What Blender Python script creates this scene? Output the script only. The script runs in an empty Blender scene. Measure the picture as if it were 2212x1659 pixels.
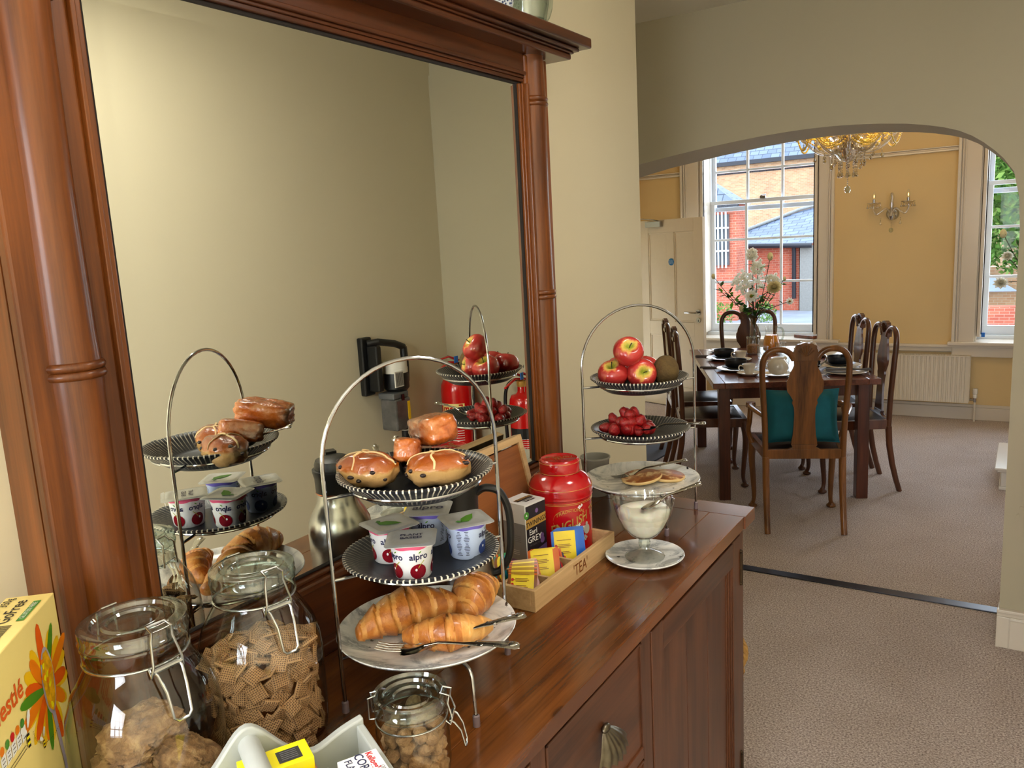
import bpy, math, random
from math import sin, cos, pi, radians, sqrt, atan2, exp
from mathutils import Matrix, Vector, noise
import bmesh
random.seed(7)
SC = bpy.context.scene
COL = SC.collection

# ------------------------------------------------------------------ camera
cam = bpy.data.cameras.new('camera')
cam.sensor_width = 36.0
cam.lens = 1733.09 / 2212 * 36.0
cam.clip_start = 0.02
cam.clip_end = 200
camo = bpy.data.objects.new('camera', cam)
COL.objects.link(camo)
YAW, PITCH, ROLL = -0.5756, 0.17293, -0.0546
_f = Vector((sin(YAW)*cos(PITCH), cos(YAW)*cos(PITCH), -sin(PITCH)))
_r0 = Vector((cos(YAW), -sin(YAW), 0)); _u0 = _r0.cross(_f)
_r = cos(ROLL)*_r0 + sin(ROLL)*_u0; _u = -sin(ROLL)*_r0 + cos(ROLL)*_u0
M = Matrix.Identity(4)
for i in range(3):
    M[i][0] = _r[i]; M[i][1] = _u[i]; M[i][2] = -_f[i]
M.translation = Vector((1.0, 0.0, 1.66))
camo.matrix_world = M
SC.camera = camo

# ------------------------------------------------------------------ world, colour, bounces
SC.view_settings.view_transform = 'Standard'
SC.view_settings.look = 'None'
SC.view_settings.gamma = 1.0
SC.view_settings.use_curve_mapping = False
SC.view_settings.exposure = 0.42
SC.cycles.max_bounces = 9
SC.cycles.diffuse_bounces = 4
SC.cycles.glossy_bounces = 5
SC.cycles.transmission_bounces = 6
SC.cycles.transparent_max_bounces = 28
SC.cycles.sample_clamp_indirect = 6.0
SC.cycles.caustics_reflective = False
SC.cycles.caustics_refractive = False
W = bpy.data.worlds.new('sky'); SC.world = W; W.use_nodes = True
nt = W.node_tree; nt.nodes.clear()
wo = nt.nodes.new('ShaderNodeOutputWorld'); bg = nt.nodes.new('ShaderNodeBackground')
tc = nt.nodes.new('ShaderNodeTexCoord'); sp = nt.nodes.new('ShaderNodeSeparateXYZ')
cr = nt.nodes.new('ShaderNodeValToRGB')
cr.color_ramp.elements[0].position = 0.0; cr.color_ramp.elements[0].color = (0.86, 0.93, 1.0, 1)
cr.color_ramp.elements[1].position = 1.0; cr.color_ramp.elements[1].color = (0.62, 0.78, 1.0, 1)
nt.links.new(tc.outputs['Generated'], sp.inputs[0]); nt.links.new(sp.outputs[2], cr.inputs[0])
nt.links.new(cr.outputs[0], bg.inputs[0]); bg.inputs[1].default_value = 4.0
nt.links.new(bg.outputs[0], wo.inputs[0])

def area(name, loc, target, sx, sy, power, col=(1, 1, 1), spread=180):
    l = bpy.data.lights.new(name, 'AREA'); l.shape = 'RECTANGLE'; l.size = sx; l.size_y = sy
    l.energy = power; l.color = col; l.spread = radians(spread)
    o = bpy.data.objects.new(name, l); COL.objects.link(o)
    o.location = loc
    d = Vector(target) - Vector(loc)
    o.rotation_euler = d.to_track_quat('-Z', 'Y').to_euler()
    return o
def point(name, loc, power, col, rad=0.03):
    l = bpy.data.lights.new(name, 'POINT'); l.energy = power; l.color = col; l.shadow_soft_size = rad
    o = bpy.data.objects.new(name, l); COL.objects.link(o); o.location = loc
    return o
# daylight through the near room's own window (behind the camera) and the dining room windows
area('window_daylight', (0.98, -2.17, 1.62), (0.95, 0.9, 0.0), 0.95, 1.25, 17, (0.93, 0.96, 1.0), 120)
area('side_window_daylight', (-0.055, -0.50, 1.60), (1.66, -0.50, 1.35), 0.9, 1.3, 92, (0.95, 0.97, 1.0), 160)
area('dining_daylight', (-1.13, 8.25, 1.75), (-1.0, 4.0, 0.6), 1.1, 1.9, 20, (0.86, 0.93, 1.0))
area('dining_daylight', (1.2, 8.25, 1.75), (0.6, 4.0, 0.6), 1.1, 1.9, 24, (0.86, 0.93, 1.0))
area('added_ceiling_fill', (1.05, 1.45, 2.55), (1.05, 1.45, 0.0), 0.35, 0.35, 8, (1.0, 0.95, 0.88))  # unseen fill lamp added overhead to lighten the carpet and sideboard top
CH = Vector((-0.02, 5.70, 2.24))
for k in range(8):
    a = k*pi/4 + 0.2
    point('chandelier_bulb_light', (CH.x+0.30*cos(a), CH.y+0.30*sin(a), CH.z+0.16), 3.8, (1.0, 0.68, 0.32), 0.02)

# ------------------------------------------------------------------ materials
MATS = {}
def srgb(r, g, b):
    f = lambda c: (c/255/12.92) if c/255 <= 0.04045 else ((c/255+0.055)/1.055)**2.4
    return (f(r), f(g), f(b), 1.0)
def base(name):
    m = bpy.data.materials.new(name); m.use_nodes = True
    b = m.node_tree.nodes['Principled BSDF']; MATS[name] = m
    return m, m.node_tree, b
def N(t, k, **kw):
    n = t.nodes.new(k)
    for a, v in kw.items():
        setattr(n, a, v)
    return n
def ramp(t, fac, stops):
    n = N(t, 'ShaderNodeValToRGB'); e = n.color_ramp.elements
    while len(e) < len(stops): e.new(0.5)
    for i, (p, c) in enumerate(stops):
        e[i].position = p; e[i].color = c if len(c) == 4 else (*c, 1)
    t.links.new(fac, n.inputs[0]); return n
def coords(t, scale=(1, 1, 1), kind='Object', rot=(0, 0, 0)):
    c = N(t, 'ShaderNodeTexCoord'); mp = N(t, 'ShaderNodeMapping')
    mp.inputs['Scale'].default_value = scale; mp.inputs['Rotation'].default_value = rot
    t.links.new(c.outputs[kind], mp.inputs[0]); return mp.outputs[0]
def noisen(t, vec, scale, detail=4, rough=0.55, dist=0.0):
    n = N(t, 'ShaderNodeTexNoise'); n.inputs['Scale'].default_value = scale
    n.inputs['Detail'].default_value = detail; n.inputs['Roughness'].default_value = rough
    n.inputs['Distortion'].default_value = dist
    t.links.new(vec, n.inputs['Vector']); return n.outputs[0]
def bump(t, b, h, s=0.2, d=0.002):
    n = N(t, 'ShaderNodeBump'); n.inputs['Strength'].default_value = s; n.inputs['Distance'].default_value = d
    t.links.new(h, n.inputs['Height']); t.links.new(n.outputs[0], b.inputs['Normal'])
def plain(name, col, rough=0.5, metal=0.0, var=0.0, vscale=30, spec=None, coat=0.0, bmp=0.0, sss=0.0, trans=0.0, emis=None, es=0.0):
    m, t, b = base(name)
    c = srgb(*col)
    b.inputs['Roughness'].default_value = rough; b.inputs['Metallic'].default_value = metal
    if spec is not None: b.inputs['Specular IOR Level'].default_value = spec
    b.inputs['Coat Weight'].default_value = coat
    b.inputs['Coat Roughness'].default_value = 0.08
    if trans: b.inputs['Transmission Weight'].default_value = trans
    if sss:
        b.inputs['Subsurface Weight'].default_value = sss; b.inputs['Subsurface Scale'].default_value = 0.004
    v = coords(t); n = noisen(t, v, vscale)
    k = max(var, 0.015)
    r = ramp(t, n, [(0.3, tuple(x*(1-k) for x in c[:3])), (0.7, tuple(min(1, x*(1+k)) for x in c[:3]))])
    t.links.new(r.outputs[0], b.inputs['Base Color'])
    if bmp: bump(t, b, n, bmp)
    if emis:
        b.inputs['Emission Color'].default_value = srgb(*emis); b.inputs['Emission Strength'].default_value = es
    return m
def wood(name, dark, light, axis=1, rough=0.3, scale=1.0, coat=0.25, knots=0.0, grain=1.0, bmp=0.12):
    m, t, b = base(name)
    s = [9*scale]*3; s[axis] = 0.9*scale
    v = coords(t, tuple(s))
    n1 = noisen(t, v, 1.6, 5, 0.55, 0.5)
    s2 = [70*scale]*3; s2[axis] = 2.2*scale
    v2 = coords(t, tuple(s2)); n2 = noisen(t, v2, 1.6, 5, 0.7)
    mx = N(t, 'ShaderNodeMath', operation='MULTIPLY_ADD'); mx.inputs[1].default_value = 0.45*grain
    t.links.new(n2, mx.inputs[0]); t.links.new(n1, mx.inputs[2])
    sub = N(t, 'ShaderNodeMath', operation='SUBTRACT'); sub.inputs[1].default_value = 0.22*grain
    t.links.new(mx.outputs[0], sub.inputs[0])
    d = srgb(*dark); l = srgb(*light); mid = tuple((a+c)/2 for a, c in zip(d, l))
    r = ramp(t, sub.outputs[0], [(0.30, d), (0.5, mid), (0.72, l)])
    out = r.outputs[0]
    if knots:
        vk = coords(t, tuple(6.0 if i != axis else 3.2 for i in range(3)))
        vo = N(t, 'ShaderNodeTexVoronoi'); vo.inputs['Scale'].default_value = 1.3*knots
        t.links.new(vk, vo.inputs['Vector'])
        rk = ramp(t, vo.outputs['Distance'], [(0.0, (0.10, 0.05, 0.03)), (0.055, (0.25, 0.18, 0.12)), (0.10, (1, 1, 1))])
        mm = N(t, 'ShaderNodeMix', data_type='RGBA', blend_type='MULTIPLY'); mm.inputs[0].default_value = 0.85
        t.links.new(out, mm.inputs[6]); t.links.new(rk.outputs[0], mm.inputs[7]); out = mm.outputs[2]
    t.links.new(out, b.inputs['Base Color'])
    b.inputs['Roughness'].default_value = rough; b.inputs['Coat Weight'].default_value = coat
    b.inputs['Coat Roughness'].default_value = 0.12
    b.inputs['Specular IOR Level'].default_value = 0.35
    bump(t, b, n2, bmp, 0.001)
    return m
def thin_glass(name, tint=(0.95, 0.97, 0.96), edge=(0.55, 0.62, 0.60), gl=0.06, rough=0.0, blend=0.35):
    m = bpy.data.materials.new(name); m.use_nodes = True; MATS[name] = m
    t = m.node_tree; t.nodes.clear()
    o = N(t, 'ShaderNodeOutputMaterial'); tr = N(t, 'ShaderNodeBsdfTransparent'); g = N(t, 'ShaderNodeBsdfGlossy')
    g.inputs['Roughness'].default_value = rough; g.inputs['Color'].default_value = (1, 1, 1, 1)
    lw = N(t, 'ShaderNodeLayerWeight'); lw.inputs['Blend'].default_value = blend
    r = ramp(t, lw.outputs['Facing'], [(0.55, tint), (1.0, edge)])
    t.links.new(r.outputs[0], tr.inputs[0])
    r2 = ramp(t, lw.outputs['Facing'], [(0.0, (gl,)*3), (0.7, (gl*1.6,)*3), (1.0, (0.75,)*3)])
    mx = N(t, 'ShaderNodeMixShader'); t.links.new(r2.outputs[0], mx.inputs[0])
    t.links.new(tr.outputs[0], mx.inputs[1]); t.links.new(g.outputs[0], mx.inputs[2]); t.links.new(mx.outputs[0], o.inputs[0])
    return m

# walls
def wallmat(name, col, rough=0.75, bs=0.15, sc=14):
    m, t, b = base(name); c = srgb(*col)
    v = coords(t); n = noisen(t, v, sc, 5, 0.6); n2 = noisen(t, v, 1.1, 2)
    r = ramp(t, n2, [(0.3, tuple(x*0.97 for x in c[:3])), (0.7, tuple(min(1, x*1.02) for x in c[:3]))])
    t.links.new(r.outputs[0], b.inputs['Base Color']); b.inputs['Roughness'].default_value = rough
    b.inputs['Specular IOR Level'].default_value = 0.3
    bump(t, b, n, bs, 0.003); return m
wallmat('wall_cream', (216, 206, 178))
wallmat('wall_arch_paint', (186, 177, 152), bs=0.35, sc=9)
wallmat('wall_yellow', (230, 202, 148))
wallmat('ceiling_paint', (222, 216, 200))
wallmat('white_gloss', (226, 216, 200), rough=0.18, bs=0.12, sc=25)
wallmat('sash_white', (225, 232, 240), rough=0.3, bs=0.03)
# carpet
m, t, b = base('carpet')
v = coords(t); n = noisen(t, v, 150, 3, 0.72); n2 = noisen(t, v, 2.4, 3, 0.6, 0.6)
r = ramp(t, n, [(0.32, srgb(130, 114, 108)), (0.5, srgb(202, 187, 178)), (0.68, srgb(246, 238, 232))])
r2 = ramp(t, n2, [(0.3, (0.86, 0.84, 0.82)), (0.7, (1, 1, 1))])
mm = N(t, 'ShaderNodeMix', data_type='RGBA', blend_type='MULTIPLY'); mm.inputs[0].default_value = 1
t.links.new(r.outputs[0], mm.inputs[6]); t.links.new(r2.outputs[0], mm.inputs[7]); t.links.new(mm.outputs[2], b.inputs['Base Color'])
b.inputs['Roughness'].default_value = 1.0; b.inputs['Specular IOR Level'].default_value = 0.05
bump(t, b, n, 0.9, 0.006)
# woods
wood('wood_top', (66, 33, 12), (130, 74, 30), axis=1, rough=0.2, knots=1.0, coat=0.5)
wood('wood_top_cross', (72, 38, 22), (122, 74, 46), axis=0, rough=0.2, coat=0.5)
wood('wood_front', (54, 29, 17), (104, 62, 38), axis=2, rough=0.33, coat=0.2)
wood('wood_front_h', (54, 29, 17), (102, 60, 37), axis=1, rough=0.33, coat=0.2)
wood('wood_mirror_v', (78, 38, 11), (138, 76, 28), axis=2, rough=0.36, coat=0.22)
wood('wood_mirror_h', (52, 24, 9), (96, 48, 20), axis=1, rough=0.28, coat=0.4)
wood('wood_tray', (168, 132, 88), (222, 188, 140), axis=1, rough=0.6, coat=0)
wood('wood_ply', (120, 68, 34), (160, 98, 52), axis=1, rough=0.55, coat=0)
wood('wood_table', (72, 36, 24), (128, 70, 48), axis=1, rough=0.22, coat=0.4)
wood('wood_table_leg', (56, 26, 16), (98, 50, 32), axis=2, rough=0.3, coat=0.3)
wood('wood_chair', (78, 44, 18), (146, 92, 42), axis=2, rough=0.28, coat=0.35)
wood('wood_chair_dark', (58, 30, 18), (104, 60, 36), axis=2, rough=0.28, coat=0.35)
plain('gap_dark', (20, 10, 6), 0.8)
# metals etc
plain('chrome', (176, 177, 180), 0.12, 1.0)
plain('silver', (200, 198, 192), 0.16, 1.0, var=0.1, vscale=200, bmp=0.1)
plain('steel_brushed', (172, 171, 168), 0.26, 1.0, var=0.06, vscale=60)
plain('wire_zinc', (190, 192, 192), 0.22, 1.0)
plain('pewter', (120, 112, 96), 0.34, 1.0, var=0.2, vscale=80, bmp=0.2)
plain('bronze', (70, 56, 40), 0.4, 0.9, var=0.2)
plain('copper', (190, 110, 70), 0.2, 1.0)
plain('black_plastic', (18, 18, 19), 0.42)
plain('black_gloss', (14, 14, 16), 0.15)
plain('grey_plastic', (96, 98, 100), 0.4)
plain('clear_plastic', (196, 196, 200), 0.2)
plain('rubber_foot', (120, 104, 110), 0.3)
plain('leather', (36, 24, 20), 0.3, var=0.2, vscale=60, bmp=0.15)
plain('teal_velvet', (8, 92, 104), 0.85, var=0.12, vscale=14, bmp=0.3)
plain('white_ceramic', (232, 228, 218), 0.12, coat=0.5)
plain('cream_ceramic', (222, 214, 196), 0.12, coat=0.5)
plain('black_ceramic', (22, 25, 30), 0.35)
plain('grey_ceramic', (176, 176, 170), 0.25)
plain('silver_foil', (202, 204, 206), 0.3, 0.55, var=0.06, vscale=90, bmp=0.15)
plain('white_paper', (238, 238, 240), 0.4)
plain('white_card', (226, 226, 228), 0.45)
plain('red_enamel', (186, 8, 20), 0.16, coat=0.6)
plain('red_ext', (206, 14, 16), 0.22, coat=0.5)
plain('gold_print', (212, 168, 84), 0.35, 0.4)
plain('gold_dark', (150, 112, 40), 0.4, 0.3)
plain('navy_ink', (16, 20, 70), 0.4)
plain('black_ink', (18, 16, 18), 0.5)
plain('white_ink', (240, 240, 238), 0.5)
plain('grey_ink', (110, 108, 112), 0.5)
plain('red_ink', (200, 24, 30), 0.4)
plain('pink_band', (228, 92, 132), 0.4)
plain('violet_band', (112, 100, 196), 0.4)
plain('pale_blue', (190, 206, 236), 0.4)
plain('leaf_green', (92, 158, 34), 0.45)
plain('label_green', (70, 140, 50), 0.45)
plain('cherry_red', (128, 8, 26), 0.25, var=0.25, vscale=60, coat=0.4)
plain('stem_green', (176, 178, 50), 0.5)
plain('blueberry', (44, 64, 124), 0.4, var=0.3, vscale=80)
plain('cereal_yellow', (246, 224, 142), 0.38)
plain('cereal_yellow_top', (248, 230, 156), 0.38)
plain('petal_orange', (236, 128, 10), 0.4)
plain('petal_deep', (228, 92, 6), 0.4)
plain('petal_yellow', (246, 196, 20), 0.4)
plain('nestle_orange', (226, 98, 30), 0.4)
plain('flake_yellow', (236, 168, 10), 0.45, var=0.35, vscale=120)
plain('lilac_spoon', (190, 180, 200), 0.3, 0.2)
plain('bright_yellow', (250, 236, 10), 0.35)
plain('sachet_yellow', (240, 214, 50), 0.35, var=0.08, vscale=40)
plain('sachet_blue', (30, 104, 210), 0.3)
plain('sachet_orange', (206, 96, 20), 0.3)
plain('sachet_red', (190, 30, 24), 0.3)
plain('sachet_green', (20, 130, 70), 0.3)
plain('sachet_teal', (20, 130, 150), 0.3)
plain('sachet_brown', (130, 74, 30), 0.35)
plain('sachet_gold', (176, 138, 30), 0.35, var=0.15, vscale=50)
plain('tray_grey', (176, 180, 176), 0.45, var=0.05, vscale=20)
plain('purple_print', (122, 92, 150), 0.4, var=0.25, vscale=40)
plain('tea_black', (34, 30, 38), 0.4)
plain('tea_grey', (140, 142, 146), 0.35, 0.2)
plain('vac_window', (92, 90, 88), 0.12, var=0.3, vscale=18)
plain('yogurt', (246, 242, 226), 0.3, sss=0.3)
plain('radiator_white', (226, 216, 196), 0.3)
plain('door_white', (222, 208, 184), 0.35)
plain('blue_sign', (20, 110, 170), 0.4)
plain('blue_tape', (20, 110, 210), 0.4)
plain('strip_dark', (62, 62, 68), 0.3, 0.7)
plain('slate_mat', (86, 92, 104), 0.9)
plain('juice', (250, 160, 6), 0.3, sss=0.2)
plain('granola', (150, 104, 60), 0.8, var=0.4, vscale=120, bmp=0.5)
plain('stem_brown', (62, 60, 30), 0.6)
plain('leaf_dark', (40, 84, 30), 0.5, var=0.3)
plain('petal_white', (246, 246, 236), 0.6)
plain('petal_cream', (240, 232, 190), 0.6, var=0.08)
plain('gold_center', (150, 120, 20), 0.7)
plain('wicker', (186, 142, 74), 0.6, var=0.3, vscale=50)
plain('napkin_grey', (70, 66, 66), 0.9, var=0.15)
plain('bulb_glass', (255, 190, 90), 0.2, emis=(255, 190, 96), es=6.0)
plain('crystal_lamplit', (252, 204, 84), 0.12, 0.25, var=0.3, vscale=220, emis=None, coat=0.6)  # crystal beads with the golden glow of the lamps put into their colour
plain('candle_white', (230, 226, 214), 0.4)
plain('drain_black', (40, 40, 46), 0.5)
plain('concrete', (150, 150, 144), 0.9, var=0.1)
plain('yard_grey', (140, 144, 150), 0.9, var=0.15, vscale=2)
plain('dark_board', (60, 66, 76), 0.8)
thin_glass('glass_jar', tint=(0.95, 0.965, 0.955), edge=(0.30, 0.36, 0.34), gl=0.06, blend=0.5)
thin_glass('glass_lid', tint=(0.80, 0.86, 0.84), edge=(0.30, 0.37, 0.35), gl=0.14, blend=0.5)
thin_glass('glass_pane', tint=(0.97, 0.985, 1.0), edge=(0.8, 0.85, 0.88), gl=0.005)
thin_glass('glass_clear', tint=(0.95, 0.96, 0.95), edge=(0.30, 0.33, 0.31), gl=0.10, blend=0.5)
thin_glass('crystal', tint=(0.74, 0.69, 0.58), edge=(0.14, 0.12, 0.09), gl=0.34, blend=0.5)
# mirror
m, t, b = base('mirror_glass')
b.inputs['Base Color'].default_value = (0.93, 0.945, 0.85, 1); b.inputs['Metallic'].default_value = 1; b.inputs['Roughness'].default_value = 0.0
# ribbed black plates: radial worn ribs
def ribbed(name, n, r0, r1, worn):
    m, t, b = base(name)
    c = N(t, 'ShaderNodeTexCoord'); s = N(t, 'ShaderNodeSeparateXYZ'); t.links.new(c.outputs['Object'], s.inputs[0])
    at = N(t, 'ShaderNodeMath', operation='ARCTAN2'); t.links.new(s.outputs[1], at.inputs[0]); t.links.new(s.outputs[0], at.inputs[1])
    mu = N(t, 'ShaderNodeMath', operation='MULTIPLY'); mu.inputs[1].default_value = n; t.links.new(at.outputs[0], mu.inputs[0])
    si = N(t, 'ShaderNodeMath', operation='SINE'); t.links.new(mu.outputs[0], si.inputs[0])
    x2 = N(t, 'ShaderNodeVectorMath', operation='LENGTH')
    cmb = N(t, 'ShaderNodeCombineXYZ'); t.links.new(s.outputs[0], cmb.inputs[0]); t.links.new(s.outputs[1], cmb.inputs[1])
    t.links.new(cmb.outputs[0], x2.inputs[0])
    rr = N(t, 'ShaderNodeMapRange'); rr.inputs[1].default_value = r0; rr.inputs[2].default_value = r1
    t.links.new(x2.outputs['Value'], rr.inputs[0])
    nz = noisen(t, coords(t), 90, 3)
    wr = ramp(t, nz, [(0.35, (worn*0.35,)*3), (0.65, (worn,)*3)])
    st = ramp(t, si.outputs[0], [(0.62, (0, 0, 0)), (0.78, (1, 1, 1))])
    a = N(t, 'ShaderNodeMath', operation='MULTIPLY'); t.links.new(st.outputs[0], a.inputs[0]); t.links.new(rr.outputs[0], a.inputs[1])
    a2 = N(t, 'ShaderNodeMath', operation='MULTIPLY'); t.links.new(a.outputs[0], a2.inputs[0]); t.links.new(wr.outputs[0], a2.inputs[1])
    mx = N(t, 'ShaderNodeMix', data_type='RGBA'); t.links.new(a2.outputs[0], mx.inputs[0])
    mx.inputs[6].default_value = srgb(30, 33, 40); mx.inputs[7].default_value = srgb(216, 210, 192)
    t.links.new(mx.outputs[2], b.inputs['Base Color']); b.inputs['Roughness'].default_value = 0.38
    return m
ribbed('ribbed_black', 84, 0.078, 0.110, 0.95)
ribbed('ribbed_black_dim', 84, 0.078, 0.112, 0.45)
plain('rim_white', (224, 218, 200), 0.35)
# marbled plates
m, t, b = base('marbled_white')
v = coords(t); n = noisen(t, v, 9, 6, 0.65, 1.8)
r = ramp(t, n, [(0.42, srgb(246, 246, 242)), (0.51, srgb(222, 224, 222)), (0.59, srgb(160, 164, 166)), (0.66, srgb(240, 241, 240))])
n2 = noisen(t, v, 60, 2, 0.5); r2 = ramp(t, n2, [(0.27, srgb(52, 56, 66)), (0.30, (1, 1, 1))])
mm = N(t, 'ShaderNodeMix', data_type='RGBA', blend_type='MULTIPLY'); mm.inputs[0].default_value = 1
t.links.new(r.outputs[0], mm.inputs[6]); t.links.new(r2.outputs[0], mm.inputs[7]); t.links.new(mm.outputs[2], b.inputs['Base Color'])
b.inputs['Roughness'].default_value = 0.12; b.inputs['Coat Weight'].default_value = 0.4
# food
def food(name, stops, scale=12, detail=5, rough=0.4, bs=0.4, coat=0.0, dist=0.5, bd=0.003):
    m, t, b = base(name); v = coords(t); n = noisen(t, v, scale, detail, 0.6, dist)
    r = ramp(t, n, [(p, srgb(*c)) for p, c in stops]); t.links.new(r.outputs[0], b.inputs['Base Color'])
    b.inputs['Roughness'].default_value = rough; b.inputs['Coat Weight'].default_value = coat
    bump(t, b, noisen(t, v, scale*5, 4), bs, bd); return m
food('croissant_crust', [(0.3, (142, 74, 22)), (0.5, (192, 116, 44)), (0.72, (226, 166, 90))], 26, coat=0.25, bs=0.5)
food('croissant_pale', [(0.3, (196, 124, 54)), (0.55, (222, 160, 84)), (0.75, (240, 200, 124))], 22, bs=0.5)
food('pastry_glaze', [(0.3, (138, 58, 14)), (0.5, (196, 102, 34)), (0.66, (214, 140, 84)), (0.8, (232, 196, 170))], 34, rough=0.2, coat=0.6, bs=0.4)
food('pancake_face', [(0.40, (240, 204, 144)), (0.48, (188, 112, 44)), (0.62, (142, 74, 24))], 26, 3, bs=0.15)
plain('pancake_side', (236, 200, 136), 0.7, var=0.08)
plain('bun_cross', (236, 206, 150), 0.5)
plain('raisin', (40, 24, 22), 0.35)
food('wheat_flake', [(0.3, (96, 68, 40)), (0.5, (150, 112, 72)), (0.7, (194, 160, 112))], 60, bs=0.9, rough=0.8)
food('brown_sugar', [(0.3, (140, 100, 60)), (0.6, (190, 150, 104)), (0.8, (214, 184, 146))], 120, bs=0.7, rough=0.6)
food('strawberry', [(0.3, (138, 4, 12)), (0.6, (192, 22, 26)), (0.75, (226, 96, 74))], 70, rough=0.3, bs=0.8, coat=0.25)
food('kiwi_skin', [(0.3, (78, 58, 26)), (0.7, (104, 82, 40))], 60, rough=0.85, bs=0.6)
# bun: gold top, pale base
m, t, b = base('bun_crust')
c = N(t, 'ShaderNodeTexCoord'); s = N(t, 'ShaderNodeSeparateXYZ'); t.links.new(c.outputs['Object'], s.inputs[0])
nz = noisen(t, c.outputs['Object'], 40, 4); md = N(t, 'ShaderNodeMath', operation='MULTIPLY_ADD'); md.inputs[1].default_value = 0.016
t.links.new(nz, md.inputs[0]); t.links.new(s.outputs[2], md.inputs[2])
mr = N(t, 'ShaderNodeMapRange'); mr.inputs[1].default_value = 0.028; mr.inputs[2].default_value = 0.056; t.links.new(md.outputs[0], mr.inputs[0])
r = ramp(t, mr.outputs[0], [(0.0, srgb(206, 164, 106)), (0.35, srgb(216, 172, 108)), (0.5, srgb(178, 96, 26)), (1.0, srgb(150, 66, 10))])
t.links.new(r.outputs[0], b.inputs['Base Color']); b.inputs['Roughness'].default_value = 0.25; b.inputs['Coat Weight'].default_value = 0.5
bump(t, b, noisen(t, c.outputs['Object'], 110, 4), 0.5, 0.003)
# woven wheat biscuit
m, t, b = base('wheat_biscuit')
v = coords(t)
w1 = N(t, 'ShaderNodeTexWave', wave_type='BANDS', bands_direction='X'); w1.inputs['Scale'].default_value = 130
w2 = N(t, 'ShaderNodeTexWave', wave_type='BANDS', bands_direction='Y'); w2.inputs['Scale'].default_value = 130
for w in (w1, w2): t.links.new(coords(t, kind='UV'), w.inputs['Vector']); w.inputs['Scale'].default_value = 2.6
mn = N(t, 'ShaderNodeMath', operation='MULTIPLY'); t.links.new(w1.outputs['Fac'], mn.inputs[0]); t.links.new(w2.outputs['Fac'], mn.inputs[1])
r = ramp(t, mn.outputs[0], [(0.0, srgb(178, 138, 94)), (0.4, srgb(140, 100, 62)), (0.75, srgb(66, 42, 24))])
t.links.new(r.outputs[0], b.inputs['Base Color']); b.inputs['Roughness'].default_value = 0.8; bump(t, b, mn.outputs[0], -0.6, 0.003)
# apple skins: stem cavity green, streaked red
m, t, b = base('apple_skin')
c = N(t, 'ShaderNodeTexCoord'); s = N(t, 'ShaderNodeSeparateXYZ'); t.links.new(c.outputs['Object'], s.inputs[0])
vs = coords(t, (26, 26, 5)); nz = noisen(t, vs, 1.6, 5, 0.6); nb = noisen(t, coords(t), 14, 2)
x2 = N(t, 'ShaderNodeVectorMath', operation='LENGTH'); cmb = N(t, 'ShaderNodeCombineXYZ'); t.links.new(s.outputs[0], cmb.inputs[0]); t.links.new(s.outputs[1], cmb.inputs[1]); t.links.new(cmb.outputs[0], x2.inputs[0])
mr = N(t, 'ShaderNodeMapRange'); mr.inputs[1].default_value = 0.004; mr.inputs[2].default_value = 0.030; t.links.new(x2.outputs['Value'], mr.inputs[0])
ad = N(t, 'ShaderNodeMath', operation='MULTIPLY_ADD'); ad.inputs[1].default_value = 0.62; t.links.new(mr.outputs[0], ad.inputs[0])
ad.inputs[2].default_value = -0.22
a2 = N(t, 'ShaderNodeMath', operation='ADD'); t.links.new(ad.outputs[0], a2.inputs[0]); t.links.new(nz, a2.inputs[1])
a3 = N(t, 'ShaderNodeMath', operation='MULTIPLY_ADD'); a3.inputs[1].default_value = 0.5; t.links.new(nb, a3.inputs[0]); t.links.new(a2.outputs[0], a3.inputs[2])
r = ramp(t, a3.outputs[0], [(0.48, srgb(150, 160, 50)), (0.76, srgb(226, 192, 90)), (0.92, srgb(212, 104, 66)), (1.0, srgb(190, 52, 48))])
t.links.new(r.outputs[0], b.inputs['Base Color']); b.inputs['Roughness'].default_value = 0.25; b.inputs['Coat Weight'].default_value = 0.3
# brick, slate for the far buildings
def brickmat(name, c1, c2, mortar, sc):
    m, t, b = base(name)
    c = N(t, 'ShaderNodeTexCoord'); s = N(t, 'ShaderNodeSeparateXYZ'); t.links.new(c.outputs['Object'], s.inputs[0])
    ax = N(t, 'ShaderNodeMath', operation='ADD'); t.links.new(s.outputs[0], ax.inputs[0]); t.links.new(s.outputs[1], ax.inputs[1])
    cmb = N(t, 'ShaderNodeCombineXYZ'); t.links.new(ax.outputs[0], cmb.inputs[0]); t.links.new(s.outputs[2], cmb.inputs[1])
    bt = N(t, 'ShaderNodeTexBrick'); bt.inputs['Scale'].default_value = sc
    bt.inputs['Color1'].default_value = srgb(*c1); bt.inputs['Color2'].default_value = srgb(*c2); bt.inputs['Mortar'].default_value = srgb(*mortar)
    bt.inputs['Brick Width'].default_value = 0.9; bt.inputs['Row Height'].default_value = 0.32; bt.inputs['Mortar Size'].default_value = 0.03
    t.links.new(cmb.outputs[0], bt.inputs['Vector'])
    nz = noisen(t, c.outputs['Object'], 1.6, 4); r2 = ramp(t, nz, [(0.3, (0.8, 0.78, 0.78)), (0.7, (1.1, 1.08, 1.05))])
    mm = N(t, 'ShaderNodeMix', data_type='RGBA', blend_type='MULTIPLY'); mm.inputs[0].default_value = 1
    t.links.new(bt.outputs[0], mm.inputs[6]); t.links.new(r2.outputs[0], mm.inputs[7]); t.links.new(mm.outputs[2], b.inputs['Base Color'])
    b.inputs['Roughness'].default_value = 0.9; bump(t, b, bt.outputs['Fac'], -0.5, 0.01); return m
brickmat('brick_buff', (210, 168, 126), (190, 142, 104), (200, 178, 150), 7.0)
brickmat('brick_red', (206, 112, 84), (184, 92, 70), (200, 150, 128), 7.0)
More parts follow.
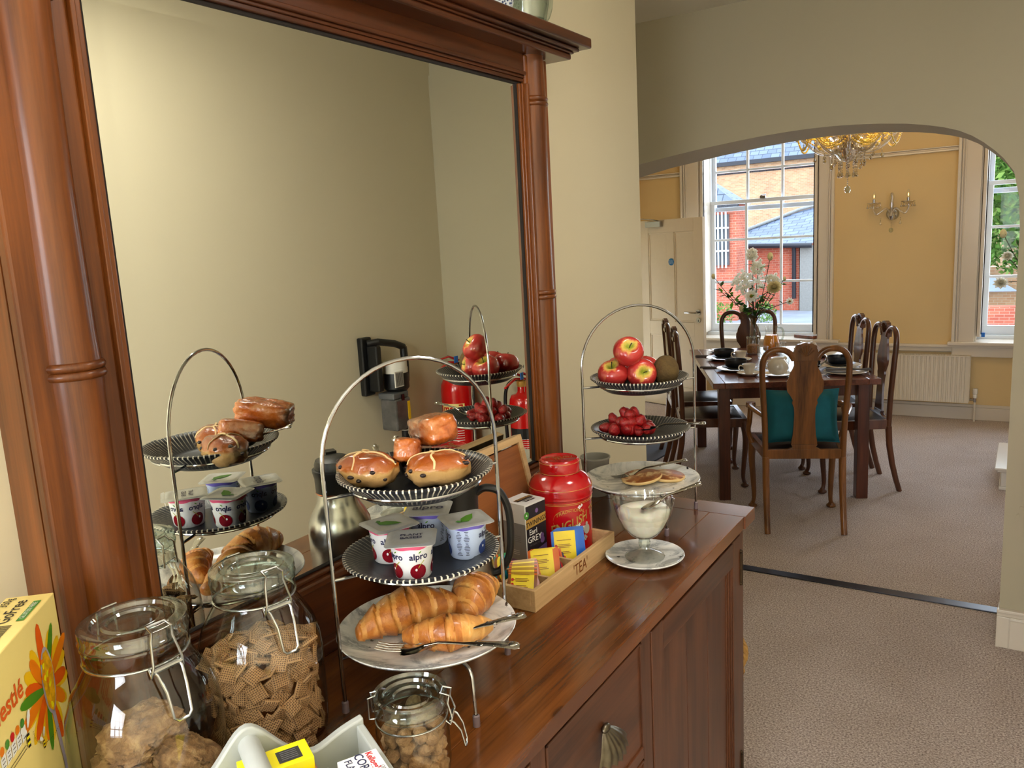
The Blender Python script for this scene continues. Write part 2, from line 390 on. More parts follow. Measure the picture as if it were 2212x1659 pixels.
def slatemat(name):
    m, t, b = base(name)
    v = coords(t, (1, 1, 1)); w = N(t, 'ShaderNodeTexBrick'); w.inputs['Scale'].default_value = 3.0
    w.inputs['Color1'].default_value = srgb(112, 122, 140); w.inputs['Color2'].default_value = srgb(88, 98, 116); w.inputs['Mortar'].default_value = srgb(58, 64, 76)
    w.inputs['Mortar Size'].default_value = 0.03; w.inputs['Brick Width'].default_value = 0.8; w.inputs['Row Height'].default_value = 0.42
    t.links.new(v, w.inputs['Vector']); t.links.new(w.outputs[0], b.inputs['Base Color']); b.inputs['Roughness'].default_value = 0.5; return m
slatemat('slate')
m, t, b = base('tree_leaf')
oi = N(t, 'ShaderNodeNewGeometry'); r = ramp(t, oi.outputs['Random Per Island'], [(0.0, srgb(54, 92, 36)), (0.5, srgb(96, 138, 56)), (1.0, srgb(156, 184, 96))])
t.links.new(r.outputs[0], b.inputs['Base Color']); b.inputs['Roughness'].default_value = 0.6; b.inputs['Specular IOR Level'].default_value = 0.2
# blue and white china
m, t, b = base('blue_china')
v = coords(t); w = N(t, 'ShaderNodeTexVoronoi'); w.inputs['Scale'].default_value = 160; t.links.new(v, w.inputs['Vector'])
r = ramp(t, w.outputs['Distance'], [(0.3, srgb(40, 60, 110)), (0.5, srgb(206, 212, 220))]); t.links.new(r.outputs[0], b.inputs['Base Color']); b.inputs['Roughness'].default_value = 0.15

# petals and leaves let light through
for nm_, f_ in (('petal_white', 0.5), ('petal_cream', 0.45), ('leaf_dark', 0.25), ('leaf_green', 0.3), ('tree_leaf', 0.35)):
    t = MATS[nm_].node_tree; o_ = [n_ for n_ in t.nodes if n_.type == 'OUTPUT_MATERIAL'][0]; pb = t.nodes['Principled BSDF']
    tl = N(t, 'ShaderNodeBsdfTranslucent'); lk = pb.inputs['Base Color'].links
    if lk: t.links.new(lk[0].from_socket, tl.inputs[0])
    mxs = N(t, 'ShaderNodeMixShader'); mxs.inputs[0].default_value = f_
    t.links.new(pb.outputs[0], mxs.inputs[1]); t.links.new(tl.outputs[0], mxs.inputs[2]); t.links.new(mxs.outputs[0], o_.inputs[0])

# ------------------------------------------------------------------ mesh helpers
def T(x=0, y=0, z=0): return Matrix.Translation((x, y, z))
def RZ(a): return Matrix.Rotation(a, 4, 'Z')
def RX(a): return Matrix.Rotation(a, 4, 'X')
def RY(a): return Matrix.Rotation(a, 4, 'Y')
I4 = Matrix.Identity(4)
class MB:
    def __init__(s): s.v = []; s.f = []; s.mi = []; s.mats = []; s.uv = {}
    def m(s, name):
        if name not in s.mats: s.mats.append(name)
        return s.mats.index(name)
    def add(s, verts, faces, mat, M=None):
        o = len(s.v); k = s.m(mat)
        for p in verts:
            p = Vector(p); s.v.append(tuple(M @ p) if M is not None else tuple(p))
        for f in faces: s.f.append([i+o for i in f]); s.mi.append(k)
        return s
    def box(s, c, d, mat, M=None):
        x, y, z = c; a, b, e = d[0]/2, d[1]/2, d[2]/2
        vs = [(x+i*a, y+j*b, z+k*e) for k in (-1, 1) for j in (-1, 1) for i in (-1, 1)]
        return s.add(vs, [(0, 2, 3, 1), (4, 5, 7, 6), (0, 1, 5, 4), (2, 6, 7, 3), (0, 4, 6, 2), (1, 3, 7, 5)], mat, M)
    def bx(s, x0, x1, y0, y1, z0, z1, mat, M=None):
        return s.box(((x0+x1)/2, (y0+y1)/2, (z0+z1)/2), (x1-x0, y1-y0, z1-z0), mat, M)
    def prism(s, poly, z0, z1, mat, M=None, cap=True):
        n = len(poly)
        area2 = sum(poly[i][0]*poly[(i+1) % n][1]-poly[(i+1) % n][0]*poly[i][1] for i in range(n))
        if area2 < 0: poly = poly[::-1]
        vs = [(p[0], p[1], z0) for p in poly]+[(p[0], p[1], z1) for p in poly]
        fs = [(i, (i+1) % n, n+(i+1) % n, n+i) for i in range(n)]
        if cap: fs += [tuple(range(n))[::-1], tuple(range(n, 2*n))]
        return s.add(vs, fs, mat, M)
    def lathe(s, prof, n, mat, M=None, closed=False, fn=None, a0=0.0):
        vs = []; fs = []; L = len(prof)
        for j, (r, z) in enumerate(prof):
            for i in range(n):
                a = a0+2*pi*i/n; rr, zz = (r, z) if fn is None else fn(r, z, a, j)
                vs.append((rr*cos(a), rr*sin(a), zz))
        for j in range(L-1 if not closed else L):
            k = (j+1) % L
            if prof[j][0] < 1e-7 and prof[k][0] < 1e-7: continue
            for i in range(n):
                i2 = (i+1) % n
                fs.append((j*n+i, j*n+i2, k*n+i2, k*n+i))
        return s.add(vs, fs, mat, M)
    def tube(s, pts, r, mat, n=8, closed=False, M=None, flat=1.0, cap=True, up=None):
        pts = [Vector(p) for p in pts]; L = len(pts)
        rs = r if isinstance(r, (list, tuple)) else [r]*L
        vs = []; fs = []; prev = None
        for i in range(L):
            if closed: t = pts[(i+1) % L]-pts[i-1]
            else: t = pts[min(i+1, L-1)]-pts[max(i-1, 0)]
            t.normalize()
            if prev is None:
                u = Vector(up) if up else (Vector((0, 0, 1)) if abs(t.z) < 0.9 else Vector((1, 0, 0)))
                a = t.cross(u).normalized()
            else:
                a = (prev - t*prev.dot(t)).normalized()
            prev = a; b = t.cross(a)
            for k in range(n):
                q = 2*pi*k/n
                vs.append(pts[i]+a*cos(q)*rs[i]+b*sin(q)*rs[i]*flat)
        for i in range(L if closed else L-1):
            j = (i+1) % L
            for k in range(n):
                k2 = (k+1) % n
                fs.append((i*n+k, j*n+k, j*n+k2, i*n+k2))
        if cap and not closed:
            fs += [tuple(range(n)), tuple(range((L-1)*n, L*n))[::-1]]
        return s.add(vs, fs, mat, M)
    def ell(s, c, rad, mat, nu=16, nv=10, fn=None, M=None):
        vs = []; fs = []
        for j in range(nv+1):
            th = pi*j/nv
            for i in range(nu):
                a = 2*pi*i/nu; d = Vector((sin(th)*cos(a), sin(th)*sin(a), -cos(th)))
                k = fn(d) if fn else 1.0
                vs.append((c[0]+d.x*rad[0]*k, c[1]+d.y*rad[1]*k, c[2]+d.z*rad[2]*k))
        for j in range(nv):
            for i in range(nu):
                i2 = (i+1) % nu
                fs.append((j*nu+i, j*nu+i2, (j+1)*nu+i2, (j+1)*nu+i))
        return s.add(vs, fs, mat, M)
    def disc(s, poly, mat, M=None):
        return s.add([(p[0], p[1], 0) for p in poly], [tuple(range(len(poly)))], mat, M)
    def text(s, string, size, mat, fn, bold=0.0, align='CENTER', sub=False):
        vs, fs = text_geo(string, size, bold, align)
        return s.add([fn(x, y) for x, y in vs], fs, mat)
    def build(s, name, parent=None, loc=None, smooth=35, bevel=0, bseg=2, weld=False):
        me = bpy.data.meshes.new(name); me.from_pydata(s.v, [], s.f)
        for k in s.mats: me.materials.append(MATS[k])
        me.polygons.foreach_set('material_index', s.mi)
        if weld:
            bm = bmesh.new(); bm.from_mesh(me); bmesh.ops.remove_doubles(bm, verts=bm.verts, dist=1e-6); bm.to_mesh(me); bm.free()
        if smooth:
            me.polygons.foreach_set('use_smooth', [True]*len(me.polygons))
            try: me.set_sharp_from_angle(angle=radians(smooth))
            except Exception: pass
        me.update()
        o = bpy.data.objects.new(name, me); COL.objects.link(o)
        if loc is not None: o.location = loc
        if parent is not None: o.parent = parent
        if bevel:
            md = o.modifiers.new('bevel', 'BEVEL'); md.width = bevel; md.segments = bseg; md.limit_method = 'ANGLE'; md.angle_limit = radians(40)
            md.harden_normals = False
        return o
_TG = {}
def text_geo(string, size, bold=0.0, align='CENTER'):
    key = (string, bold, align)
    if key not in _TG:
        cu = bpy.data.curves.new('txt', 'FONT'); cu.body = string; cu.size = 1.0; cu.align_x = align; cu.align_y = 'CENTER'
        cu.offset = bold; cu.resolution_u = 3
        ob = bpy.data.objects.new('txt', cu)
        me = bpy.data.meshes.new_from_object(ob)
        _TG[key] = ([(v.co.x, v.co.y) for v in me.vertices], [tuple(p.vertices) for p in me.polygons])
        bpy.data.objects.remove(ob); bpy.data.meshes.remove(me); bpy.data.curves.remove(cu)
    vs, fs = _TG[key]
    return [(x*size, y*size) for x, y in vs], fs
def plane_map(M, dz=0.0):
    return lambda x, y: tuple(M @ Vector((x, y, dz)))
def frame(o, x, y):
    """matrix with columns x (right), y (up), normal = x cross y"""
    x = Vector(x).normalized(); y = Vector(y); y = (y-x*y.dot(x)).normalized(); z = x.cross(y)
    m = Matrix.Identity(4)
    for i in range(3): m[i][0] = x[i]; m[i][1] = y[i]; m[i][2] = z[i]; m[i][3] = o[i]
    return m
def thing(name, label, cat, loc=(0, 0, 0), rz=0.0, group=None):
    o = bpy.data.objects.new(name, None); COL.objects.link(o)
    o.location = loc; o.rotation_euler = (0, 0, rz); o['label'] = label; o['category'] = cat
    if group: o['group'] = group
    return o
def tag(o, label, cat, group=None, kind=None):
    if label: o['label'] = label
    if cat: o['category'] = cat
    if group: o['group'] = group
    if kind: o['kind'] = kind
    return o
def struct(o): o['kind'] = 'structure'; return o
def dup(root, loc=None, rz=None, label=None, group=None):
    r = root.copy(); COL.objects.link(r)
    if loc is not None: r.location = loc
    if rz is not None: r.rotation_euler = (0, 0, rz)
    if label: r['label'] = label
    if group: r['group'] = group
    for ch in list(root.children):
        c = ch.copy(); COL.objects.link(c); c.parent = r
        for g in list(ch.children):
            d = g.copy(); COL.objects.link(d); d.parent = c
    return r
def arc(c, r, a0, a1, n, z=0.0):
    return [(c[0]+r*cos(a0+(a1-a0)*i/n), c[1]+r*sin(a0+(a1-a0)*i/n)) for i in range(n+1)]
def catmull(pts, n=6):
    P = [Vector(p) for p in pts]; out = []
    for i in range(len(P)-1):
        p0 = P[max(i-1, 0)]; p1 = P[i]; p2 = P[i+1]; p3 = P[min(i+2, len(P)-1)]
        for k in range(n):
            t = k/n
            out.append(0.5*((2*p1)+(-p0+p2)*t+(2*p0-5*p1+4*p2-p3)*t*t+(-p0+3*p1-3*p2+p3)*t**3))
    out.append(P[-1]); return out
HC = 0.988
# ================================================================== THE SETTING
XW = 1.66; YP = 3.463; YQ = 3.84; YF = 7.588; ZC = 2.577
# floors
b = MB(); b.bx(-2.6, 2.4, -2.4, YF+0.35, -0.06, 0.0, 'carpet'); struct(b.build('floor', smooth=0))
b = MB(); b.bx(-1.6, XW, 3.755, 3.812, 0.0, 0.006, 'strip_dark'); struct(b.build('trim_1', smooth=0, bevel=0.002))
# near room walls
b = MB(); b.bx(-0.26, -0.07, -2.4, 2.47, 0, ZC, 'wall_cream'); b.bx(-1.95, -0.26, 2.30, 2.47, 0, ZC, 'wall_cream'); struct(b.build('wall_left', smooth=0, bevel=0.004))
b = MB(); b.bx(XW, XW+0.15, -2.4, YP, 0, ZC, 'wall_cream'); struct(b.build('wall_right', smooth=0))
b = MB()
b.bx(-0.07, 0.5, -2.4, -2.2, 0, ZC, 'wall_cream'); b.bx(1.46, XW, -2.4, -2.2, 0, ZC, 'wall_cream')
b.bx(0.5, 1.46, -2.4, -2.2, 0, 0.95, 'wall_cream'); b.bx(0.5, 1.46, -2.4, -2.2, 2.28, ZC, 'wall_cream')
struct(b.build('wall_back', smooth=0))
b = MB(); b.bx(-1.95, -1.85, 2.47, YP, 0, ZC, 'wall_cream'); struct(b.build('wall_side', smooth=0))
b = MB(); b.bx(-1.95, XW+0.15, -2.4, YP, ZC, ZC+0.1, 'ceiling_paint'); struct(b.build('ceiling', smooth=0))
# the near room's window, behind the camera
b = MB()
for x in (0.5, 0.82, 1.14, 1.42): b.bx(x, x+0.04, -2.24, -2.2, 0.95, 2.28, 'sash_white')
for z in (0.95, 1.39, 1.83, 2.24): b.bx(0.5, 1.46, -2.24, -2.2, z, z+0.04, 'sash_white')
struct(b.build('window_3', smooth=0))
b = MB()
for y in (-0.99, -0.72, -0.28, -0.04): b.bx(-0.066, -0.03, y, y+0.03, 0.92, 2.28, 'sash_white')
for z in (0.92, 1.36, 1.80, 2.25): b.bx(-0.066, -0.03, -0.99, -0.01, z, z+0.03, 'sash_white')
struct(b.build('window_4', smooth=0))
# arch wall: outline with a basket-handle opening
arch = [(0.965, 0.0), (0.965, 1.62), (0.958, 1.727), (0.938, 1.818), (0.905, 1.866), (0.877, 1.896), (0.84, 1.929), (0.803, 1.956), (0.76, 1.979), (0.712, 1.996), (0.65, 2.012), (0.588, 2.024), (0.492, 2.036), (0.41, 2.043), (0.324, 2.047), (0.235, 2.048), (0.146, 2.046), (0.05, 2.041), (-0.042, 2.034), (-0.243, 2.014), (-0.498, 1.981), (-0.72, 1.94), (-0.95, 1.88), (-1.12, 1.80), (-1.22, 1.70), (-1.25, 1.60), (-1.25, 0.0)]
outl = [(XW, 0), (XW, 2.95), (-2.4, 2.95), (-2.4, 0)]
b = MB()
Mx = Matrix(((1, 0, 0, 0), (0, 0, -1, 0), (0, 1, 0, 0), (0, 0, 0, 1)))   # local (x,y,z)->(x,-z,y)
# front and back faces as strips between the arch edge and the wall top, then the soffit
A = arch
n = len(A)
top = [(p[0], 2.95) for p in A]
vs = []; fs = []
for y in (YP, YQ):
    o = len(vs)
    for p in A: vs.append((p[0], y, p[1]))
    for p in top: vs.append((p[0], y, p[1]))
    for i in range(n-1):
        if abs(A[i][0]-A[i+1][0]) > 1e-6: fs.append((o+i, o+i+1, o+n+i+1, o+n+i) if y == YP else (o+i, o+n+i, o+n+i+1, o+i+1))
    o2 = len(vs)
    vs += [(XW, y, 0), (0.965, y, 0), (0.965, y, 1.62), (0.965, y, 2.95), (XW, y, 2.95)]
    fs.append((o2, o2+1, o2+2, o2+3, o2+4))
    o3 = len(vs)
    vs += [(-2.4, y, 0), (-1.25, y, 0), (-1.25, y, 2.95), (-2.4, y, 2.95)]
    fs.append((o3, o3+1, o3+2, o3+3))
    if y == YP: offs = o
offq = len(vs)//2
for i in range(n-1):
    fs.append((i, i+1, offq+i+1, offq+i))
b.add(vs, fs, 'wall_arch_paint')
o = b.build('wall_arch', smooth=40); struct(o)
# chipped plaster on the pier, low right
b = MB()
for (x, z, w, h) in ((1.045, 0.62, 0.05, 0.035), (1.075, 0.60, 0.03, 0.05), (1.02, 0.57, 0.02, 0.02), (1.01, 0.535, 0.015, 0.03), (1.09, 0.645, 0.03, 0.02)):
    pts = [(x+w*0.5*cos(k*2*pi/9)*random.uniform(0.6, 1.1), z+h*0.5*sin(k*2*pi/9)*random.uniform(0.6, 1.1)) for k in range(9)]
    b.prism(pts, -YP-0.0006+0.0, -YP+0.004, 'wall_arch_paint', Matrix(((1, 0, 0, 0), (0, 0, 1, 0), (0, 1, 0, 0), (0, 0, 0, 1))) @ Matrix.Scale(-1, 4, (0, 0, 1)))
struct(b.build('trim_2', smooth=30))
# pier skirting with panel moulding
b = MB()
def skirt(b, x0, x1, y, h, d=0.018, mat='white_gloss', sgn=-1):
    b.bx(x0, x1, y, y+sgn*d, 0, h-0.03, mat); b.bx(x0, x1, y, y+sgn*d*0.7, h-0.03, h-0.012, mat); b.bx(x0, x1, y, y+sgn*d*1.25, h-0.012, h, mat)
skirt(b, 0.958, XW, YP, 0.158)
b.bx(0.961, 0.966, YP, YP+0.05, 0, 0.158, 'white_gloss')
b.bx(1.0, 1.004, YP-0.023, YP-0.016, 0.0, 0.13, 'white_gloss'); b.bx(1.0, XW, YP-0.023, YP-0.016, 0.118, 0.126, 'white_gloss')
struct(b.build('baseboard_arch', smooth=0, bevel=0.003))
b = MB(); b.bx(XW-0.018, XW, -2.2, YP, 0, 0.15, 'white_gloss'); struct(b.build('baseboard_right', smooth=0, bevel=0.004))
b = MB(); b.bx(-0.07, -0.052, -2.2, 2.47, 0, 0.15, 'white_gloss'); b.bx(-0.26, -0.052, 2.47, 2.488, 0, 0.15, 'white_gloss'); struct(b.build('baseboard_left', smooth=0, bevel=0.004))
# grey mat lying in the hall recess, seen past the pier
b = MB(); b.prism([(-2.05, 5.10), (-1.31, 5.10), (-1.275, 5.64), (-1.40, 6.3), (-2.05, 6.3)], 0.0, 0.012, 'slate_mat')
tag(b.build('floor_mat', smooth=0), 'flat blue-grey mat on the carpet behind the left chairs, a wedge past the wall end', 'mat')

# ---------------------------------------------------------------- dining room
WX0, WX1 = -1.683, -0.585; VX0, VX1 = 0.646, 1.744; ZS, ZT = 0.66, 2.72
XL, XR = -2.36, 1.98
b = MB()
for (x0, x1) in ((XL, WX0), (WX1, VX0), (VX1, XR)):
    b.bx(x0, x1, YF, YF+0.42, 0, 2.95, 'wall_yellow')
for (x0, x1) in ((WX0, WX1), (VX0, VX1)):
    b.bx(x0, x1, YF, YF+0.42, 0, ZS, 'wall_yellow'); b.bx(x0, x1, YF, YF+0.42, ZT, 2.95, 'wall_yellow')
struct(b.build('wall_far', smooth=0))
b = MB(); b.bx(XL-0.15, XL, YQ, 6.62, 0, 2.95, 'wall_yellow'); b.bx(XL-0.15, XL, 7.42, YF+0.3, 0, 2.95, 'wall_yellow'); b.bx(XL-0.15, XL, 6.62, 7.42, 1.83, 2.95, 'wall_yellow')
b.bx(XL-1.3, XL-1.2, 6.2, 7.9, 0, 2.6, 'wall_cream'); b.bx(XL-1.2, XL-.15, 7.42, 7.5, 0, 2.6, 'wall_cream'); b.bx(XL-1.2, XL-.15, 6.54, 6.62, 0, 2.6, 'wall_cream')
struct(b.build('wall_dining_left', smooth=0))
b = MB(); b.bx(XR, XR+0.15, YQ, YF+0.3, 0, 2.95, 'wall_yellow')
struct(b.build('wall_dining_right', smooth=0))
b = MB(); b.bx(XL-0.15, XR+0.15, YP+0.05, YF+0.42, 2.95, 3.05, 'ceiling_paint'); struct(b.build('ceiling_dining', smooth=0))
b = MB()
for (x0, x1) in ((XL, WX0-0.17), (WX1+0.128, VX0-0.164)):
    b.bx(x0, x1, YF-0.035, YF, 2.206, 2.222, 'white_gloss'); b.bx(x0, x1, YF-0.022, YF, 2.222, 2.236, 'white_gloss'); b.bx(x0, x1, YF-0.045, YF, 2.236, 2.245, 'white_gloss')
struct(b.build('trim_picture_rail', smooth=0, bevel=0.004))
b = MB()
b.bx(XL, XR, YF-0.03, YF, 0.575, 0.612, 'white_gloss'); b.bx(XL, XR, YF-0.048, YF, 0.612, 0.634, 'white_gloss'); b.bx(XL, XR, YF-0.012, YF, 0.567, 0.575, 'white_gloss')
struct(b.build('trim_dado_rail', smooth=0, bevel=0.005))
b = MB(); b.bx(XL, XR, YF-0.02, YF, 0, 0.105, 'white_gloss'); b.bx(XL, XR, YF-0.012, YF, 0.105, 0.13, 'white_gloss')
b.bx(XR-0.02, XR, YQ, YF, 0, 0.13, 'white_gloss'); b.bx(XL, XL+0.02, YQ, 6.6, 0, 0.13, 'white_gloss')
struct(b.build('baseboard_far', smooth=0, bevel=0.005))

def sash_window(idx, x0, x1, zsplit):
    y = 7.808
    fr = MB()
    fr.bx(x0, x0+0.045, y-0.03, y+0.10, ZS, ZT, 'sash_white'); fr.bx(x1-0.045, x1, y-0.03, y+0.10, ZS, ZT, 'sash_white')
    fr.bx(x0, x1, y-0.03, y+0.10, ZT-0.045, ZT, 'sash_white'); fr.bx(x0-0.02, x1+0.02, y-0.06, y+0.16, ZS-0.01, ZS+0.035, 'sash_white')
    # reveals: painted boards with the folded shutter leaves
    fr.bx(x0-0.002, x0+0.012, YF, y, ZS, ZT, 'white_gloss'); fr.bx(x1-0.012, x1+0.002, YF, y, ZS, ZT, 'white_gloss')
    w = fr.build('window_%d' % idx, smooth=0, bevel=0.004); struct(w)
    a, c = x0+0.06, x1-0.06
    bw = (c-a)/3
    for nm, ya, z0, z1, rows in (('lower_sash', y, ZS+0.035, 1.955, 3), ('upper_sash', y+0.045, 1.855, ZT-0.02, 2)):
        s = MB()
        zb = z0+(0.075 if nm == 'lower_sash' else 0.04); zt = z1-0.035
        s.bx(a-0.02, a+0.02, ya-0.018, ya+0.018, z0, z1, 'sash_white'); s.bx(c-0.02, c+0.02, ya-0.018, ya+0.018, z0, z1, 'sash_white')
        s.bx(a-0.02, c+0.02, ya-0.02, ya+0.02, z0, zb, 'sash_white'); s.bx(a-0.02, c+0.02, ya-0.02, ya+0.02, zt, z1, 'sash_white')
        s.build(nm, w, smooth=0, bevel=0.003)
        rowh = 0.406 if nm == 'lower_sash' else 0.335
        for k in (1, 2):
            g = MB(); g.bx(a+bw*k-0.011, a+bw*k+0.011, ya-0.014, ya+0.014, zb, zt, 'sash_white'); g.build('glazing_bar', w, smooth=0, bevel=0.003)
        zz = []
        for k in range(1, rows):
            z = zb+rowh*k; zz.append(z)
            g = MB(); g.bx(a, c, ya-0.013, ya+0.013, z-0.011, z+0.011, 'sash_white'); g.build('glazing_bar', w, smooth=0, bevel=0.003)
        ed = [zb]+zz+[zt]
        for i in range(3):
            for j in range(rows):
                g = MB(); g.bx(a+bw*i+0.006, a+bw*(i+1)-0.006, ya-0.0015, ya+0.0015, ed[j]+0.004, ed[j+1]-0.004, 'glass_pane'); g.build('pane', w, smooth=0)
    h = MB(); h.box(((a+c)/2, y-0.03, 1.965), (0.05, 0.03, 0.02), 'chrome'); h.tube([((a+c)/2-0.02, y-0.035, 1.98), ((a+c)/2+0.03, y-0.035, 1.985)], 0.005, 'chrome'); h.build('sash_catch', w)
    return w
sash_window(1, WX0, WX1, 1.95)
sash_window(2, VX0, VX1, 1.95)
# architraves, folded shutters, sill boards
def architrave(idx, xa, xb, inner):
    s = MB(); d = 0.035
    s.bx(xa, xb, YF-d, YF, 0.634, 2.92, 'white_gloss')
    outer = xa if inner > xa+0.05 else xb
    sg = 1 if inner > outer else -1
    for k, (o0, o1, dd) in enumerate(((0.0, 0.022, 0.06), (0.03, 0.040, 0.052), (0.048, 0.058, 0.046))):
        s.bx(outer+sg*o0, outer+sg*o1, YF-dd, YF-d, 0.634, 2.92, 'white_gloss')
    struct(s.build('trim_architrave', smooth=0, bevel=0.004))
architrave(1, -1.853, WX0, WX0); architrave(2, WX1, -0.457, WX1); architrave(3, 0.482, VX0, VX0); architrave(4, VX1, VX1+0.16, VX1)
for k, (x, sg) in enumerate(((WX0, 1), (WX1, -1), (VX0, 1), (VX1, -1))):
    s = MB()
    s.bx(x+sg*0.016, x+sg*0.040, YF-0.02, YF+0.19, 0.70, 2.70, 'white_gloss')
    o = s.build('shutter', smooth=0, bevel=0.003)
    lb = ['left folded white shutter of the window behind the flowers', 'right folded white shutter of the window behind the flowers', 'white folded shutter with dark gap beside the window of green trees', 'far folded shutter of the window hidden by the arch pier'][k]
    tag(o, lb, 'shutter')
    g = MB(); g.bx(x+sg*0.043, x+sg*0.050, YF-0.012, YF-0.004, 0.72, 2.68, 'gap_dark'); g.build('hinge_gap', o, smooth=0)
    if k == 2:
        g = MB(); g.bx(x+0.05, x+0.075, YF-0.022, YF-0.005, 0.70, 0.735, 'blue_tape'); g.build('tape', o, smooth=0)['label'] = 'scrap of blue masking tape at the foot'
for (x0, x1) in ((WX0, WX1), (VX0, VX1)):
    s = MB(); s.bx(x0-0.19, x1+0.19, YF-0.09, YF+0.22, 0.634, 0.662, 'white_gloss'); s.bx(x0-0.16, x1+0.16, YF-0.045, YF, 0.535, 0.634, 'white_gloss')
    struct(s.build('trim_window_sill', smooth=0, bevel=0.008, bseg=3))
# small books / brown box on the sill
s = MB(); s.box((0, 0, 0.014), (0.22, 0.05, 0.028), 'wood_table', RZ(-0.5) @ RY(0.0)); o = s.build('wooden_wedge', loc=(-0.70, 7.60, 0.663), smooth=0, bevel=0.002); tag(o, 'small brown wooden block on the window sill by the right shutter', 'block')

# ---------------------------------------------------------------- door (open, in the far left corner)
d0 = Vector((-2.235, 7.47, 0)); d1 = Vector((-1.51, 7.206, 0)); dl = (d1-d0).length; ang = atan2(d1.y-d0.y, d1.x-d0.x)
dr = bpy.data.objects.new('door_1', None); COL.objects.link(dr); dr.location = (d0.x, d0.y, 0.008); dr.rotation_euler = (0, 0, ang); dr['kind'] = 'structure'
s = MB(); H = 1.80; th = 0.038
st = 0.105
zs = [(0.0, 0.20), (0.70, 0.83), (1.68, 1.80)]
s.bx(0, st, -th/2, th/2, 0, H, 'door_white'); s.bx(dl-st, dl, -th/2, th/2, 0, H, 'door_white')
for z0, z1 in zs: s.bx(st, dl-st, -th/2, th/2, z0, z1, 'door_white')
s.bx(dl/2-0.045, dl/2+0.045, -th/2, th/2, 0.20, 0.70, 'door_white'); s.bx(dl/2-0.045, dl/2+0.045, -th/2, th/2, 0.83, 1.68, 'door_white')
s.build('leaf', dr, smooth=0, bevel=0.002)
for (x0, x1) in ((st, dl/2-0.045), (dl/2+0.045, dl-st)):
    for z0, z1 in ((0.20, 0.70), (0.83, 1.68)):
        p = MB(); p.bx(x0, x1, -0.008, 0.008, z0, z1, 'door_white')
        for (a0, a1, c0, c1) in ((x0, x1, z0, z0+0.014), (x0, x1, z1-0.014, z1), (x0, x0+0.014, z0, z1), (x1-0.014, x1, z0, z1)): p.bx(a0, a1, -0.014, 0.014, c0, c1, 'door_white')
        p.build('panel', dr, smooth=0, bevel=0.003)
h = MB(); hx = dl-0.055
h.lathe([(0, 0), (0.026, 0), (0.026, 0.008), (0, 0.008)], 20, 'chrome', T(hx, -th/2, 0.93) @ RX(pi/2))
h.tube([(hx, -th/2-0.005, 0.93), (hx, -th/2-0.05, 0.93), (hx-0.015, -th/2-0.055, 0.93), (hx-0.12, -th/2-0.055, 0.93)], 0.0085, 'chrome')
h.build('door_handle', dr)
h = MB(); h.lathe([(0, 0), (0.024, 0), (0.024, 0.007), (0, 0.007)], 20, 'chrome', T(hx, -th/2, 0.855) @ RX(pi/2)); h.box((hx, -th/2-0.008, 0.853), (0.004, 0.003, 0.02), 'black_ink'); h.build('keyhole_plate', dr)
h = MB(); h.lathe([(0, 0), (0.034, 0), (0.034, 0.002), (0, 0.002)], 24, 'blue_sign', T(dl/2+0.01, -th/2, 1.40) @ RX(pi/2))
fr = frame((dl/2+0.01, -th/2-0.003, 1.40), (1, 0, 0), (0, 0, 1))
h.text('Fire door', 0.014, 'white_ink', lambda x, y: tuple(fr @ Vector((x, y+0.009, 0)))); h.text('keep shut', 0.014, 'white_ink', lambda x, y: tuple(fr @ Vector((x, y-0.009, 0))))
h.build('round_sign', dr)
h = MB(); h.box((0.20, -th/2-0.02, 1.76), (0.19, 0.04, 0.05), 'chrome'); h.tube([(0.26, -0.04, 1.79), (0.31, -0.16, 1.80), (0.13, -0.20, 1.82)], 0.008, 'chrome', flat=0.6); h.build('door_closer', dr)

# ---------------------------------------------------------------- radiator
rd = thing('radiator', 'white ribbed panel radiator under the dado rail', 'radiator', (0.165, YF-0.081, 0.0))
s = MB(); x0, x1 = -0.464, 0.464; z0, z1 = 0.160, 0.545
nf = 27; prof = []
step = (x1-x0-0.04)/nf
vs = []; fs = []
for k in range(nf):
    xa = x0+0.02+step*k
    for (dx, dy) in ((0.0, -0.012), (step*0.5, -0.012), (step*0.62, 0.0), (step*0.88, 0.0)): vs.append((xa+dx, dy))
vs = [(x0, -0.012)]+vs+[(x1, -0.012)]
L = len(vs); ver = [(x, y-0.03, z0+0.035) for x, y in vs]+[(x, y-0.03, z1-0.03) for x, y in vs]
ver += [(x, -0.042, z0) for x, y in vs]+[(x, -0.042, z1) for x, y in vs]
for i in range(L-1): fs += [(i, i+1, L+i+1, L+i), (2*L+i, 2*L+i+1, i+1, i), (L+i, L+i+1, 3*L+i+1, 3*L+i)]
s.add(ver, fs, 'radiator_white')
s.bx(x0, x1, -0.012, 0.03, z0+0.01, z1-0.01, 'radiator_white')
s.build('front_panel', rd, smooth=25)
g = MB()
g.bx(x0-0.004, x1+0.004, -0.045, -0.035, z1, z1+0.008, 'radiator_white'); g.bx(x0-0.004, x1+0.004, 0.028, 0.036, z1, z1+0.008, 'radiator_white')
for k in range(44): x = x0+(x1-x0)*(k+0.5)/44; g.bx(x-0.006, x+0.006, -0.038, 0.032, z1+0.002, z1+0.006, 'radiator_white')
g.build('top_grille', rd, smooth=0)
g = MB(); g.bx(x0-0.005, x0, -0.045, 0.036, z0+0.01, z1+0.008, 'radiator_white'); g.bx(x1, x1+0.005, -0.045, 0.036, z0+0.01, z1+0.008, 'radiator_white'); g.build('side_cover', rd, smooth=0)
g = MB(); vx = x1+0.045
g.tube([(x1, 0, 0.185), (vx, 0, 0.185)], 0.009, 'chrome'); g.lathe([(0.011, 0.165), (0.011, 0.20)], 14, 'chrome', T(vx, 0, 0)); g.build('valve', rd)
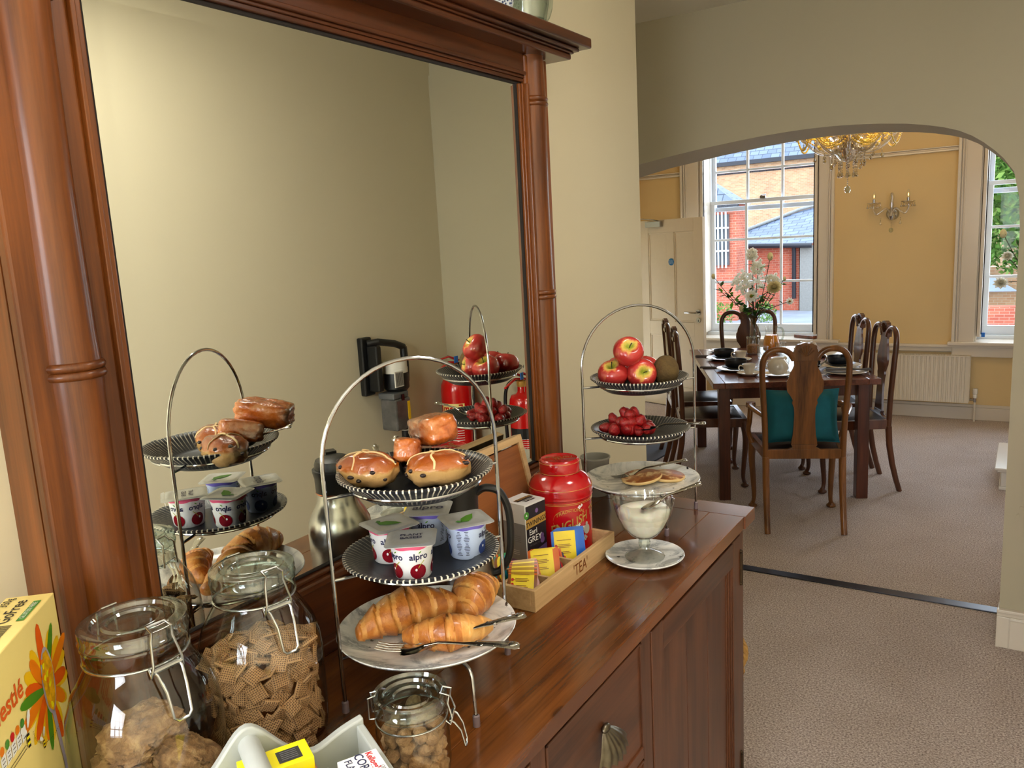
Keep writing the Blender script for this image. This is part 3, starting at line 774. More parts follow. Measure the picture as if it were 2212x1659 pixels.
g = MB(); g.lathe([(0, 0.20), (0.016, 0.20), (0.017, 0.225), (0.014, 0.23), (0.019, 0.235), (0.019, 0.272), (0.015, 0.28), (0, 0.28)], 16, 'white_ceramic', T(vx, 0, 0)); g.build('thermostat_head', rd)
g = MB(); g.tube([(vx, 0, 0.165), (vx, 0, 0.0)], 0.0075, 'radiator_white'); g.build('pipe', rd)
g = MB(); g.bx(x0+0.1, x0+0.13, 0.03, 0.078, 0.2, 0.5, 'radiator_white'); g.bx(x1-0.13, x1-0.1, 0.03, 0.078, 0.2, 0.5, 'radiator_white'); g.build('wall_bracket', rd, smooth=0)

# ---------------------------------------------------------------- low white plinth glimpsed past the pier
pl = thing('low_plinth', 'low white painted moulded plinth on carpet beside the arch jamb', 'plinth', (1.30, 5.92, 0))
s = MB(); s.bx(-0.42, 0.42, -0.34, 0.34, 0.128, 0.142, 'white_gloss'); s.bx(-0.405, 0.405, -0.325, 0.325, 0.112, 0.128, 'white_gloss'); s.build('top_slab', pl, smooth=0, bevel=0.004)
s = MB(); s.bx(-0.385, 0.385, -0.305, 0.305, 0.02, 0.112, 'white_gloss'); s.build('body', pl, smooth=0, bevel=0.003)
s = MB(); s.bx(-0.395, 0.395, -0.315, 0.315, 0.0, 0.02, 'white_gloss'); s.build('foot_moulding', pl, smooth=0, bevel=0.003)

# ---------------------------------------------------------------- outdoors
b = MB(); b.bx(-30, 30, 8.4, 60, -0.08, 0.0, 'yard_grey'); struct(b.build('yard_ground', smooth=0))
# far long building
fb = thing('brick_building', 'long buff brick building with a slate roof, seen high through the window behind flowers', 'building', (-6.5, 26, 0))
s = MB(); s.bx(-6, 9, 0, 6, 0, 3.45, 'brick_buff'); s.build('wall', fb, smooth=0)
s = MB(); s.bx(-6.1, 9.1, -0.12, 0.1, 3.50, 3.74, 'brick_buff'); s.build('brick_cornice', fb, smooth=0)
s = MB(); s.bx(-6.2, 9.2, -0.3, -0.1, 3.70, 3.82, 'drain_black'); s.build('gutter', fb, smooth=0)
s = MB(); s.add([(-6.2, -0.3, 3.8), (9.2, -0.3, 3.8), (9.2, 3.2, 7.2), (-6.2, 3.2, 7.2), (-6.2, 6.3, 3.8), (9.2, 6.3, 3.8)], [(0, 1, 2, 3), (3, 2, 5, 4)], 'slate'); s.build('roof', fb, smooth=0)
# left red brick house with a barred window
lb = thing('brick_house', 'red brick house with small hipped slate roof and barred window, outside at far left', 'building', (-4.9, 15, 0))
s = MB(); s.bx(-2.2, 1.30, 0, 0.6, 0, 2.16, 'brick_red'); s.build('wall', lb, smooth=0)
s = MB(); s.add([(-2.4, -0.15, 2.16), (1.36, -0.15, 2.16), (1.36, 0.75, 2.16), (-2.4, 0.75, 2.16), (0.4, 0.4, 2.85), (-2.4, 0.4, 3.15)], [(0, 1, 4, 5), (1, 2, 4), (2, 3, 5, 4)], 'slate'); s.bx(-2.4, 1.38, -0.18, -0.1, 2.10, 2.17, 'drain_black'); s.build('roof', lb, smooth=0)
s = MB(); s.bx(0.05, 1.17, -0.06, 0.0, 1.05, 1.98, 'grey_plastic'); s.bx(0.10, 0.45, -0.07, -0.05, 1.12, 1.93, 'blueberry'); wf = s.build('window', lb, smooth=0)
for k in range(16):
    s = MB(); x = 0.06+1.08*k/15; s.bx(x-0.012, x+0.012, -0.14, -0.11, 1.0, 2.02, 'sash_white'); s.build('bar', wf, smooth=0)
s = MB(); s.bx(0.03, 1.19, -0.15, -0.10, 1.30, 1.33, 'sash_white'); s.bx(0.03, 1.19, -0.15, -0.10, 1.72, 1.75, 'sash_white'); s.build('rail', wf, smooth=0)
# outhouse
oh = thing('outhouse', 'low red brick outhouse under a sloping slate roof, outside behind the flowers', 'building', (-3.6, 17, 0))
s = MB(); s.bx(-0.9, 0.66, 0, 2.4, 0, 1.34, 'brick_red'); s.build('wall', oh, smooth=0)
s = MB(); s.add([(-1.0, -0.15, 1.40), (0.95, -0.15, 1.34), (0.95, 1.6, 2.15), (0.29, 1.6, 2.02), (-1.0, 0.6, 1.52), (-1.0, 2.5, 1.4), (0.95, 2.5, 1.6)], [(0, 1, 2, 3, 4), (3, 2, 6, 5)], 'slate'); s.build('roof', oh, smooth=0)
s = MB(); s.tube([(-1.0, 0.6, 1.55), (0.29, 1.6, 2.06), (0.95, 1.6, 2.19)], 0.035, 'concrete'); s.build('ridge_tiles', oh)
s = MB(); s.tube([(-1.0, -0.2, 1.37), (0.95, -0.2, 1.31)], 0.05, 'drain_black'); s.tube([(0.585, -0.15, 1.32), (0.585, -0.10, 1.2), (0.585, -0.08, 0.25)], 0.042, 'drain_black'); s.build('drainpipe', oh)
s = MB(); s.bx(0.70, 0.95, -0.1, 0.3, 0, 1.30, 'concrete'); s.build('pier', oh, smooth=0)
# balustrade / rail and white urns, shrubs in the yard
s = MB()
for k in range(9): s.bx(-4.35+k*0.06, -4.33+k*0.06, 15-0.6, 15-0.57, 0.30, 0.62, 'sash_white')
s.bx(-4.4, -3.82, 14.38, 14.45, 0.62, 0.65, 'sash_white'); s.bx(-4.4, -3.82, 14.38, 14.45, 0.28, 0.31, 'sash_white'); s.bx(-4.4, -3.82, 14.3, 14.5, 0.0, 0.28, 'brick_red')
tag(s.build('railing', smooth=0), 'short white railing on a brick base outside, below the barred window', 'railing')
def leaf_cloud(b, c, rad, n, size, mat='tree_leaf', rng=random):
    for _ in range(n):
        d = Vector((rng.gauss(0, 1), rng.gauss(0, 1), rng.gauss(0, 1))).normalized()*rng.uniform(0.35, 1.0)**0.5
        p = Vector(c)+Vector((d.x*rad[0], d.y*rad[1], d.z*rad[2]))
        a = Vector((rng.uniform(-1, 1), rng.uniform(-1, 1), rng.uniform(-1, 1))).normalized(); q = a.cross(Vector((rng.uniform(-1, 1), rng.uniform(-1, 1), rng.uniform(-1, 1)))).normalized()
        s_ = size*rng.uniform(0.6, 1.4)
        b.add([p-a*s_, p+q*s_*0.45, p+a*s_, p-q*s_*0.45], [(0, 1, 2, 3)], mat)
for (x, y, z, r, lb_) in ((-3.62, 14.1, 0.30, 0.30, 'green shrub in the yard below the barred window'), (-2.95, 14.6, 0.28, 0.24, 'pale flowering shrub in the yard beyond the vase stems')):
    s = MB(); leaf_cloud(s, (0, 0, z*0.7), (r*0.8, r*0.8, r*0.8), 260, 0.03); tag(s.build('shrub', loc=(x, y, 0), smooth=0), lb_, 'shrub')
for k, (x, y, z, rx, rz_) in enumerate(((1.3, 15.6, 2.5, 1.7, 1.9), (-0.4, 20.0, 3.8, 1.6, 2.6), (3.2, 20.0, 2.8, 1.7, 2.4))):
    t_ = thing('garden_tree', ['leafy green tree filling the right window above the wall', 'taller drooping tree behind, upper left of the right window', 'broad tree behind, right of the right window'][k], 'tree', (x, y, 0), group='trees beyond the garden wall')
    s = MB(); s.tube([(0, 0, 0), (0.1, 0, z*0.6), (0, 0, z)], [0.14, 0.1, 0.05], 'stem_brown'); s.build('trunk', t_)
    s = MB(); leaf_cloud(s, (0, 0, z), (rx, 1.2, rz_), 15000, 0.065); o = s.build('crown', t_, smooth=0); o['kind'] = 'stuff'
s = MB(); s.bx(-1.2, 4.5, 14.0, 14.25, 0, 0.34, 'brick_red'); tag(s.build('garden_wall', smooth=0), 'low red brick garden wall below the trees in the right window', 'wall')
s = MB(); s.bx(-0.6, 3.2, 17.0, 17.4, 0, 0.78, 'brick_buff'); s.prism([(-0.3, 0.35), (0.25, 0.75), (0.85, 0.35)], -16.9, -16.8, 'pale_blue', Mx); tag(s.build('garden_shed', smooth=0), 'pale shed front behind the garden wall, right window', 'shed')
s = MB(); s.prism([(-0.5, 0), (-0.5, 0.12), (0.1, 0.2), (0.8, 0.15), (2.4, 0.16), (2.4, 0)], -13.2, -12.8, 'dark_board', Mx); tag(s.build('tarpaulin', smooth=0), 'dark sheet lying in front of the garden wall, right window', 'tarpaulin')
# ================================================================== SIDEBOARD
def at(parent): return tuple(-c for c in parent.location)
sb = thing('sideboard', 'long dark stained pine sideboard with doors, drawers and shell pull along the left wall', 'sideboard', (0.19, 1.116, 0))
L0 = at(sb)
XE = 0.455; XFt = 0.434; Y0 = 0.327; Y1 = 1.905
edges = [-0.07, 0.085, 0.232, 0.370, XE]
for i in range(4):
    s = MB(); s.bx(edges[i]+0.0003, edges[i+1]-0.0003, Y0+0.08, 1.8252, 0.958, HC, 'wood_top'); s.build('top_plank', sb, L0, smooth=0, bevel=0.0009 if i < 3 else 0.0009, bseg=2)
for (a, c) in ((Y0, Y0+0.079), (1.8255, Y1)):
    s = MB(); s.bx(-0.07, XE+0.003, a, c, 0.957, HC+0.0003, 'wood_top_cross'); s.build('breadboard_end', sb, L0, smooth=0, bevel=0.0012, bseg=2)
s = MB()
s.bx(-0.06, XFt-0.022, Y0+0.03, Y1-0.03, 0.10, 0.957, 'wood_front')
s.bx(-0.05, XFt-0.03, Y0+0.035, Y1-0.035, 0.0, 0.10, 'wood_front_h')
s.build('carcass', sb, L0, smooth=0)
s = MB()
fy = [(Y0+0.02, Y0+0.048), (0.888, 0.908), (1.258, 1.300), (1.857, 1.885)]
fy[1] = (0.866, 0.908)
for a, c in fy: s.bx(XFt-0.022, XFt, a, c, 0.06, 0.957, 'wood_front')
s.bx(XFt-0.022, XFt, Y0+0.02, Y1-0.02, 0.932, 0.957, 'wood_front_h'); s.bx(XFt-0.022, XFt, Y0+0.02, Y1-0.02, 0.06, 0.12, 'wood_front_h')
for z in (0.695, 0.455): s.bx(XFt-0.022, XFt, 0.908, 1.258, z, z+0.022, 'wood_front_h')
s.build('face_frame', sb, L0, smooth=0, bevel=0.0015)
s = MB(); s.bx(XFt-0.005, XFt+0.008, Y0+0.01, Y1-0.012, 0.940, 0.958, 'wood_front_h'); s.build('top_moulding', sb, L0, smooth=0, bevel=0.004)
def sb_door(a, c, hinge_y):
    dz0, dz1 = 0.122, 0.930
    g = 0.0025
    f = MB(); x0, x1 = XFt-0.018, XFt+0.002
    f.bx(x0, x1, a+g, a+0.058, dz0, dz1, 'wood_front'); f.bx(x0, x1, c-0.058, c-g, dz0, dz1, 'wood_front')
    f.bx(x0, x1, a+0.058, c-0.058, dz1-0.062, dz1-g, 'wood_front_h'); f.bx(x0, x1, a+0.058, c-0.058, dz0, dz0+0.07, 'wood_front_h')
    d = f.build('door', sb, L0, smooth=0, bevel=0.0015)
    m_ = MB()
    for k in range(3):
        o_ = 0.058+k*0.008; xx = XFt-0.001-k*0.0035
        m_.bx(XFt-0.016, xx, c-o_-0.0065, c-o_, dz0+0.07, dz1-0.062, 'wood_front')
        m_.bx(XFt-0.016, xx, a+o_, a+o_+0.0065, dz0+0.07, dz1-0.062, 'wood_mirror_v')
    m_.build('panel_moulding', d, smooth=0, bevel=0.001)
    n_ = 3; aa, cc = a+0.082, c-0.082; w = (cc-aa)/n_
    for k in range(n_):
        q = MB(); q.bx(XFt-0.016, XFt-0.010, aa+w*k+0.0012, aa+w*(k+1)-0.0012, dz0+0.068, dz1-0.060, 'wood_front'); q.build('board', d, smooth=0, bevel=0.0012)
    for z in (0.845, 0.30):
        q = MB(); q.tube([(XFt+0.003, hinge_y, z-0.038), (XFt+0.003, hinge_y, z+0.038)], 0.0045, 'bronze')
        for e_ in (-0.042, 0.042): q.ell((XFt+0.003, hinge_y, z+e_), (0.0045, 0.0045, 0.005), 'bronze', 8, 6)
        q.bx(XFt-0.001, XFt+0.001, hinge_y-0.012, hinge_y, z-0.036, z+0.036, 'bronze'); q.build('hinge', d)
    return d
sb_door(1.300, 1.857, 1.857); sb_door(Y0+0.048, 0.866, Y0+0.048)
def shell_pull(parent, y, z):
    s = MB(); nu, nv = 32, 10; vs = []; fs = []
    for j in range(nv+1):
        v = j/nv
        for i in range(nu+1):
            u = -1+2*i/nu
            rib = 0.5+0.5*cos(u*pi*6)
            yy = u*(0.010+0.044*v**0.75); zz = 0.022-0.046*v*(1-0.30*u*u) - 0.004*rib*v**3
            xx = (0.004+0.024*sin(pi*0.5*min(1, v*1.15)))*sqrt(max(0, 1-0.85*u*u))+0.0035*rib*v
            vs.append((XFt+0.002+xx, y+yy, z+zz))
    for j in range(nv):
        for i in range(nu):
            a = j*(nu+1)+i; fs.append((a, a+1, a+nu+2, a+nu+1))
    s.add(vs, fs, 'pewter')
    s.ell((XFt+0.004, y, z+0.023), (0.006, 0.013, 0.008), 'pewter', 12, 8)
    return s.build('shell_pull', parent, smooth=60)
for (z0, z1) in ((0.717, 0.930), (0.477, 0.693), (0.122, 0.453)):
    f = MB(); f.bx(XFt-0.02, XFt-0.002, 0.912, 1.254, z0+0.002, z1-0.003, 'wood_front_h')
    d = f.build('drawer', sb, L0, smooth=0, bevel=0.001)
    q = MB()
    for (a, c, e, g_) in ((0.9095, 0.914, z0, z1), (1.252, 1.2565, z0, z1)): q.bx(XFt-0.02, XFt+0.0015, a, c, e, g_, 'wood_front')
    for (e, g_) in ((z0, z0+0.0045), (z1-0.0045, z1)): q.bx(XFt-0.02, XFt+0.0015, 0.9095, 1.2565, e, g_, 'wood_front_h')
    q.build('bead_moulding', d, smooth=0, bevel=0.0008)
    shell_pull(d, 1.098, (z0+z1)/2+0.004)

# ================================================================== OVERMANTEL MIRROR
mr_ = thing('overmantel_mirror', 'large mirror with tapered glass edge in a dark bamboo-turned wooden frame on the sideboard', 'mirror', (0.0, 1.116, HC))
LM = at(mr_)
GY0, GY1, GZ0, GZ1 = 0.613, 1.617, 1.135, 2.014
BW = 0.024; TL = 0.00021
s = MB(); s.add([(0, GY0+BW, GZ0+BW), (0, GY1-BW, GZ0+BW), (0, GY1-BW, GZ1-BW), (0, GY0+BW, GZ1-BW)], [(0, 1, 2, 3)], 'mirror_glass'); s.build('mirror_glass', mr_, LM, smooth=0)
o4 = [(TL, GY0, GZ0), (TL, GY1, GZ0), (TL, GY1, GZ1), (TL, GY0, GZ1)]; i4 = [(0, GY0+BW, GZ0+BW), (0, GY1-BW, GZ0+BW), (0, GY1-BW, GZ1-BW), (0, GY0+BW, GZ1-BW)]
s = MB(); s.add(o4+i4, [(0, 1, 5, 4), (1, 2, 6, 5), (2, 3, 7, 6), (3, 0, 4, 7)], 'mirror_glass'); s.build('bevelled_edge', mr_, LM, smooth=0)
YA, YB = 0.474, 1.742
s = MB(); s.bx(-0.069, -0.004, YA, YB, HC, 2.08, 'wood_mirror_v'); s.build('back_board', mr_, LM, smooth=0)
for (a, c) in ((YA, GY0-0.026), (GY1+0.026, YB)):
    s = MB(); s.bx(-0.004, 0.016, a, c, HC, 2.08, 'wood_mirror_v'); s.build('stile', mr_, LM, smooth=0, bevel=0.004)
for sg, g in ((-1, GY0), (1, GY1)):
    for k, (o0, o1, x) in enumerate(((0.0, 0.006, 0.004), (0.006, 0.014, 0.010), (0.014, 0.020, 0.013), (0.020, 0.027, 0.023))):
        y0, y1 = sorted((g+sg*o0, g+sg*o1))
        s = MB(); s.bx(-0.004, x, y0, y1, GZ0-0.002, GZ1+0.002, 'gap_dark' if k == 0 else 'wood_mirror_v'); s.build('bead_moulding', mr_, LM, smooth=0, bevel=0.0015)
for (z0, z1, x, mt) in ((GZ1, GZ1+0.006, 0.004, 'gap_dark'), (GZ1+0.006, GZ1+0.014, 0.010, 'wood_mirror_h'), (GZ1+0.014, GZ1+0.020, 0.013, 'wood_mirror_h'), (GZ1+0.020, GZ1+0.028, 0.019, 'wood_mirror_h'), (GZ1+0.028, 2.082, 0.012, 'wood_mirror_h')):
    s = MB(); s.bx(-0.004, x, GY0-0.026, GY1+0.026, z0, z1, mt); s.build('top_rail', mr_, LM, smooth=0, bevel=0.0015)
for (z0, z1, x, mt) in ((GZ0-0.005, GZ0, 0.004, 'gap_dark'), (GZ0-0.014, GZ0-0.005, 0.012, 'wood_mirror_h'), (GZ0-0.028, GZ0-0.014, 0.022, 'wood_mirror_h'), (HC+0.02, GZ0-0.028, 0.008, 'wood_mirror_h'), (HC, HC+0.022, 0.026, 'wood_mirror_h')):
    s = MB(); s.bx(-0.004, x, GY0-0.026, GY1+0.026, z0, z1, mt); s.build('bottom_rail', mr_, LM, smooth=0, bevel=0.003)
for yc in (0.534, 1.684):
    s = MB(); R0 = 0.0335
    pr = [(R0*1.04, HC), (R0*1.06, HC+0.05), (R0*1.02, HC+0.12), (R0*0.99, 1.40), (R0*1.02, 1.50), (R0*1.05, 1.534), (R0*1.05, 1.546), (R0*1.02, 1.58), (R0*0.96, 1.76), (R0*1.0, 1.93), (R0*1.05, 1.972), (R0*1.05, 1.99), (R0*1.0, 2.02), (R0*0.98, 2.082)]
    s.lathe(pr, 32, 'wood_mirror_v', T(0.003, yc, 0)); col = s.build('column', mr_, LM, smooth=50)
    for zr in (1.530, 1.541, 1.975, 1.986):
        q = MB(); q.lathe([(R0*1.03, zr-0.0058), (R0*1.13, zr-0.0045), (R0*1.19, zr), (R0*1.13, zr+0.0045), (R0*1.03, zr+0.0058)], 32, 'wood_mirror_v', T(0.003, yc, 0)); q.build('turned_ring', col, smooth=50)
for (z0, z1, x, e) in ((2.081, 2.094, 0.062, 0.040), (2.094, 2.099, 0.066, 0.046), (2.099, 2.107, 0.076, 0.058), (2.107, 2.131, 0.096, 0.082)):
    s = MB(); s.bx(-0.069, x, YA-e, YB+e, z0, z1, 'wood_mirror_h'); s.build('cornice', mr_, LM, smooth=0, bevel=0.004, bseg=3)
ZK = 2.131
# cup and jug on the cornice
c_ = thing('china_cup', 'blue and white patterned china cup on top of the mirror cornice', 'cup', (0.035, 1.505, ZK))
s = MB(); s.lathe([(0, 0.0), (0.026, 0.0), (0.030, 0.004), (0.034, 0.012)], 28, 'white_ceramic'); s.build('foot', c_)
s = MB(); s.lathe([(0.034, 0.012), (0.040, 0.035), (0.043, 0.080), (0.040, 0.080), (0.036, 0.035), (0.0, 0.014)], 28, 'blue_china'); s.build('body', c_)
s = MB(); s.tube([(0, -0.042, 0.065), (0, -0.062, 0.06), (0, -0.064, 0.035), (0, -0.041, 0.025)], 0.004, 'white_ceramic'); s.build('handle', c_)
c_ = thing('cut_glass_jug', 'clear cut-glass jug on the right end of the mirror cornice', 'jug', (0.030, 1.632, ZK))
s = MB()
s.lathe([(0, 0.0), (0.038, 0.0), (0.046, 0.012), (0.052, 0.045), (0.050, 0.09), (0.056, 0.13), (0.053, 0.13), (0.047, 0.09), (0.048, 0.045), (0.040, 0.016), (0, 0.010)], 36, 'glass_lid', fn=lambda r, z, a, j: (r*(1+0.035*abs(sin(a*6+z*60))), z)); s.build('body', c_, smooth=20)
s = MB(); s.tube(catmull([(0.01, 0.046, 0.02), (0.01, 0.078, 0.035), (0.01, 0.098, 0.075), (0.01, 0.09, 0.115), (0.01, 0.055, 0.12)], 5), 0.007, 'glass_lid'); s.build('handle', c_)

# ================================================================== CAKE STANDS
def cake_stand(label, loc, rz):
    t_ = thing('cake_stand', label, 'cake stand', loc, rz, 'three tier wire cake stands')
    r = 0.0031; hw = 0.141
    pts = [(-hw, 0, 0.012), (-hw, 0, 0.20), (-hw, 0, 0.34)]
    pts += [(-hw*cos(a*pi/24), 0, 0.374+0.141*sin(a*pi/24)) for a in range(0, 25)]
    pts += [(hw, 0, 0.34), (hw, 0, 0.20), (hw, 0, 0.012)]
    s = MB(); s.tube(pts, r, 'chrome', 10, up=(0, 1, 0)); s.build('arch_handle', t_)
    for (z, R, nm) in ((0.329, 0.0985, 0), (0.206, 0.0985, 1), (0.084, 0.1145, 2)):
        s = MB(); s.tube([(R*cos(a*pi/24), R*sin(a*pi/24), z) for a in range(48)], r*0.85, 'chrome', 8, closed=True)
        for sg in (-1, 1): s.tube([(sg*hw, 0, z+0.001), (sg*R, 0, z)], r*0.85, 'chrome', 8)
        s.build('plate_ring', t_)
    for sg in (-1, 1):
        s = MB(); s.tube(catmull([(0, sg*0.1145, 0.084), (0, sg*0.132, 0.083), (0, sg*0.1405, 0.076), (0, sg*0.1435, 0.06), (0, sg*0.147, 0.012)], 5), r*0.95, 'chrome', 8); s.build('leg', t_)
    for (x, y) in ((-hw, 0), (hw, 0), (0, -0.147), (0, 0.147)):
        s = MB(); s.lathe([(0, 0), (0.0052, 0), (0.0052, 0.016), (0.0035, 0.018)], 12, 'rubber_foot', T(x, y, 0)); s.build('foot_cap', t_)
    return t_
NC = Vector((0.237, 0.896)); FC = Vector((0.231, 1.740))
NA = radians(64); FA = radians(45)
cake_stand('silver wire three-tier cake stand in front holding buns, yogurts and croissants', (NC.x, NC.y, HC), NA)
cake_stand('silver wire three-tier cake stand behind holding apples, strawberries and pancakes', (FC.x, FC.y, HC), FA)
def ribbed_plate(label, loc, R, h, mat):
    s = MB(); n = 168
    def fn(r, z, a, j):
        if 3 <= j <= 6: return r, z+0.0009*sin(a*84)
        return r, z
    prof = [(0, 0.004), (0.070, 0.004), (0.078, 0.0055), (0.082, 0.0085), (0.094, h*0.50), (0.106, h*0.80), (R-0.003, h), (R, h-0.0005), (R-0.001, h-0.004), (0.104, h*0.62), (0.088, 0.006), (0.078, 0.0), (0, 0.0)]
    s.lathe(prof, n, mat, fn=fn)
    o = s.build('ribbed_plate', None, loc, smooth=60); tag(o, label, 'plate', 'black ribbed plates on the cake stands')
    q = MB()
    for k in range(84):
        a0 = (k+0.25-0.14)*2*pi/84; a1 = (k+0.25+0.14)*2*pi/84
        q.add([((R-0.0045)*cos(a0), (R-0.0045)*sin(a0), h+0.0003), ((R+0.0002)*cos(a0), (R+0.0002)*sin(a0), h+0.0001), ((R+0.0002)*cos(a1), (R+0.0002)*sin(a1), h+0.0001), ((R-0.0045)*cos(a1), (R-0.0045)*sin(a1), h+0.0003),
               ((R+0.0003)*cos(a0), (R+0.0003)*sin(a0), h-0.0035), ((R+0.0003)*cos(a1), (R+0.0003)*sin(a1), h-0.0035)], [(0, 1, 2, 3), (1, 4, 5, 2)], 'rim_white')
    r = q.build('worn_rim', o, smooth=0); r['label'] = 'worn white dashes on the rim'
    return o
ribbed_plate('black ribbed plate under the hot cross buns, top of the front stand', (NC.x, NC.y, 1.302), 0.117, 0.035, 'ribbed_black')
ribbed_plate('black ribbed plate under the yogurt pots, middle of the front stand', (NC.x, NC.y, 1.187), 0.119, 0.021, 'ribbed_black_dim')
ribbed_plate('black ribbed plate under the apples, top of the rear stand', (FC.x, FC.y, 1.302), 0.116, 0.034, 'ribbed_black_dim')
ribbed_plate('black ribbed plate of cut strawberries, middle of the rear stand', (FC.x, FC.y, 1.185), 0.118, 0.028, 'ribbed_black_dim')
def white_plate(label, loc, R, h, grp, fl=0.62):
    s = MB()
    s.lathe([(0, 0.004), (R*fl, 0.004), (R*(fl+0.12), 0.006), (R*0.9, h*0.65), (R-0.001, h), (R, h-0.0012), (R-0.002, h-0.004), (R*0.88, h*0.5), (R*(fl+0.05), 0.001), (R*fl, 0.0), (0, 0.0)], 72, 'marbled_white')
    return tag(s.build('marbled_plate', None, loc, smooth=60), label, 'plate', grp)
white_plate('grey and white marbled plate of croissants, bottom of the front stand', (NC.x, NC.y, 1.066), 0.139, 0.021, 'marbled plates')
white_plate('grey and white marbled plate of pancakes, bottom of the rear stand', (FC.x, FC.y, 1.066), 0.139, 0.021, 'marbled plates')
SA = Vector((0.343, 1.492))
white_plate('small grey and white speckled saucer under the yogurt glass', (SA.x, SA.y, HC), 0.083, 0.013, 'marbled plates', 0.5)

# ---------------------------------------------------------------- cutlery (built along local +X: head at 0, handle end at L)
def cutlery(kind, name, label, p0, p1, roll=0.0, W_=1.0):
    p0 = Vector(p0); p1 = Vector(p1); L = (p1-p0).length
    x = (p1-p0).normalized(); z = Vector((0, 0, 1)); y = z.cross(x).normalized(); z = x.cross(y)
    m_ = Matrix.Identity(4)
    for i in range(3): m_[i][0] = x[i]; m_[i][1] = y[i]; m_[i][2] = z[i]; m_[i][3] = 0
    m_ = m_ @ RX(roll)
    root = thing(name, label, 'cutlery', p0)
    hl = L*0.34
    s = MB()
    def strip(pts):   # (x, halfwidth, zc, th)
        vs = []; fs = []
        for (px, w, zc, th) in pts:
            vs += [(px, -w, zc), (px, -w*0.6, zc+th), (px, w*0.6, zc+th), (px, w, zc), (px, w*0.6, zc-th), (px, -w*0.6, zc-th)]
        n_ = len(pts)
        for i in range(n_-1):
            for k in range(6):
                k2 = (k+1) % 6; fs.append((i*6+k, i*6+k2, (i+1)*6+k2, (i+1)*6+k))
        fs += [tuple(range(6))[::-1], tuple(range((n_-1)*6, n_*6))]
        return vs, fs
    a = 0.0025*W_
    v_, f_ = strip([(hl, 0.0032, 0.004, 0.0015), (hl+L*0.10, 0.0028, 0.008, 0.0017), (L*0.62, 0.0038, 0.006, 0.0015), (L*0.72, 0.0075*W_, 0.005, 0.0016), (L*0.78, 0.0062*W_, 0.0045, 0.0018), (L*0.90, 0.0095*W_, 0.003, 0.002), (L*0.97, 0.0105*W_, 0.001, 0.002), (L, 0.006*W_, 0.0, 0.0015)])
    s.add(v_, f_, 'silver', m_)
    for k in range(7): s.ell((L*(0.70+0.042*k), 0.004*(-1)**k*W_, 0.0055-0.004*(k/7)), (0.0035, 0.0028, 0.0018), 'silver', 8, 6, M=m_)
    s.ell((L*0.955, 0, 0.004), (0.008, 0.006*W_, 0.002), 'silver', 12, 6, M=m_)
    s.build('handle', root, smooth=60)
    s = MB()
    if kind == 'fork':
        v_, f_ = strip([(hl*0.52, 0.0105, 0.0, 0.0008), (hl*0.62, 0.0125, -0.001, 0.001), (hl*0.78, 0.009, 0.0, 0.0012), (hl, 0.0032, 0.004, 0.0015)]); s.add(v_, f_, 'silver', m_)
        for k in range(4):
            yy = -0.0093+0.0062*k
            s.tube([(hl*0.55, yy, 0.0), (hl*0.25, yy*1.05, 0.001), (0.0, yy*1.08, 0.005)], [0.0015, 0.0013, 0.0007], 'silver', 6, M=m_)
        s.build('tines', root, smooth=60)
    else:
        vs = []; fs = []; nu, nv = 20, 6
        for j in range(nv+1):
            q = j/nv
            for i in range(nu):
                aa = 2*pi*i/nu; vs.append((hl*0.5+hl*0.5*q*cos(aa), (0.0125 if kind == 'spoon' else 0.010)*W_*q*sin(aa)*(1-0.15*cos(aa)), -0.006*(1-q*q)+0.003))
        for j in range(nv):
            for i in range(nu):
                i2 = (i+1) % nu; fs.append((j*nu+i, j*nu+i2, (j+1)*nu+i2, (j+1)*nu+i))
        s.add(vs, fs, 'silver', m_); s.build('bowl', root, smooth=60)
    return root
cutlery('fork', 'serving_fork', 'ornate silver fork lying across the croissant plate rim, tines at left', (0.222, 0.797, 1.088), (0.413, 0.888, 1.094), W_=1.1)
cutlery('spoon', 'serving_spoon', 'ornate silver spoon behind the fork, handle over the croissant plate rim', (0.262, 0.800, 1.084), (0.385, 0.950, 1.108))
cutlery('spoon', 'serving_spoon', 'silver serving spoon with handle over the strawberry plate rim', (0.235, 1.700, 1.212), (0.392, 1.745, 1.229))
cutlery('fork', 'serving_fork', 'ornate silver fork behind the pancakes on the marbled plate', (0.165, 1.715, 1.080), (0.298, 1.870, 1.100))
cutlery('spoon', 'serving_spoon', 'ornate silver spoon standing in the yogurt glass', (0.352, 1.462, 1.105), (0.449, 1.545, 1.150), W_=1.0)
cutlery('spoon', 'serving_spoon', 'silver spoon tucked behind the buns, only its handle tip showing', (0.20, 0.93, 1.318), (0.125, 0.985, 1.352), W_=0.9)

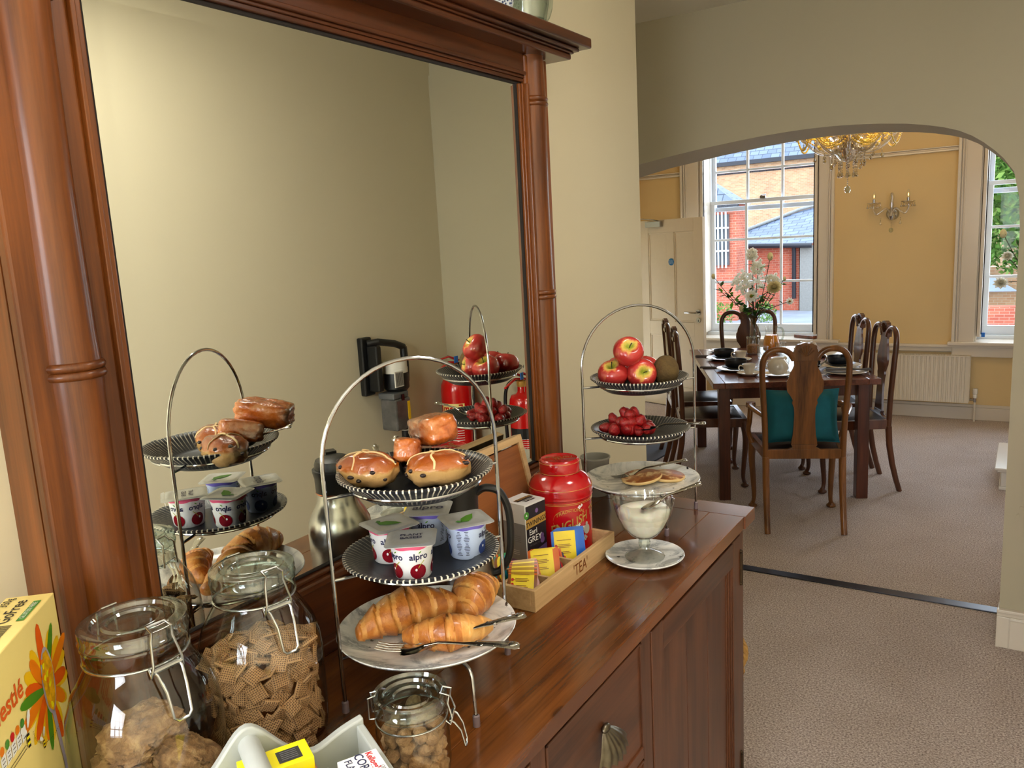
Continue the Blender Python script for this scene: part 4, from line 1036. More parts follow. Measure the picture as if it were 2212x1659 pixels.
# ---------------------------------------------------------------- buns
def rnd(seed):
    r_ = random.Random(seed); return r_
def bun(label, loc, rz, rx, ry, h, seed):
    b0 = thing('hot_cross_bun', label, 'bun', loc, rz, 'hot cross buns')
    off = Vector((seed*3.1, seed*1.7, 0))
    def surf(d):
        k = 1+0.08*noise.noise(d*2.2+off)+0.045*noise.noise(d*6+off)+(0.03*noise.noise(d*15+off) if d.z < 0.2 else 0)
        hh = sqrt(d.x*d.x+d.y*d.y)
        if hh < 1e-3: return k*0.93
        sx = ((abs(d.x)/hh)**3+(abs(d.y)/hh)**3)**(1/3); sx = 1-(1-sx)*min(1, hh*1.6)
        zz = (hh**2.7+abs(d.z)**2.7)**(-1/2.7)
        return k/(0.25+0.75*sx)*0.93*(0.4+0.6*zz)
    s = MB(); s.ell((0, 0, h*0.5), (rx, ry, h*0.5), 'bun_crust', 40, 24, fn=surf); s.build('bread', b0, smooth=80)
    def at_(x, y):
        d = Vector((x/rx, y/ry, 0)); q = min(0.98, d.length_squared); d.z = sqrt(1-q); d.normalize(); k = surf(d)
        return (d.x*rx*k, d.y*ry*k, h*0.5+d.z*h*0.5*k+0.0006)
    c = MB()
    c.tube([at_(-rx*0.15+0.002*sin(i), -ry*0.95+ry*1.9*i/18) for i in range(19)], 0.0019, 'bun_cross', 8, flat=0.6)
    c.tube([at_(-rx*0.95+rx*1.9*i/18, ry*0.1+0.002*sin(i*0.7)) for i in range(19)], 0.0019, 'bun_cross', 8, flat=0.6)
    c.build('pastry_cross', b0)
    r_ = rnd(seed); c = MB()
    for k in range(14):
        a = r_.uniform(0, 2*pi); zz = r_.uniform(-0.3, 0.55); d = Vector((cos(a)*sqrt(1-zz*zz), sin(a)*sqrt(1-zz*zz), zz)); kk = surf(d)*0.98
        c.ell((d.x*rx*kk, d.y*ry*kk, h*0.5+d.z*h*0.5*kk), (0.0045*r_.uniform(.7, 1.4), 0.0045, 0.0032), 'raisin', 8, 6)
    c.build('raisins', b0)
bun('hot cross bun at left of the top plate, currants showing on its side', (0.166, 0.868, 1.306), radians(14), 0.052, 0.037, 0.056, 1)
bun('hot cross bun at right front of the top plate with a clear cross', (0.262, 0.920, 1.306), radians(40), 0.052, 0.037, 0.053, 2)
def pastry(label, loc, rot, dims, seed):
    s = MB(); off = Vector((seed*5.3, 0, 0))
    def fn(d):
        p = 5.0; k = (abs(d.x)**p+abs(d.y)**p+abs(d.z)**p)**(-1/p)
        return k*(1+0.07*noise.noise(d*3+off)+0.045*noise.noise(d*8+off)+0.02*noise.noise(d*20+off))
    s.ell((0, 0, 0), (dims[0]/2, dims[1]/2, dims[2]/2), 'pastry_glaze', 40, 26, fn=fn)
    o = s.build('glazed_pastry', None, loc, smooth=80); o.rotation_euler = rot
    return tag(o, label, 'pastry', 'glazed pastry bars')
pastry('small glazed cinnamon pastry bar leaning between the two buns', (0.196, 0.930, 1.352), (radians(8), radians(14), radians(128)), (0.078, 0.042, 0.038), 1)
pastry('larger glazed pastry bar on top behind the buns, frosted end facing right', (0.200, 0.990, 1.372), (radians(-6), radians(10), radians(150)), (0.105, 0.056, 0.047), 2)

# ---------------------------------------------------------------- yogurt pots
def yogurt(kind, label, loc, rz, seed, front=0.0):
    t_ = thing('yogurt_pot', label, 'yogurt', loc, rz, 'four small yogurt pots')
    H = 0.056; r0, r1 = 0.0262, 0.0318
    R = lambda z: r0+(r1-r0)*z/H
    s = MB(); s.lathe([(0, 0.0015), (r0-0.003, 0.0012), (r0-0.001, 0.0), (r0, 0.0015), (r1, H), (r1-0.0008, H)], 40, 'white_paper' if kind == 'cherry' else 'pale_blue'); s.build('cup', t_)
    s = MB(); s.lathe([(R(H*0.86)+0.0003, H*0.86), (r1+0.0004, H*0.985)], 40, 'pink_band' if kind == 'cherry' else 'violet_band', fn=lambda r, z, a, j: (r, z+(0.0008*sin(a*7) if j == 0 else 0))); s.build('colour_band', t_)
    def cm(a0, z0):
        def f(x, y, o=0.0004):
            z = z0+y; r = R(z)+o; a = a0+x/r; return (r*cos(a), r*sin(a), z)
        return f
    p = MB()
    for k in range(5):
        a0 = front+k*2*pi/5; f = cm(a0, 0.037)
        if kind == 'blue' and k == 0:
            for q in range(16):
                g = cm(a0+0.0, 0.045-q*0.0025)
                for cc in (-0.0085, 0.0035):
                    w = 0.0045*(0.7+0.3*sin(q*7.3+cc*900)); p.add([g(cc-w, 0), g(cc+w, 0), g(cc+w, 0.0009), g(cc-w, 0.0009)], [(0, 1, 2, 3)], 'navy_ink')
            continue
        p.text('alpro', 0.0135, 'navy_ink', f, bold=0.022)
        g = cm(a0, 0.0415); lf = [(0.0008, 0.0), (0.0035, 0.0012), (0.0055, 0.0038), (0.003, 0.0034), (0.0012, 0.002)]
        p.add([g(x-0.001, y) for x, y in lf], [tuple(range(5))], 'leaf_green')
    p.build('printed_lettering', t_, smooth=0)
    p = MB()
    for k in range(5):
        if kind == 'blue' and k == 0: continue
        a0 = front+k*2*pi/5-0.12
        for (dx, zc, rr) in ((0.002, 0.0145, 0.0115),):
            g = cm(a0, zc); vs_ = [g(dx, 0, 0.0006)]; fs_ = []
            for ring_ in range(1, 5):
                for q in range(18): vs_.append(g(dx+rr*ring_/4*cos(q*pi/9)*1.05, rr*ring_/4*sin(q*pi/9), 0.0006))
            for q in range(18): fs_.append((0, 1+q, 1+(q+1) % 18))
            for ring_ in range(3):
                for q in range(18): a_ = 1+ring_*18; fs_.append((a_+q, a_+18+q, a_+18+(q+1) % 18, a_+(q+1) % 18))
            p.add(vs_, fs_, 'cherry_red' if kind == 'cherry' else 'blueberry')
            pts = [g(dx-0.003+0.0016*cos(q*pi/4), 0.003+0.0022*sin(q*pi/4), 0.0009) for q in range(8)]; p.add(pts, [tuple(range(8))], 'white_paper')
            if kind == 'cherry':
                st_ = [(0.0, 0.005), (0.004, 0.011), (0.0095, 0.0155)]
                for (xa, ya), (xb, yb) in zip(st_, st_[1:]):
                    p.add([g(dx+xa, ya-0.0006, 0.0008), g(dx+xb, yb-0.0006, 0.0008), g(dx+xb, yb+0.0008, 0.0008), g(dx+xa, ya+0.0008, 0.0008)], [(0, 1, 2, 3)], 'stem_green')
    p.build('printed_fruit', t_, smooth=0)
    # foil lid
    def sq(h_, rr, n_=6):
        pts = []
        for cx_, cy_, a0 in ((h_-rr, h_-rr, 0), (-h_+rr, h_-rr, pi/2), (-h_+rr, -h_+rr, pi), (h_-rr, -h_+rr, 1.5*pi)):
            pts += [(cx_+rr*cos(a0+k*pi/2/n_), cy_+rr*sin(a0+k*pi/2/n_)) for k in range(n_+1)]
        return pts
    s = MB(); o_ = sq(0.0365, 0.009); i_ = sq(0.0305, 0.012); n_ = len(o_)
    r_ = rnd(seed)
    vs = [(x, y, H+0.0012-0.0022*(abs(x*y)/0.0365**2)+r_.uniform(-.0004, .0004)) for x, y in o_]+[(x, y, H+0.0016) for x, y in i_]+[(x*0.9, y*0.9, H+0.0008) for x, y in i_]+[(x, y, H) for x, y in o_]
    fs = []
    for i in range(n_):
        j = (i+1) % n_; fs += [(i, j, n_+j, n_+i), (n_+i, n_+j, 2*n_+j, 2*n_+i), (i, 3*n_+i, 3*n_+j, j)]
    fs += [tuple(range(2*n_, 3*n_)), tuple(range(3*n_, 4*n_))[::-1]]
    s.add(vs, fs, 'silver_foil'); lid = s.build('foil_lid', t_, smooth=40)
    z = H+0.0018
    q = MB()
    if seed in (1, 3):
        q.add([(-0.012, -0.014, z), (0.0, -0.016, z), (0.010, -0.004, z), (0.016, 0.014, z), (0.004, 0.010, z), (-0.008, 0.0, z)], [(0, 1, 2, 3, 4, 5)], 'leaf_green')
        q.add([(-0.020, -0.010, z), (-0.014, -0.016, z), (-0.008, -0.012, z), (-0.015, -0.006, z)], [(0, 1, 2, 3)], 'label_green')
    elif seed == 2:
        F = lambda dy: (lambda x, y: (x, y+dy, z))
        q.text('PLANT', 0.011, 'navy_ink', F(0.008), bold=0.02); q.text('BASED', 0.011, 'navy_ink', F(-0.004), bold=0.02)
    else:
        q.text('alpro', 0.024, 'navy_ink', lambda x, y: (x, y, z), bold=0.02)
    q.build('lid_print', t_, smooth=0)
zy = 1.1915
yogurt('cherry', 'cherry yogurt pot at the left rear with a green leaf on its lid', (0.190, 0.880, zy), radians(-20), 1, radians(-20-30+20))
yogurt('cherry', 'cherry yogurt pot nearest the front rim, black wording on its lid', (0.262, 0.846, zy), radians(35), 2, radians(-32-35))
yogurt('blue', 'blueberry yogurt pot at right with fine print and leaf on its lid', (0.288, 0.945, zy), radians(55), 3, radians(-60-55))
yogurt('blue', 'blueberry yogurt pot hidden behind the other three', (0.202, 0.962, zy), radians(30), 4, radians(-20))

# ---------------------------------------------------------------- croissants
def croissant(label, loc, rz, L, R, bend, seed, tilt=0.0, pale=False, N_=7):
    t_ = thing('croissant', label, 'croissant', loc, rz, 'croissants on the bottom plate')
    nu, nv = 26, 100; vs = []; fs = []; mi = []
    off = Vector((seed*4.7, seed, 0))
    for j in range(nv+1):
        u = j/nv; e = sin(pi*(0.04+0.92*u))**0.62
        q = (u-0.5)*bend
        cxx = L*(u-0.5)*cos(q*0.5); cyy = -abs(bend)*L*0.5*((u-0.5)**2)*2*(1 if bend > 0 else -1)
        czz = R*0.92-(1-e)*R*0.30+tilt*(u-0.5)
        for i in range(nu):
            a = 2*pi*i/nu
            ss = (abs(u-0.5)*2)*N_*0.5+0.30*cos(a+0.6)+0.12*noise.noise(Vector((u*6, a, seed)))
            fr_ = ss-math.floor(ss)
            step = 1-0.15*fr_+0.05*(math.floor(ss) == 0)
            k = e*R*step*(1+0.05*noise.noise(Vector((u*9, cos(a)*2, sin(a)*2))+off))
            if j in (0, nv): k *= 0.25
            vs.append((cxx, cyy+k*cos(a), max(0.0, czz+k*sin(a)*0.95)))
    s = MB()
    for j in range(nv):
        for i in range(nu):
            i2 = (i+1) % nu; fs.append((j*nu+i, j*nu+i2, (j+1)*nu+i2, (j+1)*nu+i))
    fs += [tuple(range(nu))[::-1], tuple(range(nv*nu, (nv+1)*nu))]
    # lighter dough shows where each rolled layer ends
    s.add(vs, [], 'croissant_crust'); s.m('croissant_pale')
    for f in fs:
        v0 = f[0]; j = v0//nu; u = j/nv; a = 2*pi*(v0 % nu)/nu
        ss = (abs(u-0.5)*2)*N_*0.5+0.30*cos(a+0.6)+0.12*noise.noise(Vector((u*6, a, seed)))
        fr_ = ss-math.floor(ss)
        s.f.append(list(f)); s.mi.append(1 if (fr_ > 0.72 or (pale and u > 0.62)) else 0)
    s.build('pastry', t_, smooth=70)
    return t_
zc = 1.0705
croissant('largest croissant, dark glossy crust, lying across the left of the plate', (0.203, 0.893, zc), radians(60), 0.185, 0.036, 0.5, 1)
croissant('croissant standing at the right behind the others, rounded end up', (0.262, 0.985, zc), radians(105), 0.125, 0.035, 0.5, 2, N_=5)
croissant('paler croissant at the front of the plate beside the fork', (0.298, 0.872, zc), radians(42), 0.140, 0.028, -0.5, 3, pale=True, N_=6)
# ================================================================== FRUIT, PANCAKES, YOGURT GLASS
def apple(label, loc, rot, r, seed):
    t_ = thing('apple', label, 'apple', loc, 0, 'red and yellow apples')
    t_.rotation_euler = rot
    off = Vector((seed*2.7, 0, 0)); vs = []; fs = []; nu, nv = 32, 24
    for j in range(nv+1):
        th = pi*j/nv
        for i in range(nu):
            a = 2*pi*i/nu
            rr = r*(sin(th)*(1.0+0.10*cos(th)))*(1+0.015*cos(5*a)*(1-cos(th))*0.5)*(1+0.03*noise.noise(Vector((cos(a), sin(a), th))+off))
            z = r*(0.90*cos(th))+r*(-0.42*exp(-(th/0.36)**2)+0.24*exp(-((pi-th)/0.36)**2))
            vs.append((rr*cos(a), rr*sin(a), z))
    for j in range(nv):
        for i in range(nu):
            i2 = (i+1) % nu; fs.append((j*nu+i, (j+1)*nu+i, (j+1)*nu+i2, j*nu+i2))
    s = MB(); s.add(vs, fs, 'apple_skin'); s.build('flesh', t_, smooth=80)
    s = MB(); s.tube([(0, 0, r*0.45), (0.001, 0.001, r*0.7), (0.003, 0.001, r*0.93)], [0.0012, 0.0011, 0.0016], 'stem_brown', 6); s.build('stalk', t_)
    return t_
zA = 1.309
apple('apple at the left of the fruit plate, mostly red with yellow foot', (0.182, 1.702, zA+0.034), (0.3, -0.35, 1.0), 0.0365, 1)
apple('apple in front centre of the fruit plate, yellow-green end facing out', (0.243, 1.727, zA+0.034), (radians(75), 0.15, radians(40)), 0.0355, 2)
apple('apple topping the fruit pile, green stalk hollow facing out', (0.218, 1.712, zA+0.087), (radians(48), 0.0, radians(38)), 0.0362, 3)
apple('apple at the back left of the fruit plate, mostly hidden', (0.168, 1.776, zA+0.034), (0.2, 0.3, 2.0), 0.0355, 4)
apple('apple in the middle at the back, peeping between the front two', (0.222, 1.800, zA+0.034), (0.5, 0.1, 3.0), 0.035, 5)
s = MB(); s.ell((0, 0, 0), (0.0315, 0.030, 0.038), 'kiwi_skin', 32, 22, fn=lambda d: 1+0.02*noise.noise(d*3)); s.ell((0, 0, 0.036), (0.003, 0.003, 0.003), 'stem_brown', 8, 6)
o = s.build('kiwi_fruit', None, (0.284, 1.776, zA+0.034), smooth=80); o.rotation_euler = (0.1, 0.15, 0)
tag(o, 'brown furry kiwi fruit at the right of the apples', 'kiwi')
# strawberries
def berry_mesh(seed):
    s = MB(); off = Vector((seed*1.9, 3, 1))
    def fn(d): return (1.0-0.42*max(0, -d.z)**1.1)*(1+0.05*noise.noise(d*3+off))*(1.0+0.12*(d.z > 0.8))
    s.ell((0, 0, 0), (0.0150, 0.0138, 0.0195), 'strawberry', 18, 12, fn=fn)
    return s
r_ = rnd(5); proto = [berry_mesh(k).build('strawberry', smooth=80) for k in range(4)]
n_ = 0
cxb, cyb = 0.205, 1.740
for lay, (cnt, rad, z) in enumerate(((17, 0.062, 1.207), (9, 0.042, 1.224), (3, 0.018, 1.238))):
    for k in range(cnt):
        a = 2*pi*k/cnt+lay*0.4; q = rad*sqrt(r_.uniform(0.15, 1.0)) if lay == 0 else rad*r_.uniform(0.4, 1)
        loc = (cxb+q*cos(a)*1.15*0.9, cyb+q*sin(a)*0.95, z+r_.uniform(-.003, .003))
        src = proto[n_ % 4]
        o = src if n_ < 4 else src.copy()
        if n_ >= 4: COL.objects.link(o)
        o.location = loc; o.rotation_euler = (r_.uniform(-1.6, 1.6), r_.uniform(-1.2, 1.2), r_.uniform(0, 6)); sc_ = r_.uniform(0.75, 1.05); o.scale = (sc_,)*3
        tag(o, 'glossy red strawberry in the heap on the rear stand, middle black plate', 'strawberry', 'strawberries on the middle plate'); n_ += 1
# pancakes
for (lb, loc, rot, r, sd) in (('front pancake, well browned, resting on the other', (0.226, 1.750, 1.0815), (radians(4), radians(-5), 0.3), 0.050, 1), ('rear pancake half under the front one', (0.272, 1.800, 1.0755), (radians(3), radians(-1), 2), 0.044, 2)):
    s = MB(); s.lathe([(0, -0.004), (r*0.9, -0.004), (r*0.99, -0.001), (r, 0.002), (r*0.97, 0.0045)], 48, 'pancake_side', fn=lambda R, z, a, j: (R*(1+0.012*sin(3*a+sd)+0.008*sin(7*a)), z))
    s.lathe([(0, 0.0052), (r*0.93, 0.0052), (r*0.97, 0.0045)], 48, 'pancake_face', fn=lambda R, z, a, j: (R*(1+0.012*sin(3*a+sd)+0.008*sin(7*a)), z))
    o = s.build('pancake', None, loc, smooth=50); o.rotation_euler = rot; tag(o, lb, 'pancake', 'small pancakes')
# sundae glass
g = thing('sundae_glass', 'fluted footed glass bowl of white yogurt on a saucer', 'glass', (SA.x, SA.y, HC+0.0045))
fl = lambda r, z, a, j: (r*(1+(0.030*cos(a*16) if 5 <= j <= 9 else 0)), z)
s = MB(); s.lathe([(0, 0.0), (0.041, 0.0), (0.042, 0.003), (0.030, 0.010), (0.014, 0.016), (0.0085, 0.020)], 48, 'glass_clear', fn=lambda r, z, a, j: (r*(1+(0.02*cos(a*16) if j in (2, 3) else 0)), z)); s.build('foot', g, smooth=50)
s = MB(); s.lathe([(0.0085, 0.020), (0.012, 0.026), (0.0135, 0.032), (0.012, 0.038), (0.009, 0.043)], 8, 'glass_lid'); s.build('stem', g, smooth=20)
s = MB(); s.lathe([(0.0, 0.044), (0.020, 0.045), (0.030, 0.052), (0.044, 0.068), (0.056, 0.092), (0.0595, 0.108), (0.0615, 0.119), (0.0625, 0.126), (0.0635, 0.1275), (0.0615, 0.128), (0.0600, 0.119), (0.055, 0.094)], 96, 'glass_clear', fn=fl); s.build('bowl', g, smooth=60)
s = MB(); s.lathe([(0.0, 0.047), (0.019, 0.048), (0.029, 0.0555), (0.042, 0.070), (0.0535, 0.093), (0.0555, 0.103), (0.050, 0.108), (0.036, 0.1095), (0.02, 0.113), (0.0, 0.1115)], 64, 'yogurt', fn=lambda r, z, a, j: (r*(1+(0.02*cos(a*16) if 1 <= j <= 5 else 0)), z+(0.0018*sin(a*2+j) if j > 5 else 0)))
y_ = s.build('white_yogurt', None, (SA.x, SA.y, HC+0.0045), smooth=70); tag(y_, 'thick white yogurt filling the fluted glass bowl', 'yogurt')

# ================================================================== KILNER JARS
def clip_jar(label, loc, R, H, rl, rz, nm='big'):
    t_ = thing('clip_jar', label, 'jar', loc, rz, 'clip top glass jars')
    nk = H*0.815
    s = MB()
    prof = [(0, 0.004), (R*0.80, 0.004), (R*0.93, 0.010), (R*0.985, 0.03), (R, H*0.22), (R, H*0.50), (R*0.97, H*0.60), (R*0.88, H*0.69), (R*0.74, H*0.765), (rl*1.0, nk), (rl*0.97, nk+H*0.02), (rl*1.02, nk+H*0.03), (rl*1.02, H-0.023)] if nm == 'big' else \
        [(0, 0.003), (R*0.88, 0.003), (R*0.97, 0.008), (R, 0.02), (R, H*0.60), (R*0.97, H*0.66), (rl*0.96, H*0.70), (rl*0.97, H*0.74), (rl*1.02, H*0.77), (rl*1.02, H*0.84)]
    s.lathe(prof, 64, 'glass_jar'); s.build('glass_body', t_, smooth=60)
    zl = H-0.023 if nm == 'big' else H*0.84
    s = MB()
    s.lathe([(rl*0.96, zl+0.001), (rl*1.04, zl+0.002), (rl*1.06, zl+0.006), (rl*1.03, zl+0.010), (rl*1.05, zl+0.014), (rl*1.04, zl+0.020), (rl*0.97, H-0.003), (rl*0.90, H), (rl*0.80, H-0.001), (rl*0.76, H-0.005), (rl*0.62, H-0.0055), (rl*0.58, H-0.003), (rl*0.50, H-0.003), (rl*0.46, H-0.006), (0, H-0.006)], 64, 'glass_lid')
    s.lathe([(rl*0.96, zl+0.001), (rl*0.88, zl+0.004), (rl*0.86, H-0.010), (rl*0.5, H-0.012), (0, H-0.012)], 48, 'glass_lid'); s.build('glass_lid', t_, smooth=50)
    s = MB(); s.lathe([(rl*1.0, zl-0.002), (rl*1.035, zl-0.0015), (rl*1.035, zl+0.001), (rl*1.0, zl+0.001)], 48, 'glass_lid'); s.build('rubber_seal', t_)
    w = MB(); wr = 0.0016 if nm == 'big' else 0.0013
    zn = (nk+H*0.022) if nm == 'big' else H*0.72
    w.tube([(rl*1.01*cos(k*pi/18), rl*1.01*sin(k*pi/18), zn) for k in range(36)], wr, 'wire_zinc', 8, closed=True); w.build('neck_wire', t_)
    k_ = 1.0 if nm == 'big' else 0.72
    w = MB(); b_ = 0.017*k_
    x = rl*1.03
    w.tube([(x, -b_, zn), (x+0.008*k_, -b_*1.1, zn-0.006*k_), (x+0.011*k_, -b_, zn+0.006*k_), (x+0.004*k_, -b_*0.75, zl+0.012*k_), (x+0.007*k_, -b_*0.7, H+0.001), (x-0.006, -b_*0.65, H+0.004), (x-0.006, b_*0.65, H+0.004), (x+0.007*k_, b_*0.7, H+0.001), (x+0.004*k_, b_*0.75, zl+0.012*k_), (x+0.011*k_, b_, zn+0.006*k_), (x+0.008*k_, b_*1.1, zn-0.006*k_), (x, b_, zn)], wr, 'wire_zinc', 8); w.build('bail_wire', t_)
    w = MB()
    w.tube([(x+0.006*k_, -b_*0.9, zn), (x+0.014*k_, -b_*0.85, zn-0.004), (x+0.024*k_, -b_*0.7, zn-0.022*k_), (x+0.030*k_, -b_*0.62, zn-0.052*k_), (x+0.030*k_, -b_*0.35, zn-0.057*k_), (x+0.030*k_, b_*0.35, zn-0.057*k_), (x+0.030*k_, b_*0.62, zn-0.052*k_), (x+0.024*k_, b_*0.7, zn-0.022*k_), (x+0.014*k_, b_*0.85, zn-0.004), (x+0.006*k_, b_*0.9, zn)], wr*1.1, 'wire_zinc', 8)
    w.lathe([(0.0035*k_, -b_), (0.0035*k_, b_)], 10, 'wire_zinc', T(x+0.008*k_, 0, zn) @ RX(pi/2)); w.build('latch_lever', t_)
    w = MB(); x = -rl*1.02
    w.tube([(x, -b_*0.7, zn), (x-0.010*k_, -b_*0.7, zn), (x-0.010*k_, -b_*0.6, zl+0.014), (x+0.002, -b_*0.5, H-0.001), (x+0.002, b_*0.5, H-0.001), (x-0.010*k_, b_*0.6, zl+0.014), (x-0.010*k_, b_*0.7, zn), (x, b_*0.7, zn)], wr, 'wire_zinc', 8); w.build('hinge_wire', t_)
    return t_
JA = (0.132, 0.492, HC); JB = (0.133, 0.665, HC); JC = (0.357, 0.711, HC)
clip_jar('largest clip-top glass jar, front left, holding wheat biscuits', JA, 0.087, 0.266, 0.0575, radians(-5))
clip_jar('tall clip-top glass jar of woven wheat squares beside the mirror frame', JB, 0.083, 0.266, 0.0535, radians(-12))
clip_jar('small clip-top glass jar of brown sugar lumps in front of the cake stand', JC, 0.0475, 0.113, 0.0455, radians(28), 'small')
# wheat flake biscuits (large ovals of flakes)
r_ = rnd(11)
for k, (dx, dy, z, rx, rz_) in enumerate(((-0.028, -0.022, 0.034, 0.3, 0.3), (0.032, -0.012, 0.030, -0.2, 1.2), (0.0, 0.036, 0.036, 0.2, 2.2), (-0.03, 0.014, 0.084, 0.5, 0.9), (0.034, 0.02, 0.082, -0.45, 0.2), (0.004, -0.038, 0.080, 0.2, 2.7), (-0.004, -0.006, 0.118, 0.15, 1.6))):
    off = Vector((k*3.3, 1, 2)); s = MB()
    s.ell((0, 0, 0), (0.047, 0.036, 0.023), 'wheat_flake', 56, 36, fn=lambda d: (abs(d.x)**3+abs(d.y)**3+abs(d.z)**3+1e-9)**(-1/3)*(0.98+0.13*noise.noise(d*5+off)+0.09*noise.noise(d*13+off)+0.05*noise.noise(d*30+off)))
    o = s.build('wheat_biscuit', None, (JA[0]+dx, JA[1]+dy, HC+z), smooth=60); o.rotation_euler = (rx, -rx*0.5, rz_)
    tag(o, 'flaky brown wheat biscuit inside the largest clip-top jar', 'cereal', 'wheat biscuits in the front jar')
# woven wheat squares: individuals for what shows, packed against the glass
me = MB(); a = 0.0115
nn = 8; vs = []; fs = []
for j in range(nn+1):
    for i in range(nn+1):
        x = -a+2*a*i/nn; y = -a+2*a*j/nn; edge = 1 if (i in (0, nn) or j in (0, nn)) else 0
        vs.append((x*(1+0.02*sin(j*3)), y, 0.0016 if edge else 0.0040+0.0007*((i+j) % 2)))
for j in range(nn+1):
    for i in range(nn+1):
        x = -a+2*a*i/nn; y = -a+2*a*j/nn; edge = 1 if (i in (0, nn) or j in (0, nn)) else 0
        vs.append((x*(1+0.02*sin(j*3)), y, 0.0 if edge else -0.0022-0.0005*((i+j) % 2)))
q = (nn+1)**2
for j in range(nn):
    for i in range(nn):
        b0 = j*(nn+1)+i; fs += [(b0, b0+1, b0+nn+2, b0+nn+1), (q+b0, q+b0+nn+1, q+b0+nn+2, q+b0+1)]
ring = [i for i in range(nn+1)]+[nn+(nn+1)*j for j in range(1, nn+1)]+[(nn+1)*nn+i for i in range(nn-1, -1, -1)]+[(nn+1)*j for j in range(nn-1, 0, -1)]
for i in range(len(ring)): u, v_ = ring[i], ring[(i+1) % len(ring)]; fs.append((u, q+u, q+v_, v_))
me.add(vs, fs, 'wheat_biscuit'); sq0 = me.build('wheat_square', smooth=0)
uvl = sq0.data.uv_layers.new(name='UV')
for lp in sq0.data.loops:
    co = sq0.data.vertices[lp.vertex_index].co; uvl.data[lp.index].uv = ((co.x/a+1)*0.5, (co.y/a+1)*0.5)
r_ = rnd(21); cnt = 0; topz = 0.150
placed = []
tries = 0
while cnt < 298 and tries < 9000:
    tries += 1
    z = r_.uniform(0.010, topz)
    if tries > 5200: cnt_first = False
    if cnt < 205 and tries < 5200: ang = r_.uniform(-2.4, 1.6); rr = r_.uniform(0.060, 0.070)
    else: ang = r_.uniform(0, 2*pi); rr = 0.062*sqrt(r_.uniform(0, 1)); z = topz-0.004+r_.uniform(-0.006, 0.012)-0.18*rr
    p = Vector((rr*cos(ang), rr*sin(ang), z))
    if any((p-q_).length < (0.0148 if cnt < 205 else 0.0125) for q_ in placed): 
        continue
    placed.append(p)
    o = sq0 if cnt == 0 else sq0.copy()
    if cnt: COL.objects.link(o)
    o.location = (JB[0]+p.x, JB[1]+p.y, HC+p.z)
    if rr > 0.0595 and z < topz-0.012: e = Matrix.Rotation(ang, 3, 'Z') @ Matrix.Rotation(pi/2+r_.uniform(-0.6, 0.45), 3, 'Y') @ Matrix.Rotation(r_.uniform(0, pi), 3, 'Z') @ Matrix.Rotation(r_.uniform(-0.4, 0.4), 3, 'X')
    else: e = Matrix.Rotation(r_.uniform(-0.7, 0.7), 3, 'X') @ Matrix.Rotation(r_.uniform(-0.6, 0.6), 3, 'Y') @ Matrix.Rotation(r_.uniform(0, pi), 3, 'Z')
    o.rotation_euler = e.to_euler()
    tag(o, 'small woven wheat square among many in the tall clip-top jar', 'cereal', 'wheat squares in the tall jar'); cnt += 1
s = MB(); s.lathe([(0, 0.006), (0.054, 0.006), (0.055, 0.02), (0.055, topz-0.022), (0.048, topz-0.016), (0, topz-0.014)], 30, 'sachet_brown', fn=lambda r, z, a, j: (r*(1+0.02*sin(a*9+z*90)), z))
tag(s.build('wheat_squares', None, JB, smooth=0), 'mass of woven wheat squares filling the core of the tall jar', 'cereal', kind='stuff')
# sugar lumps
r_ = rnd(31); lump = []
for k in range(3):
    off = Vector((k*7.7, 0, 0)); s = MB(); s.ell((0, 0, 0), (0.011, 0.009, 0.0085), 'brown_sugar', 14, 10, fn=lambda d: (abs(d.x)**4+abs(d.y)**4+abs(d.z)**4+1e-9)**(-0.25)*(0.9+0.22*noise.noise(d*2.2+off)))
    lump.append(s.build('sugar_lump', smooth=60))
cnt = 0; placed = []; tries = 0
while cnt < 62 and tries < 4000:
    tries += 1
    ang = r_.uniform(0, 2*pi); rr = 0.036*sqrt(r_.uniform(0.1, 1)); z = r_.uniform(0.011, 0.078)
    p = Vector((rr*cos(ang), rr*sin(ang), z))
    if z > 0.066 and ang > 2.2 and ang < 5.0: continue
    if any((p-q_).length < 0.0142 for q_ in placed): continue
    placed.append(p); src = lump[cnt % 3]; o = src if cnt < 3 else src.copy()
    if cnt >= 3: COL.objects.link(o)
    o.location = (JC[0]+p.x, JC[1]+p.y, HC+p.z); o.rotation_euler = (r_.uniform(0, 3), r_.uniform(0, 3), r_.uniform(0, 3))
    tag(o, 'rough brown sugar lump in the small clip-top jar', 'sugar', 'sugar lumps in the small jar'); cnt += 1

# ================================================================== CEREAL BOX (front left)
cz = 1.282; c1 = Vector((0.042, 0.453, 0)); ux = Vector((0.690, -0.724, 0)); un = Vector((0.724, 0.690, 0))
BWd = 0.193; BT = 0.052; BH = cz-HC
cb = thing('cereal_box', 'pale yellow cereal box with orange flower and spoon print, far left', 'cereal box', (c1.x+ux.x*BWd/2-un.x*BT/2, c1.y+ux.y*BWd/2-un.y*BT/2, HC))
